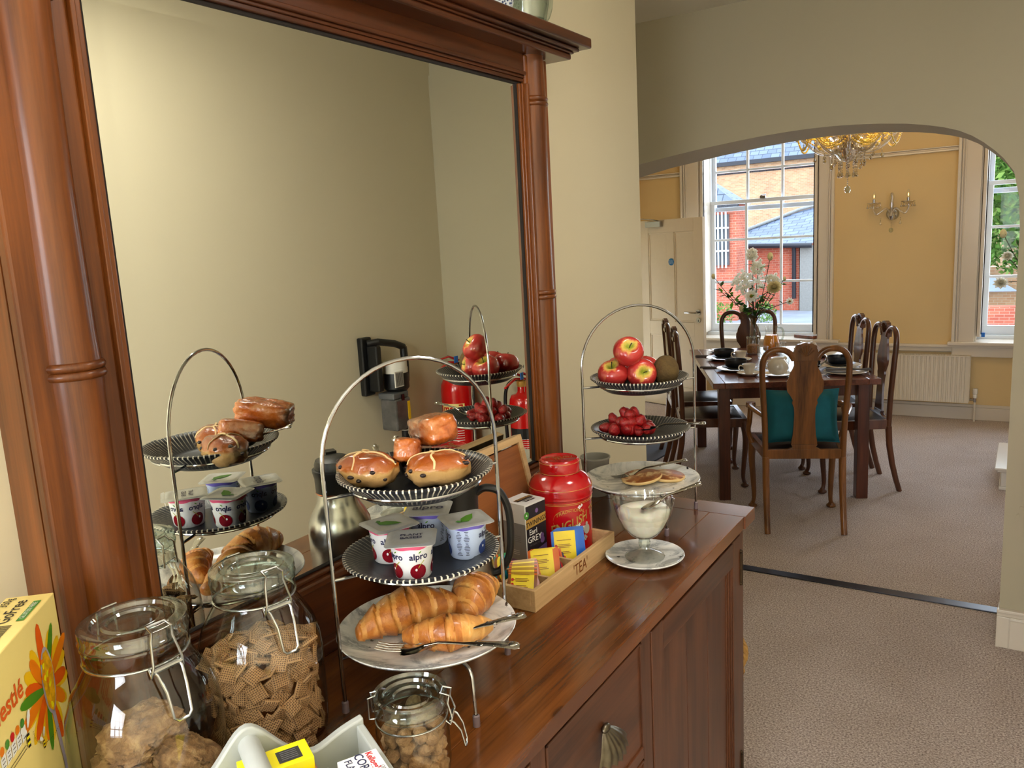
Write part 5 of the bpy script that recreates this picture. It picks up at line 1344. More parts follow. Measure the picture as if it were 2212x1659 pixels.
# local frame: right(on face, as seen) = -ux ; front normal = un
fr0 = frame((un.x*BT/2, un.y*BT/2, BH/2), (-ux.x, -ux.y, 0), (0, 0, 1))     # face centre, x right, y up
s = MB(); s.box((0, 0, -BT/2), (BWd, BH, BT), 'cereal_yellow', fr0); s.build('carton', cb, smooth=0, bevel=0.0012)
F = lambda dz=0.0004: (lambda x, y: tuple(fr0 @ Vector((x, y, dz))))
def poly(mb, pts, mat, dz): mb.add([tuple(fr0 @ Vector((x, y, dz))) for x, y in pts], [tuple(range(len(pts)))], mat)
def petal(cx_, cy_, L, w, ang, mat, mb, dz, n=14):
    pts = []
    for k in range(n):
        a = 2*pi*k/n; x = L*(0.5+0.5*cos(a)); y = w*sin(a)*(0.75+0.25*cos(a))
        pts.append((cx_+x*cos(ang)-y*sin(ang), cy_+x*sin(ang)+y*cos(ang)))
    poly(mb, pts, mat, dz)
fx, fy_ = 0.036, 0.058
p = MB()
r_ = rnd(3)
for k in range(14): petal(fx, fy_, 0.064, 0.011, k*2*pi/14+0.2, 'petal_yellow', p, 0.0003)
for k in range(11): petal(fx, fy_, 0.058+0.02*(k % 3 == 0), 0.0105, pi/2+k*2*pi/11, 'petal_orange' if k % 2 else 'petal_deep', p, 0.0005)
for a in (pi/2-0.55, -pi/2-0.15, pi*0.93): petal(fx, fy_, 0.072, 0.0085, a, 'leaf_green', p, 0.0007)
p.build('printed_flower', cb, smooth=0)
p = MB(); sp_ = [(fx+0.006+0.017*cos(a), fy_+0.006+0.040*sin(a)) for a in [k*2*pi/28 for k in range(28)]]; poly(p, sp_, 'lilac_spoon', 0.0010)
poly(p, [(fx+0.006-0.004, fy_-0.032), (fx+0.006+0.004, fy_-0.032), (fx+0.016+0.003, fy_-0.10), (fx+0.022, fy_-0.20), (fx+0.014, fy_-0.20), (fx+0.012, fy_-0.10)], 'lilac_spoon', 0.0010)
sp_ = [(fx+0.006+0.0145*cos(a)*(1+0.08*sin(5*a)), fy_+0.006+0.036*sin(a)*(1+0.04*sin(7*a))) for a in [k*2*pi/40 for k in range(40)]]; poly(p, sp_, 'flake_yellow', 0.0013)
for k in range(9): 
    x, y = fx+0.006+r_.uniform(-0.009, 0.009), fy_+0.006+r_.uniform(-0.026, 0.026); petal(x, y, 0.010, 0.004, r_.uniform(0, 6), 'petal_orange' if k % 2 else 'bright_yellow', p, 0.0015, 8)
p.build('printed_spoon', cb, smooth=0)
for (x, y, sc_, nm) in ((-0.030, 0.044, 1.0, ''), (0.004, 0.014, 0.6, '')):
    p = MB(); petal(x, y, 0.017*sc_, 0.005*sc_, 2.5, 'white_ink', p, 0.0016, 10); petal(x+0.003*sc_, y+0.003*sc_, 0.019*sc_, 0.005*sc_, 1.1, 'white_ink', p, 0.0016, 10)
    for k in range(5): poly(p, [(x-0.003*sc_, y-0.001*sc_-k*0.0032*sc_), (x+0.004*sc_, y-0.002*sc_-k*0.0032*sc_), (x+0.004*sc_, y-0.005*sc_-k*0.0032*sc_), (x-0.003*sc_, y-0.004*sc_-k*0.0032*sc_)], 'black_ink' if k % 2 == 0 else 'bright_yellow', 0.0018)
    p.build('printed_bee', cb, smooth=0)
p = MB()
for k in range(26):
    a = pi*1.02+k*0.075; x = fx+0.052*cos(a); y = fy_-0.020+0.036*sin(a); poly(p, [(x+0.0008*cos(q), y+0.0008*sin(q)) for q in (0, 1.57, 3.14, 4.71)], 'black_ink', 0.0014)
p.build('printed_dots', cb, smooth=0)
def ftext(s_, x, y, size, mat, rot=0.0, dz=0.0006, bold=0.0, al='CENTER', mb=None, frm=None, sx=1.0):
    fm = frm or fr0
    return (lambda u, v: tuple(fm @ Vector((x+(u*sx)*cos(rot)-v*sin(rot), y+(u*sx)*sin(rot)+v*cos(rot), dz))))
p = MB()
p.text('Nestlé', 0.030, 'nestle_orange', ftext('', -0.060, 0.092, 0, 0, 0.0, bold=0.02), bold=0.02)
p.text('free', 0.058, 'black_ink', ftext('', 0.006, -0.094, 0, 0, 0.12, dz=0.002), bold=0.012)
p.text('gluten', 0.058, 'black_ink', ftext('', -0.006, -0.050+0.0, 0, 0, 0.0, dz=0.0) if False else ftext('', -0.050, -0.135, 0, 0, 0.12, dz=0.002), bold=0.012)
poly(p, [(0.03, -0.12), (0.09, -0.105), (0.09, -0.135), (0.03, -0.14)], 'label_green', 0.0012)
for k in range(5):
    x = -0.085+k*0.0125; poly(p, [(x-0.0055, 0.052), (x+0.0055, 0.054), (x+0.0055, 0.040), (x-0.0055, 0.038)], 'white_ink', 0.0006); poly(p, [(x+0.005*cos(q*pi/4), 0.058+0.005*sin(q*pi/4)) for q in range(8)], ['petal_orange', 'label_green', 'red_ink', 'petal_orange', 'label_green'][k], 0.0007)
    for q in range(3): poly(p, [(x-0.003, 0.050-q*0.004), (x+0.003, 0.050-q*0.004), (x+0.003, 0.0492-q*0.004), (x-0.003, 0.0492-q*0.004)], 'black_ink', 0.0009)
for k in range(2):
    poly(p, [(-0.085, 0.033-k*0.004), (-0.035, 0.033-k*0.004), (-0.035, 0.0322-k*0.004), (-0.085, 0.0322-k*0.004)], 'black_ink', 0.0009)
p.build('printed_lettering', cb, smooth=0)
frt = frame((0, 0, BH+0.0003), (-ux.x, -ux.y, 0), (un.x*-1, un.y*-1, 0))
p = MB()
tp_ = lambda x, y, r=0.0: (lambda u, v: tuple(frt @ Vector((x+u*cos(r)-v*sin(r), y+u*sin(r)+v*cos(r), 0.0004))))
p.text('GoFree', 0.020, 'black_ink', tp_(0.050, 0.002), bold=0.006); p.text('350g', 0.013, 'black_ink', tp_(0.078, 0.018), bold=0.004)
p.add([tuple(frt @ Vector((x, y, 0.0004))) for x, y in ((0.022, -0.020), (0.075, -0.020), (0.075, -0.012), (0.022, -0.012))], [(0, 1, 2, 3)], 'label_green')
p.text('GLUTEN FREE', 0.007, 'white_ink', lambda u, v: tuple(frt @ Vector((0.0485+u, -0.016+v, 0.0007))))
for k in range(22):
    x = -0.035+k*0.0022; p.add([tuple(frt @ Vector((x+q[0], q[1], 0.0004))) for q in ((0, -0.012), (0.0011*(1+k % 2)*0.7, -0.012), (0.0011*(1+k % 2)*0.7, 0.010), (0, 0.010))], [(0, 1, 2, 3)], 'black_ink')
p.add([tuple(frt @ Vector((x, y, 0.0004))) for x, y in ((-0.066, -0.012), (-0.045, -0.012), (-0.045, 0.004), (-0.066, 0.004))], [(0, 1, 2, 3)], 'blue_tape')
p.build('top_print', cb, smooth=0)

# ================================================================== GREY CADDY WITH MINI BOXES
ca = radians(62); cu_ = Vector((cos(ca), sin(ca), 0)); cv_ = Vector((sin(ca), -cos(ca), 0))      # u along the end panel, v towards the viewer
corner = Vector((0.330, 0.648, 0)); CWd = 0.270; CL = 0.165; CHt = 0.112
cc = corner-cu_*CWd/2+cv_*CL/2
cd = thing('grey_caddy', 'grey painted wooden caddy with a round handle bar, front edge of picture', 'caddy', (cc.x, cc.y, HC))
def loc2(u, v, z=0): q_ = cu_*u+cv_*v; return (q_.x, q_.y, z)
Mu = frame((0, 0, 0), cu_, (0, 0, 1))        # x=u, y=z, normal = u x z = -(v)? used for prisms
prof = []
for k in range(41):
    u = -CWd/2+CWd*k/40; q = abs(u)/(CWd/2)
    z = 0.100+0.012*max(0, (q-0.55)/0.45)**1.3*1.0-0.010*exp(-((q-0.52)/0.2)**2)+0.048*exp(-(q/0.26)**2)
    prof.append((u, z))
pp = [(-CWd/2, 0.0)]+prof+[(CWd/2, 0.0)]
nz_ = Mu.col[2].to_3d()
sgn = 1 if nz_.dot(cv_) > 0 else -1
for (v, nm) in ((-CL/2, 'end_panel'), (CL/2-0.012, 'end_panel')):
    s = MB(); v0, v1 = v, v+0.012
    s.prism(pp, sgn*v0 if sgn > 0 else -v1, sgn*v1 if sgn > 0 else -v0, 'tray_grey', Mu); s.build(nm, cd, smooth=30, bevel=0.0025, bseg=3)
for u in (-CWd/2+0.005, CWd/2-0.005):
    s = MB(); s.bx(u-0.005, u+0.005, 0, 1, 0, 1, 'tray_grey'); 
    s.v = [tuple(Vector(loc2(x, (-CL/2+0.011)+(CL-0.022)*y, 0.004+0.100*z))) for (x, y, z) in s.v]; s.build('side_panel', cd, smooth=0, bevel=0.002)
s = MB(); s.v = []; s.bx(-CWd/2+0.004, CWd/2-0.004, -CL/2+0.006, CL/2-0.006, 0.0, 0.008, 'tray_grey'); s.v = [loc2(x, y, z) for x, y, z in s.v]; s.build('bottom_board', cd, smooth=0)
s = MB(); s.tube([loc2(0, -CL/2+0.008, 0.126), loc2(0, CL/2-0.008, 0.126)], 0.0125, 'tray_grey', 20); s.build('handle_bar', cd)
def minibox(label, cuv, z0, dims, rot, matf, mats, painter, tilt=0.0):
    t_ = thing('mini_cereal_box', label, 'cereal box', (cc.x+loc2(*cuv)[0], cc.y+loc2(*cuv)[1], HC+z0), rot, 'single portion cereal boxes')
    s = MB(); w, d, h = dims; s.box((0, 0, h/2), dims, matf); s.build('carton', t_, smooth=0, bevel=0.0008)
    p = MB(); painter(p, w, d, h); p.build('printed_lettering', t_, smooth=0); return t_
def paint_yellow(p, w, d, h):
    z = h+0.0004
    p.add([(0.002, -0.013, z), (0.028, -0.013, z), (0.028, 0.010, z), (0.002, 0.010, z)], [(0, 1, 2, 3)], 'black_ink')
    for k in range(5): p.add([(0.006, -0.009+0.0036*k, z+.0003), (0.024, -0.009+0.0036*k, z+.0003), (0.024, -0.0078+0.0036*k, z+.0003), (0.006, -0.0078+0.0036*k, z+.0003)], [(0, 1, 2, 3)], 'grey_ink')
    f = frame((w/2+0.0004, 0, h/2), (0, 1, 0), (0, 0, 1)); g = frame((0, -d/2-0.0004, h/2), (1, 0, 0), (0, 0, 1))
    p.text("Kellogg's", 0.015, 'red_ink', lambda x, y: tuple(f @ Vector((x, y+h*0.36, 0))), bold=0.02)
    p.text("Kellogg's", 0.016, 'red_ink', lambda x, y: tuple(g @ Vector((x, y+h*0.33, 0))), bold=0.02)
    p.add([tuple(g @ Vector((x, y, 0))) for x, y in ((-w*0.4, -h*0.1), (w*0.1, -h*0.1), (w*0.1, h*0.2), (-w*0.4, h*0.2))], [(0, 1, 2, 3)], 'navy_ink')
def paint_white(p, w, d, h):
    z = h+0.0004
    p.text("Kellogg's", 0.0105, 'red_ink', lambda x, y: (y+0.012, -x+0.004, z), bold=0.02)
    p.text('CORN', 0.0145, 'navy_ink', lambda x, y: (y+0.000, -x+0.004, z), bold=0.01); p.text('FLAKES', 0.0115, 'navy_ink', lambda x, y: (y-0.013, -x+0.002, z), bold=0.01)
    p.text('(30g)', 0.007, 'grey_ink', lambda x, y: (y+w*0.38, -x-d*0.30, z))
    f = frame((0, -d/2-0.0004, h/2), (1, 0, 0), (0, 0, 1)); p.text('CORN FLAKES', 0.009, 'navy_ink', lambda x, y: tuple(f @ Vector((x, y+h*0.3, 0))), bold=0.01)
minibox('bright yellow single-portion cereal box with a black panel in the caddy', (0.021, -0.037), 0.0082, (0.077, 0.040, 0.112), ca, 'bright_yellow', None, paint_yellow)
minibox('white single-portion cereal box at the far right end of the caddy', (0.104, 0.020), 0.0082, (0.046, 0.050, 0.103), ca, 'white_card', None, paint_white)
minibox('white single-portion cereal box between the yellow one and its twin', (0.047, 0.014), 0.0082, (0.050, 0.046, 0.098), ca, 'white_card', None, paint_white)

# ================================================================== TEA TRAY
TX0, TX1, TY0, TY1, TH = 0.072, 0.264, 1.172, 1.512, 0.042
tt = thing('tea_tray', 'divided light wood tray marked TEA holding tea bags and tins', 'tray', ((TX0+TX1)/2, (TY0+TY1)/2, HC))
LT = at(tt); w_ = 0.009
for (a, b_, c, d, nm) in ((TX1-w_, TX1, TY0, TY1, 'front_wall'), (TX0, TX0+w_, TY0, TY1, 'back_wall'), (TX0+w_, TX1-w_, TY0, TY0+w_, 'end_wall'), (TX0+w_, TX1-w_, TY1-w_, TY1, 'end_wall')):
    s = MB(); s.bx(a, b_, c, d, HC, HC+TH, 'wood_tray'); s.build(nm, tt, LT, smooth=0, bevel=0.001)
s = MB(); s.bx(TX0+w_, TX1-w_, TY0+w_, TY1-w_, HC+0.001, HC+0.006, 'wood_tray'); s.build('bottom', tt, LT, smooth=0)
s = MB(); s.bx(0.176, 0.182, TY0+w_, TY1-w_, HC+0.006, HC+TH-0.008, 'wood_tray'); s.build('divider', tt, LT, smooth=0, bevel=0.0008)
for y in (1.256, 1.352):
    s = MB(); s.bx(TX0+w_, TX1-w_, y-0.003, y+0.003, HC+0.006, HC+TH-0.008, 'wood_tray'); s.build('divider', tt, LT, smooth=0, bevel=0.0008)
ft = frame((TX1+0.0004, 1.352, HC+TH/2), (0, 1, 0), (0, 0, 1))
p = MB(); p.text("'TEA'", 0.034, 'sachet_brown', lambda x, y: tuple(ft @ Vector((x*0.85, y, 0))), bold=0.004); p.build('stamped_lettering', tt, LT, smooth=0)
# sachets
ORD = ['first', 'second', 'third', 'fourth', 'fifth', 'sixth', 'seventh', 'eighth', 'ninth', 'tenth', 'eleventh', 'twelfth']
def sachet(label, group, loc, e, mats, w=0.056, h=0.068, i=0, printed=False):
    s = MB(); n = 10; vs = []; fs = []
    for sgn_ in (1, -1):
        for j in range(n+1):
            for k in range(n+1):
                x = -w/2+w*k/n; z = h*j/n; q = max(0, 1-(2*abs(x)/w)**3)*max(0, 1-(2*abs(z-h/2)/h)**3)
                vs.append((x, sgn_*(0.0002+0.0016*q), z))
    N_ = (n+1)**2
    for sgn_ in (0, 1):
        for j in range(n):
            for k in range(n):
                a = sgn_*N_+j*(n+1)+k; fs.append((a, a+1, a+n+2, a+n+1) if sgn_ else (a, a+n+1, a+n+2, a+1))
    s.add(vs, fs, mats[0])
    m1 = s.m(mats[1]); 
    for q, f in enumerate(s.f):
        x = sum(s.v[t_][0] for t_ in f)/4
        if abs(x) > w*0.36: s.mi[q] = m1
    o = s.build('tea_sachet', None, loc, smooth=60); o.rotation_euler = e
    tag(o, label, 'tea bag', group)
    if printed:
        p = MB()
        for q, (L_, z) in enumerate(((0.030, 0.055), (0.024, 0.046), (0.030, 0.043), (0.022, 0.040), (0.020, 0.031), (0.026, 0.028), (0.014, 0.014), (0.018, 0.011))):
            p.add([(-L_/2-0.002, -0.0022, z), (L_/2-0.002, -0.0022, z), (L_/2-0.002, -0.0022, z+0.0011), (-L_/2-0.002, -0.0022, z+0.0011)], [(0, 1, 2, 3)], 'sachet_brown')
        for (x, z) in ((-0.019, 0.044), (-0.019, 0.034), (0.016, 0.010)):
            p.add([(x+0.003*cos(q*pi/3), -0.0022, z+0.0035*sin(q*pi/3)) for q in range(6)], [tuple(range(6))], 'sachet_red')
        p.build('printed_lettering', o, smooth=0)
    return o
z0 = HC+0.0065
# blue-edged stack, upright
for k in range(9):
    sachet(ORD[k]+' sachet from the front of the upright blue-edged bundle' if k else 'front sachet of the blue-edged bundle, yellow face with brown print', 'blue edged sachets', (0.2215+0.0002*k, 1.370+0.0034*k, z0), (radians(-14-1.2*k), 0, radians(38)), ('sachet_yellow', 'sachet_blue') if k == 0 else ('sachet_blue', 'sachet_blue'), h=0.074, printed=(k == 0))
for k in range(3):
    sachet('yellow and orange sachet, '+ORD[k]+' of the leaning trio at the tray front' if k else 'foremost yellow sachet with an orange edge, leaning on the tray wall', 'orange edged sachets', (0.222, 1.278+0.006*k, z0), (radians(-24-2*k), radians(-4), radians(30)), ('sachet_yellow', 'sachet_orange'), h=0.066, printed=(k == 0))
for k in range(7):
    sachet(ORD[k]+' thin sachet of the middle row behind the orange-edged trio, red or blue edged', 'mixed sachets in the middle', (0.214+0.001*k, 1.300+0.0055*k, z0), (radians(-34-2*k), radians(6), radians(52)), ('sachet_yellow' if k % 2 else 'sachet_gold', ('sachet_red', 'sachet_orange', 'navy_ink')[k % 3]), h=0.056)
for k in range(12):
    sachet(ORD[k]+' sachet, counted from the near end, of the fanned gold pile', 'fanned gold sachets', (0.222-0.0012*k, 1.190+0.0048*k, z0+0.0005*k), (radians(-52+1.0*k), radians(3), radians(28+2.0*k)), ('sachet_gold' if k % 3 else 'sachet_yellow', 'sachet_orange' if k % 2 else 'sachet_brown'), h=0.056, printed=(k == 0))
for k in range(10):
    sachet(ORD[k]+' sachet from the near end of the thin green and brown file, tray rear', 'green sachets', (0.122+0.0030*k, 1.190+0.0052*k, z0), (radians(-22), 0, radians(58)), (('sachet_green', 'sachet_teal', 'sachet_brown', 'sachet_yellow')[k % 4], ('sachet_green', 'sachet_orange')[k % 2]), w=0.055, h=0.060)
# tea carton (white/black with purple print)
cx0 = 0.122; cy0 = 1.372
tb = thing('tea_carton', 'white and black carton of Earl Grey tea bags, purple print, in the tray', 'tea box', (cx0, cy0, z0), radians(-9))
cw, cdp, chh = 0.062, 0.066, 0.133
s = MB(); s.box((0, 0, chh*0.34), (cw, cdp, chh*0.68), 'tea_grey'); s.box((0, 0, chh*0.84), (cw, cdp, chh*0.32), 'white_card'); s.build('carton', tb, smooth=0, bevel=0.0008)
f = frame((cw/2+0.0004, 0, chh/2), (0, 1, 0), (0, 0, 1)); g = frame((0, 0, chh+0.0004), (0, 1, 0), (-1, 0, 0)); l = frame((0, -cdp/2-0.0004, chh/2), (1, 0, 0), (0, 0, 1))
def quad(p, fm, x0, x1, y0, y1, mat, dz=0.0, sk=0.0): p.add([tuple(fm @ Vector((x, y, dz))) for x, y in ((x0, y0), (x1, y0+sk), (x1, y1+sk), (x0, y1))], [(0, 1, 2, 3)], mat)
p = MB()
quad(p, f, -cdp/2, cdp/2, -chh/2, chh/2, 'white_card', 0.0)
quad(p, f, -cdp*0.46, cdp*0.5, -chh*0.5, chh*0.47, 'tea_black', 0.0003)
quad(p, f, -cdp*0.48, cdp*0.5, chh*0.10, chh*0.25, 'gold_print', 0.0006, 0.004)
quad(p, f, -cdp*0.46, cdp*0.5, -chh*0.5, -chh*0.33, 'purple_print', 0.0006, 0.012)
p.text('TWININGS', 0.0145, 'black_ink', lambda x, y: tuple(f @ Vector((x*0.92+0.001, y+chh*0.178+x*0.06, 0.0009))), bold=0.012)
p.text('Earl', 0.017, 'white_ink', lambda x, y: tuple(f @ Vector((x-0.010, y+chh*0.03, 0.0009))), bold=0.006)
p.text('GREY', 0.0185, 'white_ink', lambda x, y: tuple(f @ Vector((x-0.006, y-chh*0.09, 0.0009))), bold=0.008)
p.text('THE CLASSIC TEA', 0.0045, 'grey_ink', lambda x, y: tuple(f @ Vector((x-0.006, y-chh*0.18, 0.0009))))
for (x, y, r_0) in ((0.018, -0.012, 0.006), (0.019, -0.022, 0.007), (0.004, 0.047, 0.005), (-0.012, -0.050, 0.007)):
    p.add([tuple(f @ Vector((x+r_0*cos(q*pi/6), y+r_0*sin(q*pi/6), 0.0009))) for q in range(12)], [tuple(range(12))], 'purple_print')
p.add([tuple(f @ Vector((-cdp*0.44+0.008*cos(q*pi/8), chh*0.33+0.008*sin(q*pi/8), 0.0009))) for q in range(16)], [tuple(range(16))], 'label_green')
p.add([tuple(f @ Vector((-cdp*0.44+0.0035*cos(q*2*pi/3+pi/2), chh*0.33+0.0035*sin(q*2*pi/3+pi/2), 0.0012))) for q in range(3)], [(0, 1, 2)], 'white_ink')
quad(p, g, -cdp*0.36, cdp*0.42, -0.006, 0.008, 'tea_black'); p.text('TWININGS', 0.011, 'gold_print', lambda x, y: tuple(g @ Vector((x*0.95+0.002, y+0.003, 0.0004))), bold=0.01)
quad(p, g, -cdp*0.20, cdp*0.30, -0.018, -0.007, 'tea_black'); p.text('Earl Grey', 0.008, 'white_ink', lambda x, y: tuple(g @ Vector((x+0.002, y-0.0125, 0.0004))), bold=0.006)
for k in range(4): quad(p, l, -0.008, 0.018, -0.004-k*0.004, -0.0032-k*0.004, 'grey_ink')
for k in range(3): quad(p, l, -0.008, 0.012, -0.036-k*0.004, -0.0352-k*0.004, 'white_card')
quad(p, l, -cw*0.5, cw*0.5, -chh*0.5, -chh*0.42, 'purple_print')
p.build('printed_lettering', tb, smooth=0)
# red tea tin
tn = thing('tea_tin', 'round glossy red English tea tin with gold lettering, in the tray', 'tin', (0.150, 1.483, z0), 0)
RT = 0.0675
s = MB(); s.lathe([(0, 0.0), (RT-0.003, 0.0), (RT+0.0005, 0.003), (RT, 0.006), (RT, 0.118)], 64, 'red_enamel'); s.build('body', tn)
s = MB(); s.lathe([(RT+0.001, 0.117), (RT+0.003, 0.119), (RT+0.0022, 0.124), (RT+0.0033, 0.128), (RT+0.0022, 0.132), (RT+0.0033, 0.136), (RT+0.0015, 0.142), (RT-0.003, 0.152), (RT-0.011, 0.161), (RT-0.019, 0.166), (0.045, 0.168)], 64, 'red_enamel'); s.build('shoulder', tn, smooth=50)
s = MB(); s.lathe([(0.0435, 0.166), (0.0445, 0.169), (0.0445, 0.192), (0.043, 0.196), (0.040, 0.198), (0.038, 0.1965), (0, 0.1965)], 64, 'red_enamel'); s.build('lid', tn, smooth=50)
s = MB()
for (r, z) in ((RT+0.0023, 0.1405), (0.0455, 0.170), (RT+0.0006, 0.112), (RT+0.0006, 0.109), (RT+0.001, 0.003), (0.0447, 0.192)): s.tube([(r*cos(k*pi/36), r*sin(k*pi/36), z) for k in range(72)], 0.0005, 'gold_print', 5, closed=True)
s.build('gold_line', tn)
va = radians(-50)
def tm(a0, z0_, o=0.0006): return lambda x, y: ((RT+o)*cos(a0+x/RT), (RT+o)*sin(a0+x/RT), z0_+y)
p = MB(); q1 = tm(va+0.30, 0.074)
sk = 0.30
p.text('ENGLISH TEA', 0.0235, 'gold_print', lambda x, y: q1(x*0.95+0.010, y*1.2+x*sk), bold=0.006)
q1b = tm(va+0.30, 0.0745, 0.0004); p.text('ENGLISH TEA', 0.0235, 'gold_dark', lambda x, y: q1b(x*0.95+0.0108, y*1.2+x*sk-0.001), bold=0.016)
q2 = tm(va+0.14, 0.097); p.text('TRADITIONAL', 0.0105, 'gold_print', lambda x, y: q2(x, y-8*x*x+0.05*x), bold=0.004)
q3 = tm(va+0.30, 0.050)
qa = lambda x, y: q3(x, y+x*0.15)
p.add([qa(-0.021, -0.0045), qa(-0.007, -0.0045), qa(0.007, -0.0045), qa(0.021, -0.0045), qa(0.021, 0.0045), qa(0.007, 0.0045), qa(-0.007, 0.0045), qa(-0.021, 0.0045)], [(0, 1, 6, 7), (1, 2, 5, 6), (2, 3, 4, 5)], 'white_ink')
q3b = tm(va+0.30, 0.050, 0.0009); p.text('FINE BREAKFAST TEA', 0.0042, 'black_ink', lambda x, y: q3b(x*0.9, y+x*0.15), bold=0.01)
for (x, y, r0_) in ((0.012, 0.088, 0.0042), (0.018, 0.091, 0.003), (0.004, 0.046, 0.004), (0.010, 0.049, 0.003), (0.016, 0.022, 0.006), (0.026, 0.016, 0.006)):
    for e in range(4): 
        a = e*pi/2; fq = tm(va+0.25, 0.014, 0.001); p.add([fq(x+r0_*0.6*cos(a)+r0_*0.5*cos(t_*pi/3), y+r0_*0.6*sin(a)+r0_*0.5*sin(t_*pi/3)) for t_ in range(6)], [tuple(range(6))], 'white_ink' if y > 0.03 else 'grey_ceramic')
# oval gold outline
fo = tm(va+0.02, 0.074)
pts = [fo(-0.006+0.026*cos(a), 0.024*sin(a)) for a in [radians(60)+k*radians(230)/30 for k in range(31)]]
for a, b_ in zip(pts, pts[1:]): p.add([a, b_, (b_[0], b_[1], b_[2]+0.0009), (a[0], a[1], a[2]+0.0009)], [(0, 1, 2, 3)], 'gold_print')
# teapot drawing
ft_ = tm(va+0.72, 0.048, 0.0009)
p.add([ft_(0.010*cos(t_*pi/8), 0.011*sin(t_*pi/8)) for t_ in range(16)], [tuple(range(16))], 'grey_ceramic'); p.add([ft_(0.004*cos(t_*pi/4), 0.013+0.004*sin(t_*pi/4)) for t_ in range(8)], [tuple(range(8))], 'grey_ceramic')
p.add([ft_(-0.009, -0.003), ft_(-0.016, 0.008), ft_(-0.014, 0.009), ft_(-0.008, 0.004)], [(0, 1, 2, 3)], 'grey_ceramic')
p.build('gold_lettering', tn, smooth=0)
p = MB(); ca_, sa_ = cos(radians(32)), sin(radians(32))
for tx, dy in (('ENGLISH', 0.009), ('TEA', -0.006)): p.text(tx, 0.015, 'gold_dark', lambda x, y: (x*ca_-(y+dy)*sa_, x*sa_+(y+dy)*ca_, 0.1969), bold=0.012)
p.build('lid_lettering', tn, smooth=0)

# ================================================================== FLASK, FRAMED BOARD, RAMEKINS
fk = thing('steel_flask', 'brushed steel vacuum jug with black lid and handle, behind the yogurt tier', 'flask', (0.148, 1.104, HC), radians(30))
s = MB(); s.lathe([(0, 0.0), (0.058, 0.0), (0.062, 0.004), (0.0635, 0.02), (0.0635, 0.125), (0.061, 0.145), (0.052, 0.165), (0.044, 0.178), (0.0405, 0.190), (0.040, 0.205)], 64, 'steel_brushed'); s.build('body', fk, smooth=50)
s = MB(); s.lathe([(0.0405, 0.203), (0.0418, 0.205), (0.0405, 0.207)], 48, 'copper'); s.build('copper_ring', fk)
s = MB(); s.lathe([(0.041, 0.206), (0.042, 0.235), (0.045, 0.248), (0.045, 0.252), (0.040, 0.253)], 48, 'black_plastic', fn=lambda r, z, a, j: (r*(1+0.10*max(0, cos(a+pi))**8*(j >= 2)), z)); s.build('collar', fk)
s = MB(); s.lathe([(0.0395, 0.246), (0.0400, 0.262), (0.037, 0.270), (0.022, 0.276), (0, 0.277)], 48, 'black_plastic'); s.box((0.030, 0, 0.276), (0.024, 0.022, 0.010), 'black_plastic'); s.build('lid', fk, smooth=40)
s = MB(); s.tube(catmull([(0.040, 0, 0.236), (0.056, 0, 0.244), (0.080, 0, 0.236), (0.094, 0, 0.205), (0.097, 0, 0.160), (0.092, 0, 0.115), (0.076, 0, 0.088), (0.062, 0, 0.082)], 6), 0.0068, 'black_plastic', 12, flat=1.5, up=(0, 1, 0)); s.build('handle', fk)
wb = thing('wooden_board', 'brown framed wooden board leaning against the mirror behind the tea carton', 'board', (0.080, 1.385, HC))
M_ = T(0, 0, 0) @ RZ(radians(0)) @ RY(radians(-13))
s = MB(); s.bx(-0.004, 0.004, -0.115, 0.115, 0.012, 0.225, 'wood_ply', M_); s.build('panel', wb, smooth=0)
for (a, b_, c, d) in ((-0.130, -0.114, 0.0, 0.245), (0.114, 0.130, 0.0, 0.245), (-0.114, 0.114, 0.229, 0.245), (-0.114, 0.114, 0.0, 0.014)):
    s = MB(); s.bx(-0.012, 0.009, a, b_, c, d, 'wood_tray', M_); s.build('frame_bar', wb, smooth=0, bevel=0.001)
for k, (z_, lb) in enumerate(((0.0, 'lower grey ramekin at the back corner of the sideboard'), (0.052, 'upper grey ramekin stacked on the other at the back corner'))):
    s = MB(); s.lathe([(0, 0.002), (0.030, 0.002), (0.032, 0.0), (0.034, 0.003), (0.038, 0.046), (0.0405, 0.048), (0.0405, 0.052), (0.037, 0.052), (0.034, 0.010), (0, 0.006)], 40, 'grey_ceramic', fn=lambda r, z, a, j: (r*(1+(0.006*cos(a*36) if j == 3 else 0)), z))
    tag(s.build('ramekin', None, (0.050, 1.850, HC+z_), smooth=50), lb, 'ramekin', 'stacked ramekins')

# ================================================================== WICKER BASKET beyond the sideboard
bk = thing('wicker_basket', 'woven wicker basket on the carpet just beyond the sideboard end', 'basket', (0.165, 2.165, 0.0))
s = MB(); n = 44; 
for k in range(n):
    a = 2*pi*k/n; s.tube([((0.125+0.045*z_)*cos(a)*0.98, (0.165+0.05*z_)*sin(a), 0.01+0.40*z_) for z_ in (0, 0.5, 1)], 0.004, 'wicker', 5)
o = s.build('upright_rods', bk); o['kind'] = 'stuff'
s = MB()
for j in range(26):
    z_ = j/25; zz = 0.015+0.375*z_; ph = (j % 2)*pi
    s.tube([((0.125+0.045*z_+0.006*sin(22*a+ph))*cos(a), (0.165+0.05*z_+0.006*sin(22*a+ph))*sin(a), zz+0.004*sin(11*a)) for a in [2*pi*k/132 for k in range(132)]], 0.0075, 'wicker', 5, closed=True)
o = s.build('weave', bk); o['kind'] = 'stuff'
s = MB()
for ph in (0, 2.1, 4.2):
    s.tube([((0.172+0.010*cos(18*a+ph))*cos(a), (0.217+0.010*cos(18*a+ph))*sin(a), 0.405+0.010*sin(18*a+ph)) for a in [2*pi*k/180 for k in range(180)]], 0.006, 'wicker', 5, closed=True)
s.build('braided_rim', bk)
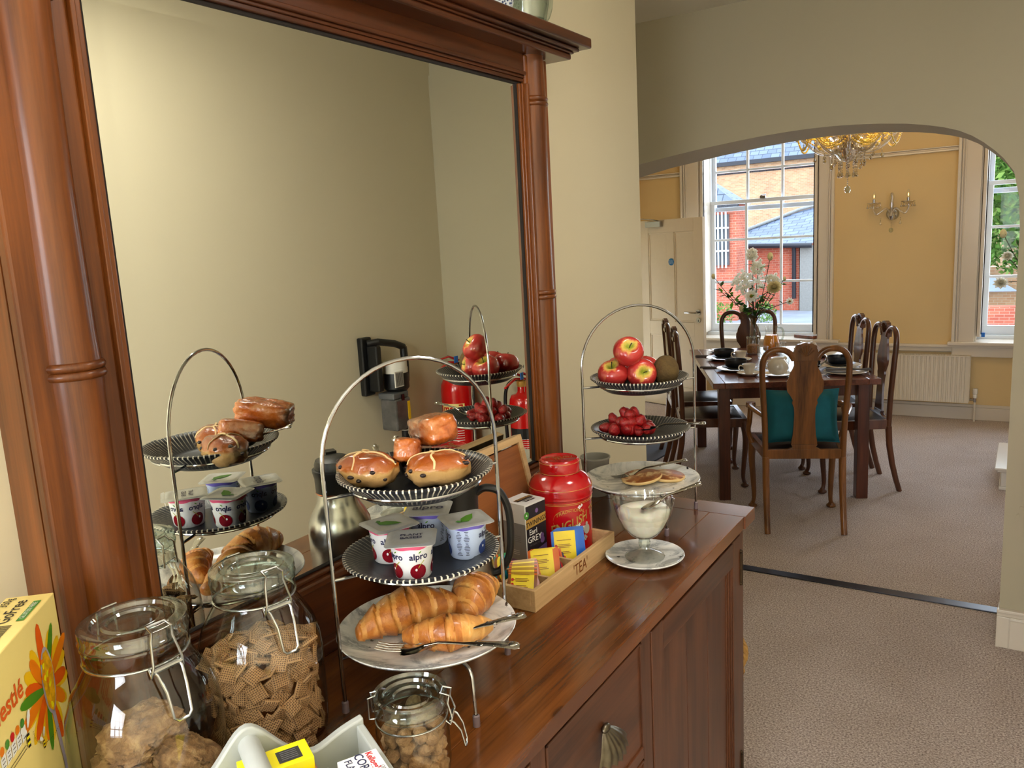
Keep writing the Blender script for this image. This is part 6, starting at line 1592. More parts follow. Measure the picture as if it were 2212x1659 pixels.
s = MB(); s.lathe([(0, 0.006), (0.12, 0.006), (0.125, 0.012)], 40, 'wicker', Matrix.Scale(1.3, 4, (0, 1, 0))); s.build('base', bk)

# ================================================================== THINGS SEEN IN THE MIRROR
vc = thing('cordless_vacuum', 'black cordless stick vacuum hanging on the opposite wall, seen in the mirror', 'vacuum cleaner', (XW, 2.90, 0.0))
s = MB(); s.bx(-0.035, 0.0, -0.13, -0.06, 0.98, 1.26, 'black_plastic'); s.build('wall_dock', vc, smooth=0, bevel=0.008, bseg=3)
s = MB(); s.tube([(-0.035, -0.095, 1.23), (-0.07, -0.06, 1.235), (-0.085, 0.04, 1.215), (-0.085, 0.105, 1.19)], 0.017, 'black_plastic', 12, up=(0, 0, 1)); s.tube([(-0.085, 0.105, 1.19), (-0.085, 0.11, 1.10), (-0.085, 0.105, 1.02)], 0.019, 'black_plastic', 12); s.build('handle', vc)
s = MB(); s.bx(-0.10, -0.035, -0.105, -0.07, 1.0, 1.22, 'black_plastic'); s.build('battery_pack', vc, smooth=0, bevel=0.008, bseg=3)
s = MB(); s.lathe([(0, 1.13), (0.058, 1.13), (0.058, 1.098), (0.060, 1.098), (0.060, 1.075)], 36, 'white_ceramic', T(-0.085, 0.035, 0)); s.build('filter_cap', vc)
s = MB(); s.lathe([(0.059, 1.08), (0.062, 1.06), (0.062, 1.00), (0.050, 0.985)], 36, 'black_plastic', T(-0.085, 0.035, 0)); s.build('motor_body', vc)
s = MB()
for k in range(9): s.add([(-0.155, -0.045+0.006*k, 1.02), (-0.155, -0.042+0.006*k, 1.02), (-0.155, -0.042+0.006*k, 1.085), (-0.155, -0.045+0.006*k, 1.085)], [(0, 1, 2, 3)], 'black_ink')
s.bx(-0.154, -0.148, -0.05, 0.01, 1.015, 1.09, 'white_ceramic'); s.build('barcode_label', vc, smooth=0)
s = MB(); s.bx(-0.14, -0.04, -0.055, 0.055, 0.955, 0.985, 'grey_plastic'); s.build('bin_collar', vc, smooth=0, bevel=0.006)
s = MB(); s.bx(-0.145, -0.045, -0.05, 0.06, 0.80, 0.955, 'vac_window'); s.build('dust_bin', vc, smooth=0, bevel=0.010, bseg=3)
s = MB(); s.bx(-0.147, -0.145, 0.035, 0.052, 0.845, 0.935, 'petal_yellow'); s.build('warning_label', vc, smooth=0)
s = MB(); s.tube([(-0.075, 0.085, 1.06), (-0.075, 0.087, 0.75), (-0.072, 0.087, 0.20)], 0.021, 'black_plastic', 14); s.build('wand', vc)
s = MB(); s.lathe([(0.0215, 0.775), (0.0225, 0.777), (0.0215, 0.779)], 20, 'white_ceramic', T(-0.075, 0.087, 0)); s.build('ring_line', vc)
s = MB(); s.box((-0.13, 0.087, 0.06), (0.20, 0.24, 0.055), 'black_plastic'); s.box((-0.085, 0.087, 0.15), (0.04, 0.04, 0.14), 'black_plastic'); s.build('floor_head', vc, smooth=0, bevel=0.012, bseg=3)
s = MB(); s.bx(-0.146, -0.141, -0.005, 0.015, 0.945, 0.975, 'black_gloss'); s.build('latch', vc, smooth=0)
def extinguisher(label, loc, r, h, hs, word):
    t_ = thing('fire_extinguisher', label, 'fire extinguisher', loc, 0, 'red fire extinguishers')
    s = MB(); s.lathe([(0, 0.01), (r*0.9, 0.0), (r, 0.02), (r, h-r*0.9), (r*0.96, h-r*0.55), (r*0.80, h-r*0.22), (r*0.5, h-0.01), (0.022, h), (0.020, h+0.03)], 44, 'red_ext'); s.build('cylinder', t_, smooth=60)
    s = MB(); s.lathe([(0.016, h+0.02), (0.024, h+0.035), (0.024, h+0.055), (0.012, h+0.06)], 20, 'gold_print'); s.build('valve', t_)
    s = MB(); s.tube([(0.0, 0.02, h+0.06), (0, -0.06, h+0.075), (0, -0.15, h+0.045)], [0.013, 0.010, 0.007], 'red_ext', 10, flat=0.6); s.tube([(0.0, 0.02, h+0.075), (0.0, -0.06, h+0.105), (0, -0.13, h+0.10)], [0.012, 0.010, 0.007], 'red_ext', 10, flat=0.6); s.build('squeeze_lever', t_)
    s = MB(); s.box((-0.02, -0.02, h+0.085), (0.004, 0.03, 0.035), 'blue_tape', RX(0.4) if False else None); s.build('anti_tamper_tag', t_, smooth=0)
    s = MB(); s.tube(catmull([(0, 0.01, h+0.045), (hs*0.04, 0.0, h+0.06), (hs*(r+0.02), -0.01, h+0.01), (hs*(r+0.025), -0.02, h-0.12), (hs*(r+0.02), -0.02, 0.18)], 5), 0.009, 'black_plastic', 10); s.build('hose', t_)
    s = MB(); s.lathe([(0.010, 0.20), (0.013, 0.10), (0.028, 0.02), (0.026, 0.02)], 20, 'black_plastic', T(hs*(r+0.018), -0.02, 0)); s.build('horn', t_)
    # label, faces -y (towards the room)
    def em(o=0.0008): return lambda x, y: ((r+o)*cos(-pi/2-0.28+x/r), (r+o)*sin(-pi/2-0.28+x/r), y)
    p = MB(); f = em(0.0005)
    def patch(x0, x1, y0, y1, mat, o): 
        g_ = em(o); n_ = 8; p.add([g_(x0+(x1-x0)*k/n_, y) for y in (y0, y1) for k in range(n_+1)], [(k, k+1, n_+2+k, n_+1+k) for k in range(n_)], mat)
    if word:
        patch(-0.065, 0.065, h*0.655, h*0.755, 'cereal_yellow', 0.0008); g_ = em(0.0014); p.text(word, 0.062, 'red_ext', lambda x, y: g_(x*0.85, y+h*0.705), bold=0.02)
    patch(-0.06, 0.06, h*0.60 if word else h*0.50, h*0.64 if word else h*0.62, 'white_ink' if word else 'black_ink', 0.0008)
    for k in range(5): patch(-0.055, 0.055-0.012*(k % 3), h*(0.50-0.022*k), h*(0.505-0.022*k), 'white_ink', 0.0009)
    for k in range(2): patch(-0.05+0.045*k, -0.015+0.045*k, h*0.28, h*0.36, 'white_ink', 0.0009)
    for k in range(4): patch(-0.055, 0.055-0.01*k, h*(0.25-0.02*k), h*(0.255-0.02*k), 'white_ink', 0.0009)
    p.build('printed_label', t_, smooth=0)
    s = MB(); s.box((0, r+0.012, h*0.88), (0.03, 0.035, 0.05), 'grey_plastic'); s.bx(-0.015, 0.015, r, r+0.006, h*0.86, h*1.12, 'grey_plastic'); s.build('wall_hook', t_, smooth=0)
    return t_
extinguisher('large red foam fire extinguisher near the wall corner, seen in the mirror', (1.525, YP-0.085-0.022, 0.42), 0.088, 0.575, -1, 'Foam')
extinguisher('slimmer red fire extinguisher nearer the arch, seen in the mirror', (1.135, YP-0.065-0.022, 0.45), 0.066, 0.47, 1, '')

# ================================================================== DINING TABLE AND CHAIRS
TA = radians(25.5); TC = Vector((-0.466, 5.558, 0)); EX = Vector((cos(TA), sin(TA), 0)); EY = Vector((-sin(TA), cos(TA), 0))
def tpos(a, b, z=0.0): q = TC+EX*a+EY*b; return (q.x, q.y, z)
TZ = 0.760
dt = thing('dining_table', 'rectangular dark wood dining table laid for breakfast', 'table', tpos(0, 0), TA)
HWT, HLT = 0.485, 0.76
for k in range(4):
    s = MB(); xa = -HWT+0.07+(2*HWT-0.14)*k/4; xb = -HWT+0.07+(2*HWT-0.14)*(k+1)/4
    s.bx(xa+0.0008, xb-0.0008, -HLT+0.075, HLT-0.075, TZ-0.032, TZ, 'wood_table'); s.build('top_plank', dt, smooth=0, bevel=0.0015)
for (a, b_, c, d) in ((-HWT, -HWT+0.07, -HLT, HLT), (HWT-0.07, HWT, -HLT, HLT), (-HWT+0.07, HWT-0.07, -HLT, -HLT+0.075), (-HWT+0.07, HWT-0.07, HLT-0.075, HLT)):
    s = MB(); s.bx(a, b_, c, d, TZ-0.035, TZ+0.0005, 'wood_table'); s.build('top_border', dt, smooth=0, bevel=0.003)
for (x, y) in ((-1, -1), (1, -1), (-1, 1), (1, 1)):
    s = MB(); s.bx(x*(HWT-0.075)-0.034, x*(HWT-0.075)+0.034, y*(HLT-0.105)-0.034, y*(HLT-0.105)+0.034, 0, TZ-0.035, 'wood_table_leg'); s.build('leg', dt, smooth=0, bevel=0.003)
for (a, b_, c, d) in ((-HWT+0.09, HWT-0.09, -HLT+0.10, -HLT+0.125), (-HWT+0.09, HWT-0.09, HLT-0.125, HLT-0.10), (-HWT+0.07, -HWT+0.095, -HLT+0.13, HLT-0.13), (HWT-0.095, HWT-0.07, -HLT+0.13, HLT-0.13)):
    s = MB(); s.bx(a, b_, c, d, TZ-0.115, TZ-0.035, 'wood_table_leg'); s.build('apron', dt, smooth=0)

def chair(label, loc, rz, arm, wd, group):
    t_ = thing('dining_chair' if not arm else 'dining_armchair', label, 'chair', loc, rz, group)
    hw = 0.203 if arm else 0.19
    # local: back at y=0, seat extends to +y, faces +y
    def back_y(z): return -0.03*max(0, (z-0.45)/0.55)**1.4 if z > 0.45 else -0.075*max(0, (0.42-z)/0.42)**1.8
    for sg in (-1, 1):
        s = MB()
        pts = [(sg*(hw-0.002), back_y(z), z) for z in (0.0, 0.08, 0.18, 0.30, 0.42)]
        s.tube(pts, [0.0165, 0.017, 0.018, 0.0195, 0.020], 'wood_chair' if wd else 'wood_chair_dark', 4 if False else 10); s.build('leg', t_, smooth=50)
        s = MB(); 
        pts = [(sg*hw, back_y(0.42), 0.42), (sg*(hw+0.004), back_y(0.6), 0.60), (sg*(hw+0.016), back_y(0.8), 0.80), (sg*(hw+0.020), back_y(0.9), 0.90), (sg*(hw+0.016), back_y(0.96), 0.96), (sg*(hw-0.006), back_y(1.0), 1.003), (sg*(hw-0.045), back_y(1.02), 1.022), (sg*(hw-0.090), back_y(1.02), 1.020), (sg*(hw-0.125), back_y(1.0), 0.998), (sg*(hw-0.145), back_y(.97), 0.965)]
        pts = catmull(pts, 4)
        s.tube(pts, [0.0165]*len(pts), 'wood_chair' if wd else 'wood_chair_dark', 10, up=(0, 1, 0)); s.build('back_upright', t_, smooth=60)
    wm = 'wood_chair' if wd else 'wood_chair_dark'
    # vase splat outline (x, z)
    half = [(0.068, 0.488), (0.066, 0.515), (0.060, 0.545), (0.056, 0.60), (0.054, 0.66), (0.056, 0.70), (0.066, 0.725), (0.062, 0.742), (0.074, 0.765), (0.092, 0.79), (0.096, 0.825), (0.094, 0.850), (0.086, 0.862), (0.080, 0.890), (0.066, 0.915), (0.058, 0.935), (0.060, 0.955), (0.066, 0.975)]
    out = [(x, z) for x, z in half]+[(-x, z) for x, z in half[::-1]]
    s = MB(); nn_ = len(out)
    vs = [(x, back_y(z)-0.006, z) for x, z in out]+[(x, back_y(z)+0.006, z) for x, z in out]
    L_ = len(half); fs = []
    for i in range(L_-1):
        j = nn_-1-i; fs += [(i, i+1, j-1, j), (nn_+i, nn_+j, nn_+j-1, nn_+i+1)]
    fs += [(i, (i+1) % nn_, nn_+(i+1) % nn_, nn_+i)[::-1] for i in range(nn_)]
    s.add(vs, fs, wm); s.build('splat', t_, smooth=30)
    # carved shell crest
    sh = [(-0.070, 0.962), (-0.074, 0.99), (-0.062, 1.010), (-0.052, 1.034)]
    sh += [(0.056*cos(a)+0.0, 1.028+0.026*sin(a)+0.004*abs(sin(a*4.5))) for a in [pi-k*pi/18 for k in range(19)]]
    sh += [(0.052, 1.034), (0.062, 1.010), (0.074, 0.99), (0.070, 0.962)]
    s = MB(); s.prism(sh, 0.018, 0.044, wm, Matrix(((1, 0, 0, 0), (0, 0, -1, 0), (0, 1, 0, 0), (0, 0, 0, 1)))); s.build('shell_crest', t_, smooth=30, bevel=0.004)
    cr_ = t_.children[-1]
    s = MB()
    for k in range(7):
        a = pi/2+(k-3)*0.34
        for yy in (-0.0465, -0.0155): s.tube([(0.006*cos(a), yy, 0.985), (0.046*cos(a), yy, 0.985+0.060*sin(a))], [0.0015, 0.0045], wm, 6)
    s.build('carved_ribs', cr_)
    # seat
    fw = 0.245 if arm else 0.225; dp = 0.41
    s = MB(); s.bx(-hw+0.01, hw-0.01, -0.012, 0.012, 0.412, 0.465, wm); s.prism([(-0.085, 0.465), (-0.06, 0.478), (-0.07, 0.492), (0.07, 0.492), (0.06, 0.478), (0.085, 0.465)], -0.010, 0.012, wm, Mx); s.build('rear_rail', t_, smooth=0, bevel=0.002)
    s = MB(); s.prism([(-hw-0.008, 0.0), (-fw, dp), (fw, dp), (hw+0.008, 0.0), (hw-0.02, 0.0), (fw-0.03, dp-0.03), (-fw+0.03, dp-0.03), (-hw+0.02, 0.0)], 0.405, 0.462, wm); s.build('seat_frame', t_, smooth=0, bevel=0.002)
    s = MB(); g_ = 8; vs = []; fs = []
    for j in range(g_+1):
        for i in range(g_+1):
            v = j/g_; u = -1+2*i/g_; w = (hw-0.012)+(fw-hw-0.002)*v; q = (1-abs(u)**3)*(1-abs(2*v-1)**3)
            vs.append((u*w, 0.012+(dp-0.03)*v, 0.458+0.026*q))
    for j in range(g_):
        for i in range(g_): a = j*(g_+1)+i; fs.append((a, a+1, a+g_+2, a+g_+1))
    s.add(vs, fs, 'leather'); s.build('seat', t_, smooth=60)
    for sg in (-1, 1):
        s = MB(); x = sg*(fw-0.022); y = dp-0.022
        pts = [(x, y, 0.44), (x+sg*0.006, y+0.010, 0.37), (x+sg*0.008, y+0.012, 0.30), (x+sg*0.001, y+0.003, 0.18), (x-sg*0.003, y-0.004, 0.08), (x, y, 0.04), (x+sg*0.004, y+0.006, 0.022)]
        pts = catmull(pts, 3)
        rr = [0.026-0.014*min(1, k/(len(pts)*0.72)) for k in range(len(pts))]
        s.tube(pts, rr, wm, 12); s.lathe([(0, 0.0), (0.020, 0.0), (0.027, 0.008), (0.026, 0.016), (0.016, 0.024), (0.011, 0.035)], 18, wm, T(x+sg*0.003, y+0.006, 0)); s.build('leg', t_, smooth=60)
    if arm:
        for sg in (-1, 1):
            s = MB(); pts = catmull([(sg*(hw+0.012), -0.008, 0.655), (sg*(hw+0.045), 0.09, 0.668), (sg*(hw+0.060), 0.17, 0.672), (sg*(hw+0.050), 0.25, 0.668)], 5)
            s.tube(pts, [0.015+0.009*(k/len(pts)) for k in range(len(pts))], wm, 10, flat=0.6); s.lathe([(0, -0.014), (0.026, -0.014), (0.028, 0), (0.026, 0.014), (0, 0.014)], 20, wm, T(sg*(hw+0.050), 0.255, 0.666)); s.build('armrest', t_, smooth=60)
            s = MB(); s.tube(catmull([(sg*(fw-0.005), 0.285, 0.43), (sg*(fw+0.018), 0.29, 0.50), (sg*(hw+0.058), 0.235, 0.58), (sg*(hw+0.052), 0.245, 0.66)], 5), 0.015, wm, 10); s.build('arm_support', t_, smooth=60)
    return t_
pos = Vector(tpos(-0.057, -1.215))
A0 = chair('carved-back dining armchair nearest the camera, teal cushion on its seat', tuple(pos), radians(22.5), True, True, 'dining chairs')
cu = MB(); n = 14; vs = []; fs = []
for sg in (1, -1):
    for j in range(n+1):
        for i in range(n+1):
            u = -1+2*i/n; v = -1+2*j/n; q = (max(0, 1-u**4)*max(0, 1-v**4))**0.6
            pin = 1-0.05*(u*u*v*v == 0)*0-0.07*(1-abs(u)**2)*abs(v)**4-0.0
            pin2 = 1-0.07*(1-abs(v)**2)*abs(u)**4
            vs.append((u*0.200*pin2, sg*(0.002+0.062*q)+0.006*noise.noise(Vector((u*3, v*3, sg)))*q, v*0.148*pin))
N_ = (n+1)**2
for sgi in (0, 1):
    for j in range(n):
        for i in range(n):
            a = sgi*N_+j*(n+1)+i; f = (a, a+1, a+n+2, a+n+1); fs.append(f if sgi else f[::-1])
cu.add(vs, fs, 'teal_velvet')
cpos = pos+Vector((-sin(radians(22.5)), cos(radians(22.5)), 0))*0.085
o = cu.build('cushion', None, (cpos.x, cpos.y, 0.632), smooth=80); o.rotation_euler = (radians(-6), 0, radians(22.5)); tag(o, 'teal velvet cushion on the seat of the nearest armchair', 'cushion')
s = MB()
for zz in (0.148, -0.148): s.tube([(0.200*u*(1-0.07*0), 0, zz*(1-0.07*(1-u*u))) for u in [-1+k/10 for k in range(21)]], 0.004, 'teal_velvet', 6)
s.build('piping', o)
c1_ = chair('side chair on the left of the dining table, nearer of the two', tpos(-0.64, -0.20), TA-pi/2, False, False, 'dining chairs')
def placec(a, b_, rz, label): return dup(c1_, tpos(a, b_), rz, label, 'dining chairs')
placec(-0.66, 0.36, TA-pi/2+0.02, 'side chair on the left of the dining table, farther, by the white door')
placec(0.60, -0.36, TA+pi/2, 'side chair on the right of the dining table, nearer of the two')
placec(0.60, 0.16, TA+pi/2-0.03, 'side chair on the right of the dining table, farther, by the radiator')
placec(0.0, 0.94, TA+pi, 'dining chair at the far end of the table in front of the window')

# ---------------------------------------------------------------- crockery on the table
z0 = TZ+0.001
def dish(name, label, cat, x, y, z, prof, mat, n=40, group=None, fn=None):
    s = MB(); s.lathe(prof, n, mat, fn=fn); return tag(s.build(name, None, (x, y, z), smooth=50), label, cat, group)
PL = [(0, 0.004), (0.078, 0.004), (0.088, 0.007), (0.128, 0.018), (0.130, 0.0165), (0.088, 0.002), (0.075, 0.0), (0, 0.0)]
PM = [(r*0.72, z) for r, z in PL]
PS = [(r*0.58, z) for r, z in PL]
BO = [(0, 0.004), (0.045, 0.004), (0.062, 0.016), (0.068, 0.040), (0.069, 0.052), (0.0715, 0.0525), (0.0715, 0.040), (0.066, 0.012), (0.048, 0.0), (0, 0)]
for (x, y, who) in ((-0.810, 5.610, 'at the far left place'), (-0.590, 5.175, 'at the near left place'), (0.00, 5.45, 'at the right place')):
    dish('dinner_plate', 'white dinner plate under a black one '+who, 'plate', x, y, z0, PL, 'white_ceramic', group='white dinner plates')
    dish('side_plate', 'small black plate between bowl and white plate '+who, 'plate', x, y, z0+0.010, PM, 'black_ceramic', group='small black plates')
    dish('black_bowl', 'black bowl on stacked plates '+who, 'bowl', x-0.01, y+0.01, z0+0.018, BO, 'black_ceramic', group='black bowls')
def cup(label, x, y, z, rz, sauc=True, sc_=1.0):
    t_ = thing('teacup', label, 'cup', (x, y, z+(0.008 if sauc else 0)), rz, 'cream teacups')
    s = MB(); s.lathe([(0, 0.003), (0.022, 0.003), (0.024, 0.0), (0.027, 0.004), (0.034, 0.030), (0.042, 0.060), (0.043, 0.062), (0.0405, 0.062), (0.032, 0.030), (0.024, 0.008), (0, 0.007)], 36, 'cream_ceramic'); s.build('body', t_)
    s = MB(); s.tube(catmull([(0.038, 0, 0.050), (0.056, 0, 0.053), (0.064, 0, 0.038), (0.054, 0, 0.020), (0.033, 0, 0.018)], 5), 0.0042, 'cream_ceramic', 8, up=(0, 1, 0)); s.build('handle', t_)
    if sauc: dish('saucer', 'white saucer under the '+label.replace('of the table, right of', 'beside'), 'saucer', x, y, z, PS, 'white_ceramic', group='saucers')
cup('cream teacup nearest the front edge of the table', -0.462, 5.015, z0, radians(200))
cup('cream teacup beside the far left bowl', -0.680, 5.560, z0, radians(200))
cup('cream teacup at the back of the table, right of the juice jug', -0.36, 6.12, z0, radians(10))
tp = thing('milk_jug', 'rounded cream china milk jug on a plate behind the front chair', 'jug', (-0.285, 5.02, z0+0.012), radians(215))
s = MB(); s.lathe([(0, 0.0), (0.035, 0.0), (0.052, 0.012), (0.064, 0.040), (0.060, 0.068), (0.046, 0.090), (0.038, 0.098), (0.041, 0.103), (0.036, 0.102), (0.033, 0.095), (0, 0.05)], 44, 'cream_ceramic'); s.build('body', tp)
s = MB(); s.tube(catmull([(0.045, 0, 0.088), (0.072, 0, 0.085), (0.082, 0, 0.060), (0.066, 0, 0.035)], 5), 0.006, 'cream_ceramic', 10, up=(0, 1, 0)); s.build('handle', tp)
s = MB(); s.tube([(-0.032, 0, 0.085), (-0.052, 0, 0.104)], [0.015, 0.009], 'cream_ceramic', 10); s.build('spout', tp)
dish('dinner_plate', 'white plate under the rounded cream milk jug', 'plate', -0.285, 5.02, z0, PM, 'white_ceramic', group='white dinner plates')
# granola jar, juice jug, tumblers
jr = thing('granola_jar', 'glass jar of brown granola on the dining table', 'jar', (-0.690, 5.90, z0))
s = MB(); s.lathe([(0, 0.004), (0.042, 0.004), (0.047, 0.008), (0.047, 0.105), (0.044, 0.115)], 32, 'glass_jar'); s.build('glass_body', jr)
s = MB(); s.lathe([(0, 0.008), (0.041, 0.008), (0.043, 0.066), (0.03, 0.074), (0, 0.070)], 24, 'granola'); s.build('granola', jr)
s = MB(); s.lathe([(0.044, 0.115), (0.048, 0.117), (0.048, 0.128), (0.042, 0.133), (0, 0.133)], 32, 'glass_lid'); s.build('lid', jr)
jg = thing('juice_jug', 'glass jug half full of orange juice on the dining table', 'jug', (-0.600, 6.06, z0), radians(20))
s = MB(); s.lathe([(0, 0.003), (0.050, 0.003), (0.060, 0.012), (0.062, 0.060), (0.052, 0.105), (0.041, 0.135), (0.040, 0.165), (0.048, 0.190)], 40, 'glass_clear'); s.build('glass_body', jg, smooth=60)
s = MB(); s.lathe([(0, 0.007), (0.048, 0.007), (0.0575, 0.015), (0.059, 0.060), (0.049, 0.105), (0.0425, 0.124), (0, 0.124)], 40, 'juice'); s.build('orange_juice', jg, smooth=60)
s = MB(); s.tube(catmull([(0.045, 0, 0.178), (0.075, 0, 0.170), (0.086, 0, 0.130), (0.076, 0, 0.090), (0.056, 0, 0.085)], 5), 0.007, 'glass_lid', 10, up=(0, 1, 0)); s.build('handle', jg)
for k, (x, y, lb) in enumerate(((-0.560, 5.68, 'cut glass tumbler in front of the granola jar'), (-0.500, 5.93, 'glass tumbler just in front of the juice jug'), (-0.35, 5.42, 'glass tumbler behind the cream milk jug'), (-0.27, 5.60, 'glass tumbler near the middle of the table'))):
    s = MB(); s.lathe([(0, 0.004), (0.030, 0.004), (0.034, 0.010), (0.039, 0.088), (0.0375, 0.088), (0.032, 0.012)], 32, 'glass_clear', fn=lambda r, z, a, j: (r*(1+0.03*cos(a*10)*(z < 0.06)), z)); o = s.build('tumbler', None, (x, y, z0), smooth=30); tag(o, lb, 'glass', 'glass tumblers')
jm = thing('marmalade_jar', 'small jar of amber marmalade in the middle of the table', 'jar', (-0.33, 5.76, z0))
s = MB(); s.lathe([(0, 0.0), (0.032, 0.0), (0.034, 0.006), (0.034, 0.055), (0.030, 0.062)], 28, 'juice'); s.build('marmalade', jm)
s = MB(); s.lathe([(0.031, 0.062), (0.034, 0.063), (0.034, 0.076), (0, 0.077)], 28, 'gold_print'); s.build('lid', jm)
kt = thing('chrome_teapot', 'polished metal teapot with looped handle, seen through the chair back', 'teapot', (-0.165, 5.36, z0), radians(20))
s = MB(); s.lathe([(0, 0.0), (0.045, 0.0), (0.060, 0.015), (0.062, 0.045), (0.048, 0.080), (0.030, 0.092), (0.008, 0.098), (0.008, 0.108), (0, 0.110)], 36, 'chrome'); s.build('body', kt)
s = MB(); s.tube(catmull([(0.048, 0, 0.078), (0.085, 0, 0.085), (0.095, 0, 0.050), (0.060, 0, 0.020)], 5), 0.006, 'chrome', 8, up=(0, 1, 0)); s.build('handle', kt)
s = MB(); s.tube([(-0.055, 0, 0.035), (-0.08, 0, 0.065), (-0.095, 0, 0.09)], [0.014, 0.009, 0.006], 'chrome', 10); s.build('spout', kt)
for (x, y, lb) in ((-0.155, 5.90, 'white plate at the right rear of the table'), (0.075, 5.215, 'white plate with a grey napkin, near right corner of the table'), (-0.95, 5.95, 'white plate at the far left corner of the table')):
    dish('dinner_plate', lb, 'plate', x, y, z0, PM if x < 0 else PL, 'white_ceramic', group='white dinner plates')
def napkin(label, x, y, z, rz, L=0.22, W_=0.035):
    s = MB(); n = 10; vs = []; fs = []
    for k in range(n+1):
        u = -L/2+L*k/n; w = W_*(1.15-0.6*exp(-((k/n-0.75)/0.12)**2)); h_ = 0.010*(1-0.5*exp(-((k/n-0.75)/0.1)**2))
        vs += [(u, -w, 0.001), (u, -w*0.5, h_), (u, 0, h_*0.6), (u, w*0.5, h_), (u, w, 0.001)]
    for k in range(n):
        for i in range(4): a = k*5+i; fs.append((a, a+1, a+6, a+5))
    s.add(vs, fs, 'napkin_grey'); o = s.build('napkin', None, (x, y, z), smooth=50); o.rotation_euler = (0, 0, rz); return tag(o, label, 'napkin', 'grey napkins')
napkin('rolled grey napkin at the near right corner of the table', 0.085, 5.235, z0+0.019, radians(15), 0.26)
napkin('rolled grey napkin beside the far left bowl', -0.985, 5.70, z0, radians(10), 0.14, 0.02)
napkin('rolled grey napkin beside the near left bowl', -0.775, 5.215, z0, radians(12), 0.15, 0.02)
cutlery('spoon', 'table_spoon', 'small spoon lying near the front edge of the dining table', (-0.08, 4.98, z0+0.004), (-0.02, 5.12, z0+0.004), W_=0.8)

# ---------------------------------------------------------------- flowers
def blade(s, p, d, L, w, mat, up=Vector((0, 0, 1))):
    p = Vector(p); d = Vector(d).normalized(); sd = d.cross(up)
    if sd.length < 1e-3: sd = Vector((1, 0, 0))
    sd.normalize(); nrm = sd.cross(d)
    s.add([p, p+d*L*0.4+sd*w+nrm*w*0.2, p+d*L-nrm*L*0.08, p+d*L*0.4-sd*w+nrm*w*0.2, p+d*L*0.45-nrm*w*0.2], [(0, 1, 4), (1, 2, 4), (2, 3, 4), (3, 0, 4)], mat)
def bloom(s, c, R, layers, n, mat, mat2, d=Vector((0, -0.6, 0.5))):
    d = Vector(d).normalized(); a = d.orthogonal().normalized(); b_ = d.cross(a)
    for l in range(layers):
        q = l/max(1, layers-1)
        for k in range(n):
            th = 2*pi*k/n+l*0.9; out = (a*cos(th)+b_*sin(th)); dirn = (out*(1-q*0.85)+d*(0.15+q*0.9)).normalized()
            blade(s, Vector(c)-d*R*0.1, dirn, R*(1.0-0.25*q), R*0.42, mat, up=d)
    s.ell(tuple(Vector(c)+d*R*0.1), (R*0.25,)*3, mat2, 8, 6)
def bouquet(label, base, specs, seed, vase_h=0.24):
    t_ = thing('flower_vase', label, 'flowers', base)
    s = MB(); s.lathe([(0, 0.004), (0.040, 0.004), (0.043, 0.0), (0.045, 0.01), (0.040, 0.08), (0.033, 0.15), (0.036, vase_h-0.02), (0.046, vase_h), (0.044, vase_h), (0.034, vase_h-0.02)], 32, 'glass_clear'); s.build('vase', t_, smooth=60)
    r_ = rnd(seed)
    for (x, z, y, kind, R) in specs:
        s = MB(); tip = Vector((x, y, z)); mid = Vector((x*0.25, y*0.25, vase_h+0.04))
        pts = catmull([(x*-0.08, 0, 0.02), (x*0.03, 0, vase_h*0.8), tuple(mid), tuple(mid.lerp(tip, 0.55)+Vector((x*0.05, 0, 0.01))), tuple(tip)], 4)
        s.tube(pts, 0.0028, 'stem_brown', 5)
        o = s.build('flower_stem', t_)
        q = MB()
        for k in range(4 if kind != 'leaf' else 12):
            f = r_.uniform(0.45, 0.95) if kind != 'leaf' else 0.5+0.5*k/12; p = pts[int(f*(len(pts)-1))]
            blade(q, p, (r_.uniform(-1, 1), r_.uniform(-1, 1), r_.uniform(-0.2, 0.8)), r_.uniform(0.045, 0.075), 0.016, 'leaf_dark' if r_.random() < 0.6 else 'leaf_green')
        q.build('leaves', o, smooth=0)
        q = MB()
        if kind == 'peony': bloom(q, tip, R, 6, 9, 'petal_white', 'petal_cream')
        elif kind == 'dahlia':
            bloom(q, tip, R, 8, 14, 'petal_cream', 'petal_cream')
        elif kind == 'cosmos': bloom(q, tip, R, 1, 9, 'petal_white', 'gold_center', (0.3, -1, 0.2))
        elif kind == 'bud': q.ell(tuple(tip), (R*0.7, R*0.7, R), 'petal_cream', 10, 8); blade(q, tip-Vector((0, 0, R)), (0.5, -0.5, 1), R*1.3, R*0.4, 'leaf_dark'); blade(q, tip-Vector((0, 0, R)), (-0.5, -0.3, 1), R*1.3, R*0.4, 'leaf_dark')
        elif kind == 'cluster':
            for k in range(40):
                dd = Vector((r_.gauss(0, 1), r_.gauss(0, 1), r_.gauss(0, 1))).normalized()*R*r_.uniform(0.5, 1)
                bloom(q, tip+dd, 0.020, 1, 5, 'petal_white', 'petal_white', (r_.uniform(-.4, .4), -1, r_.uniform(-.2, .8)))
        if q.v: q.build('bloom', o, smooth=0)
    return t_
b0 = Vector((-0.765, 6.195, z0))
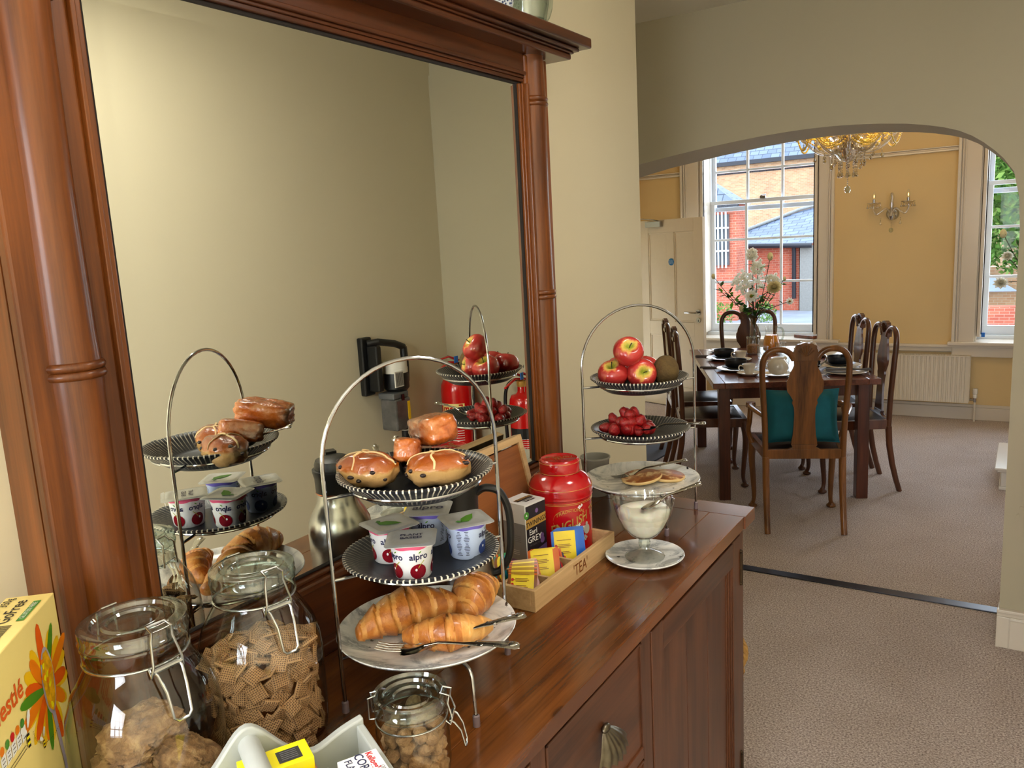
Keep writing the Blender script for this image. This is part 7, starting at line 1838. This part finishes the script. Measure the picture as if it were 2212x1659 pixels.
bouquet('tall glass vase of white flowers and greenery before the window', tuple(b0), [
    (-0.02, 0.50, 0.0, 'cluster', 0.10), (0.02, 0.62, 0.02, 'cluster', 0.06), (-0.10, 0.52, 0.03, 'cluster', 0.09), (0.13, 0.52, 0.02, 'cluster', 0.055),
    (0.16, 0.47, -0.04, 'dahlia', 0.062), (0.12, 0.70, 0.0, 'bud', 0.032), (0.0, 0.41, -0.08, 'cosmos', 0.055), (-0.20, 0.44, 0.0, 'leaf', 0.03), (-0.33, 0.56, 0.03, 'bud', 0.022),
    (-0.28, 0.46, 0.0, 'leaf', 0.02), (0.22, 0.53, 0.02, 'bud', 0.018), (-0.09, 0.31, -0.03, 'bud', 0.026), (0.26, 0.36, 0.02, 'cosmos', 0.032), (-0.02, 0.72, 0.02, 'cluster', 0.045), (0.07, 0.42, -0.02, 'leaf', 0.02), (0.13, 0.34, -0.05, 'leaf', 0.02), (-0.13, 0.36, -0.03, 'leaf', 0.02)], 5)
mt = thing('mantel_shelf', 'white painted fireplace mantel hidden mostly by the pier', 'mantelpiece', (1.62, 6.30, 0))
s = MB(); s.bx(-0.50, 0.34, -0.62, 0.62, 1.04, 1.08, 'white_gloss'); s.build('shelf', mt, smooth=0, bevel=0.006)
for y in (-0.50, 0.50):
    s = MB(); s.bx(0.12, 0.34, y-0.08, y+0.08, 0.15, 1.04, 'white_gloss'); s.build('pilaster', mt, smooth=0, bevel=0.004)
s = MB(); s.bx(0.05, 0.34, -0.42, 0.42, 0.86, 1.04, 'white_gloss'); s.build('frieze', mt, smooth=0)
s = MB(); s.bx(0.20, 0.34, -0.42, 0.42, 0.0, 0.86, 'gap_dark'); s.build('hearth_opening', mt, smooth=0)
bouquet('vase of white roses at the right edge, blooms leaning past the pier', (1.08, 6.30, 1.081), [
    (-0.235, 0.145, -0.02, 'peony', 0.050), (-0.205, 0.32, 0.0, 'peony', 0.042), (-0.235, 0.47, 0.0, 'bud', 0.03), (-0.15, 0.40, 0.0, 'leaf', 0.02), (-0.10, 0.25, 0.0, 'peony', 0.045), (-0.05, 0.42, 0.0, 'leaf', 0.03)], 9, 0.10)

# ================================================================== CHANDELIER AND WALL LIGHT
cl = thing('chandelier', 'large crystal chandelier with golden lit beads, seen below the arch', 'chandelier', tuple(CH))
s = MB(); s.tube([(0, 0, 0.15), (0, 0, 0.62)], 0.012, 'chrome', 10); s.lathe([(0, 0.62), (0.06, 0.66), (0.07, 0.705), (0, 0.709)], 24, 'chrome'); s.lathe([(0, -0.16), (0.02, -0.155), (0.035, -0.12), (0.022, -0.10), (0.05, -0.07), (0.075, -0.02), (0.04, 0.0), (0.03, 0.10), (0.045, 0.16), (0.02, 0.22), (0.012, 0.40)], 24, 'crystal'); s.build('stem', cl, smooth=40)
s = MB(); s.lathe([(0.02, -0.175), (0.05, -0.16), (0.105, -0.10), (0.115, -0.095), (0.045, -0.13)], 32, 'crystal'); s.lathe([(0.0, -0.125), (0.035, -0.12), (0.075, -0.05), (0.115, -0.02), (0.12, -0.018)], 32, 'crystal', fn=lambda r, z, a, j: (r*(1+0.05*cos(a*10)), z)); s.build('centre_bowl', cl, smooth=40)
def drop(s, p, L=0.045, mat='crystal'):
    s.lathe([(0, 0), (0.004, -0.004), (0.004, -0.010), (0.0015, -0.012), (0.006, -0.020), (0.012, -L*0.80), (0.007, -L*0.95), (0, -L)], 6, mat, T(*p))
    s.ell((p[0], p[1], p[2]+0.008), (0.0045, 0.0045, 0.0045), mat, 6, 4)
NA_ = 8
for k in range(NA_):
    a = 2*pi*k/NA_+0.2; ca2, sa2 = cos(a), sin(a)
    P = lambda r, z: (r*ca2, r*sa2, z)
    s = MB(); s.tube(catmull([P(0.03, -0.06), P(0.10, -0.12), P(0.19, -0.10), P(0.27, -0.02), P(0.30, 0.03)], 5), 0.009, 'crystal', 8)
    s.lathe([(0.0, 0.03), (0.045, 0.045), (0.06, 0.06), (0.055, 0.058), (0.01, 0.04)], 20, 'crystal', T(0.30*ca2, 0.30*sa2, 0)); arm_ = s.build('glass_arm', cl, smooth=50)
    s = MB(); s.lathe([(0, 0.045), (0.011, 0.045), (0.011, 0.12), (0, 0.12)], 14, 'candle_white', T(0.30*ca2, 0.30*sa2, 0)); s.build('candle_sleeve', arm_)
    s = MB(); s.lathe([(0, 0.12), (0.010, 0.125), (0.014, 0.145), (0.008, 0.17), (0, 0.185)], 12, 'bulb_glass', T(0.30*ca2, 0.30*sa2, 0)); s.build('bulb', arm_)
    s = MB()
    a2_ = 2*pi*(k+1)/NA_+0.2
    # bead swags: arm to arm (low), arm to stem (high)
    am = (a+a2_)/2
    for (p0, p1, sag, n_) in ((Vector(P(0.315, 0.03)), Vector((0.315*cos(a2_), 0.315*sin(a2_), 0.03)), 0.120, 24), (Vector(P(0.31, 0.05)), Vector((0.31*cos(a2_), 0.31*sin(a2_), 0.05)), 0.075, 20), (Vector(P(0.30, 0.04)), Vector((0.02*ca2, 0.02*sa2, 0.24)), 0.14, 32), (Vector(P(0.29, 0.05)), Vector((0.03*cos(am), 0.03*sin(am), 0.16)), 0.12, 28), (Vector(P(0.30, 0.04)), Vector(P(0.06, -0.03)), 0.07, 20), (Vector(P(0.20, -0.02)), Vector((0.20*cos(a2_), 0.20*sin(a2_), -0.02)), 0.06, 13)):
        for i in range(n_+1):
            t_ = i/n_; p = p0.lerp(p1, t_); p.z -= sag*4*t_*(1-t_); s.ell(tuple(p), (0.0070, 0.0070, 0.0070), 'crystal_lamplit', 6, 4)
    o = s.build('bead_swag', cl, smooth=60); o['kind'] = 'stuff'
    s = MB()
    for (r, z) in ((0.335, 0.035), (0.27, -0.03), (0.20, -0.11)): drop(s, P(r, z-0.01))
    for (dx_, z) in ((0.045, 0.02), (-0.045, 0.02)): drop(s, (0.31*ca2-dx_*sa2, 0.31*sa2+dx_*ca2, z))
    o = s.build('pendant_drops', arm_, smooth=0)
    if k % 2 == 0: o['kind'] = 'stuff'
    else: o['kind'] = 'stuff'
s = MB()
for k in range(14):
    a = 2*pi*k/14
    for i in range(3+(k % 3)): s.ell((0.10*cos(a), 0.10*sin(a), -0.11-0.014*i), (0.006,)*3, 'crystal', 6, 4)
    drop(s, (0.10*cos(a), 0.10*sin(a), -0.11-0.014*(3+(k % 3))))
for k in range(8):
    a = 2*pi*k/8+0.3
    for i in range(4): s.ell((0.055*cos(a), 0.055*sin(a), -0.17-0.014*i), (0.006,)*3, 'crystal', 6, 4)
    drop(s, (0.055*cos(a), 0.055*sin(a), -0.225), 0.05)
o = s.build('pendant_drops', cl, smooth=0); o['kind'] = 'stuff'
s = MB()
for i in range(13): s.ell((0, 0, -0.17-0.013*i), (0.0055,)*3, 'crystal', 6, 4)
s.ell((0, 0, -0.352), (0.021, 0.021, 0.023), 'glass_lid', 8, 6); s.build('finial_ball', cl, smooth=0)

ws = thing('wall_light', 'two-armed crystal wall light with candle bulbs on the yellow wall', 'wall light', (0.005, YF, 1.735))
s = MB(); s.lathe([(0, -0.045), (0.028, -0.04), (0.048, -0.02), (0.052, 0.0)], 28, 'chrome', T(0, 0, 0) @ RX(pi/2) @ Matrix.Scale(-1, 4, (0, 0, 1))); s.build('back_plate', ws)
s = MB(); s.lathe([(0, -0.06), (0.018, -0.05), (0.030, -0.02), (0.022, 0.01), (0.012, 0.04), (0.018, 0.07), (0.014, 0.10), (0.018, 0.14), (0.012, 0.17), (0, 0.178)], 16, 'crystal', T(0, -0.065, 0.0)); s.build('centre_stem', ws)
for sg in (-1, 1):
    s = MB(); s.tube(catmull([(0, -0.06, -0.01), (sg*0.035, -0.10, 0.045), (sg*0.075, -0.12, 0.02), (sg*0.110, -0.125, 0.0), (sg*0.135, -0.12, 0.045), (sg*0.130, -0.12, 0.075)], 5), 0.0075, 'crystal', 10); arm_ = s.build('glass_arm', ws, smooth=60)
    s = MB(); s.lathe([(0.008, 0.072), (0.030, 0.080), (0.052, 0.095), (0.050, 0.098), (0.010, 0.085)], 24, 'crystal', T(sg*0.130, -0.12, 0)); s.build('drip_pan', arm_)
    s = MB(); s.lathe([(0, 0.085), (0.011, 0.085), (0.011, 0.125), (0, 0.125)], 14, 'chrome', T(sg*0.130, -0.12, 0)); s.build('candle_sleeve', arm_)
    s = MB(); s.lathe([(0.007, 0.125), (0.013, 0.145), (0.012, 0.165), (0.004, 0.19), (0, 0.196)], 14, 'glass_clear', T(sg*0.130, -0.12, 0)); s.ell((sg*0.130, -0.12, 0.15), (0.004, 0.004, 0.012), 'bulb_glass', 8, 6); s.build('candle_bulb', arm_)
    s = MB()
    for k in range(6): a = 2*pi*k/6+0.3; drop(s, (sg*0.130+0.05*cos(a), -0.12+0.05*sin(a), 0.085), 0.035)
    drop(s, (sg*0.075, -0.12, -0.045), 0.045); o = s.build('pendant_drops', arm_, smooth=0); o['kind'] = 'stuff'
s = MB(); 
for k in range(4): s.ell((0, -0.075, -0.07-0.012*k), (0.003,)*3, 'crystal', 6, 4)
s.ell((0, -0.075, -0.135), (0.018, 0.018, 0.020), 'glass_lid', 8, 6); s.build('finial_ball', ws, smooth=0)
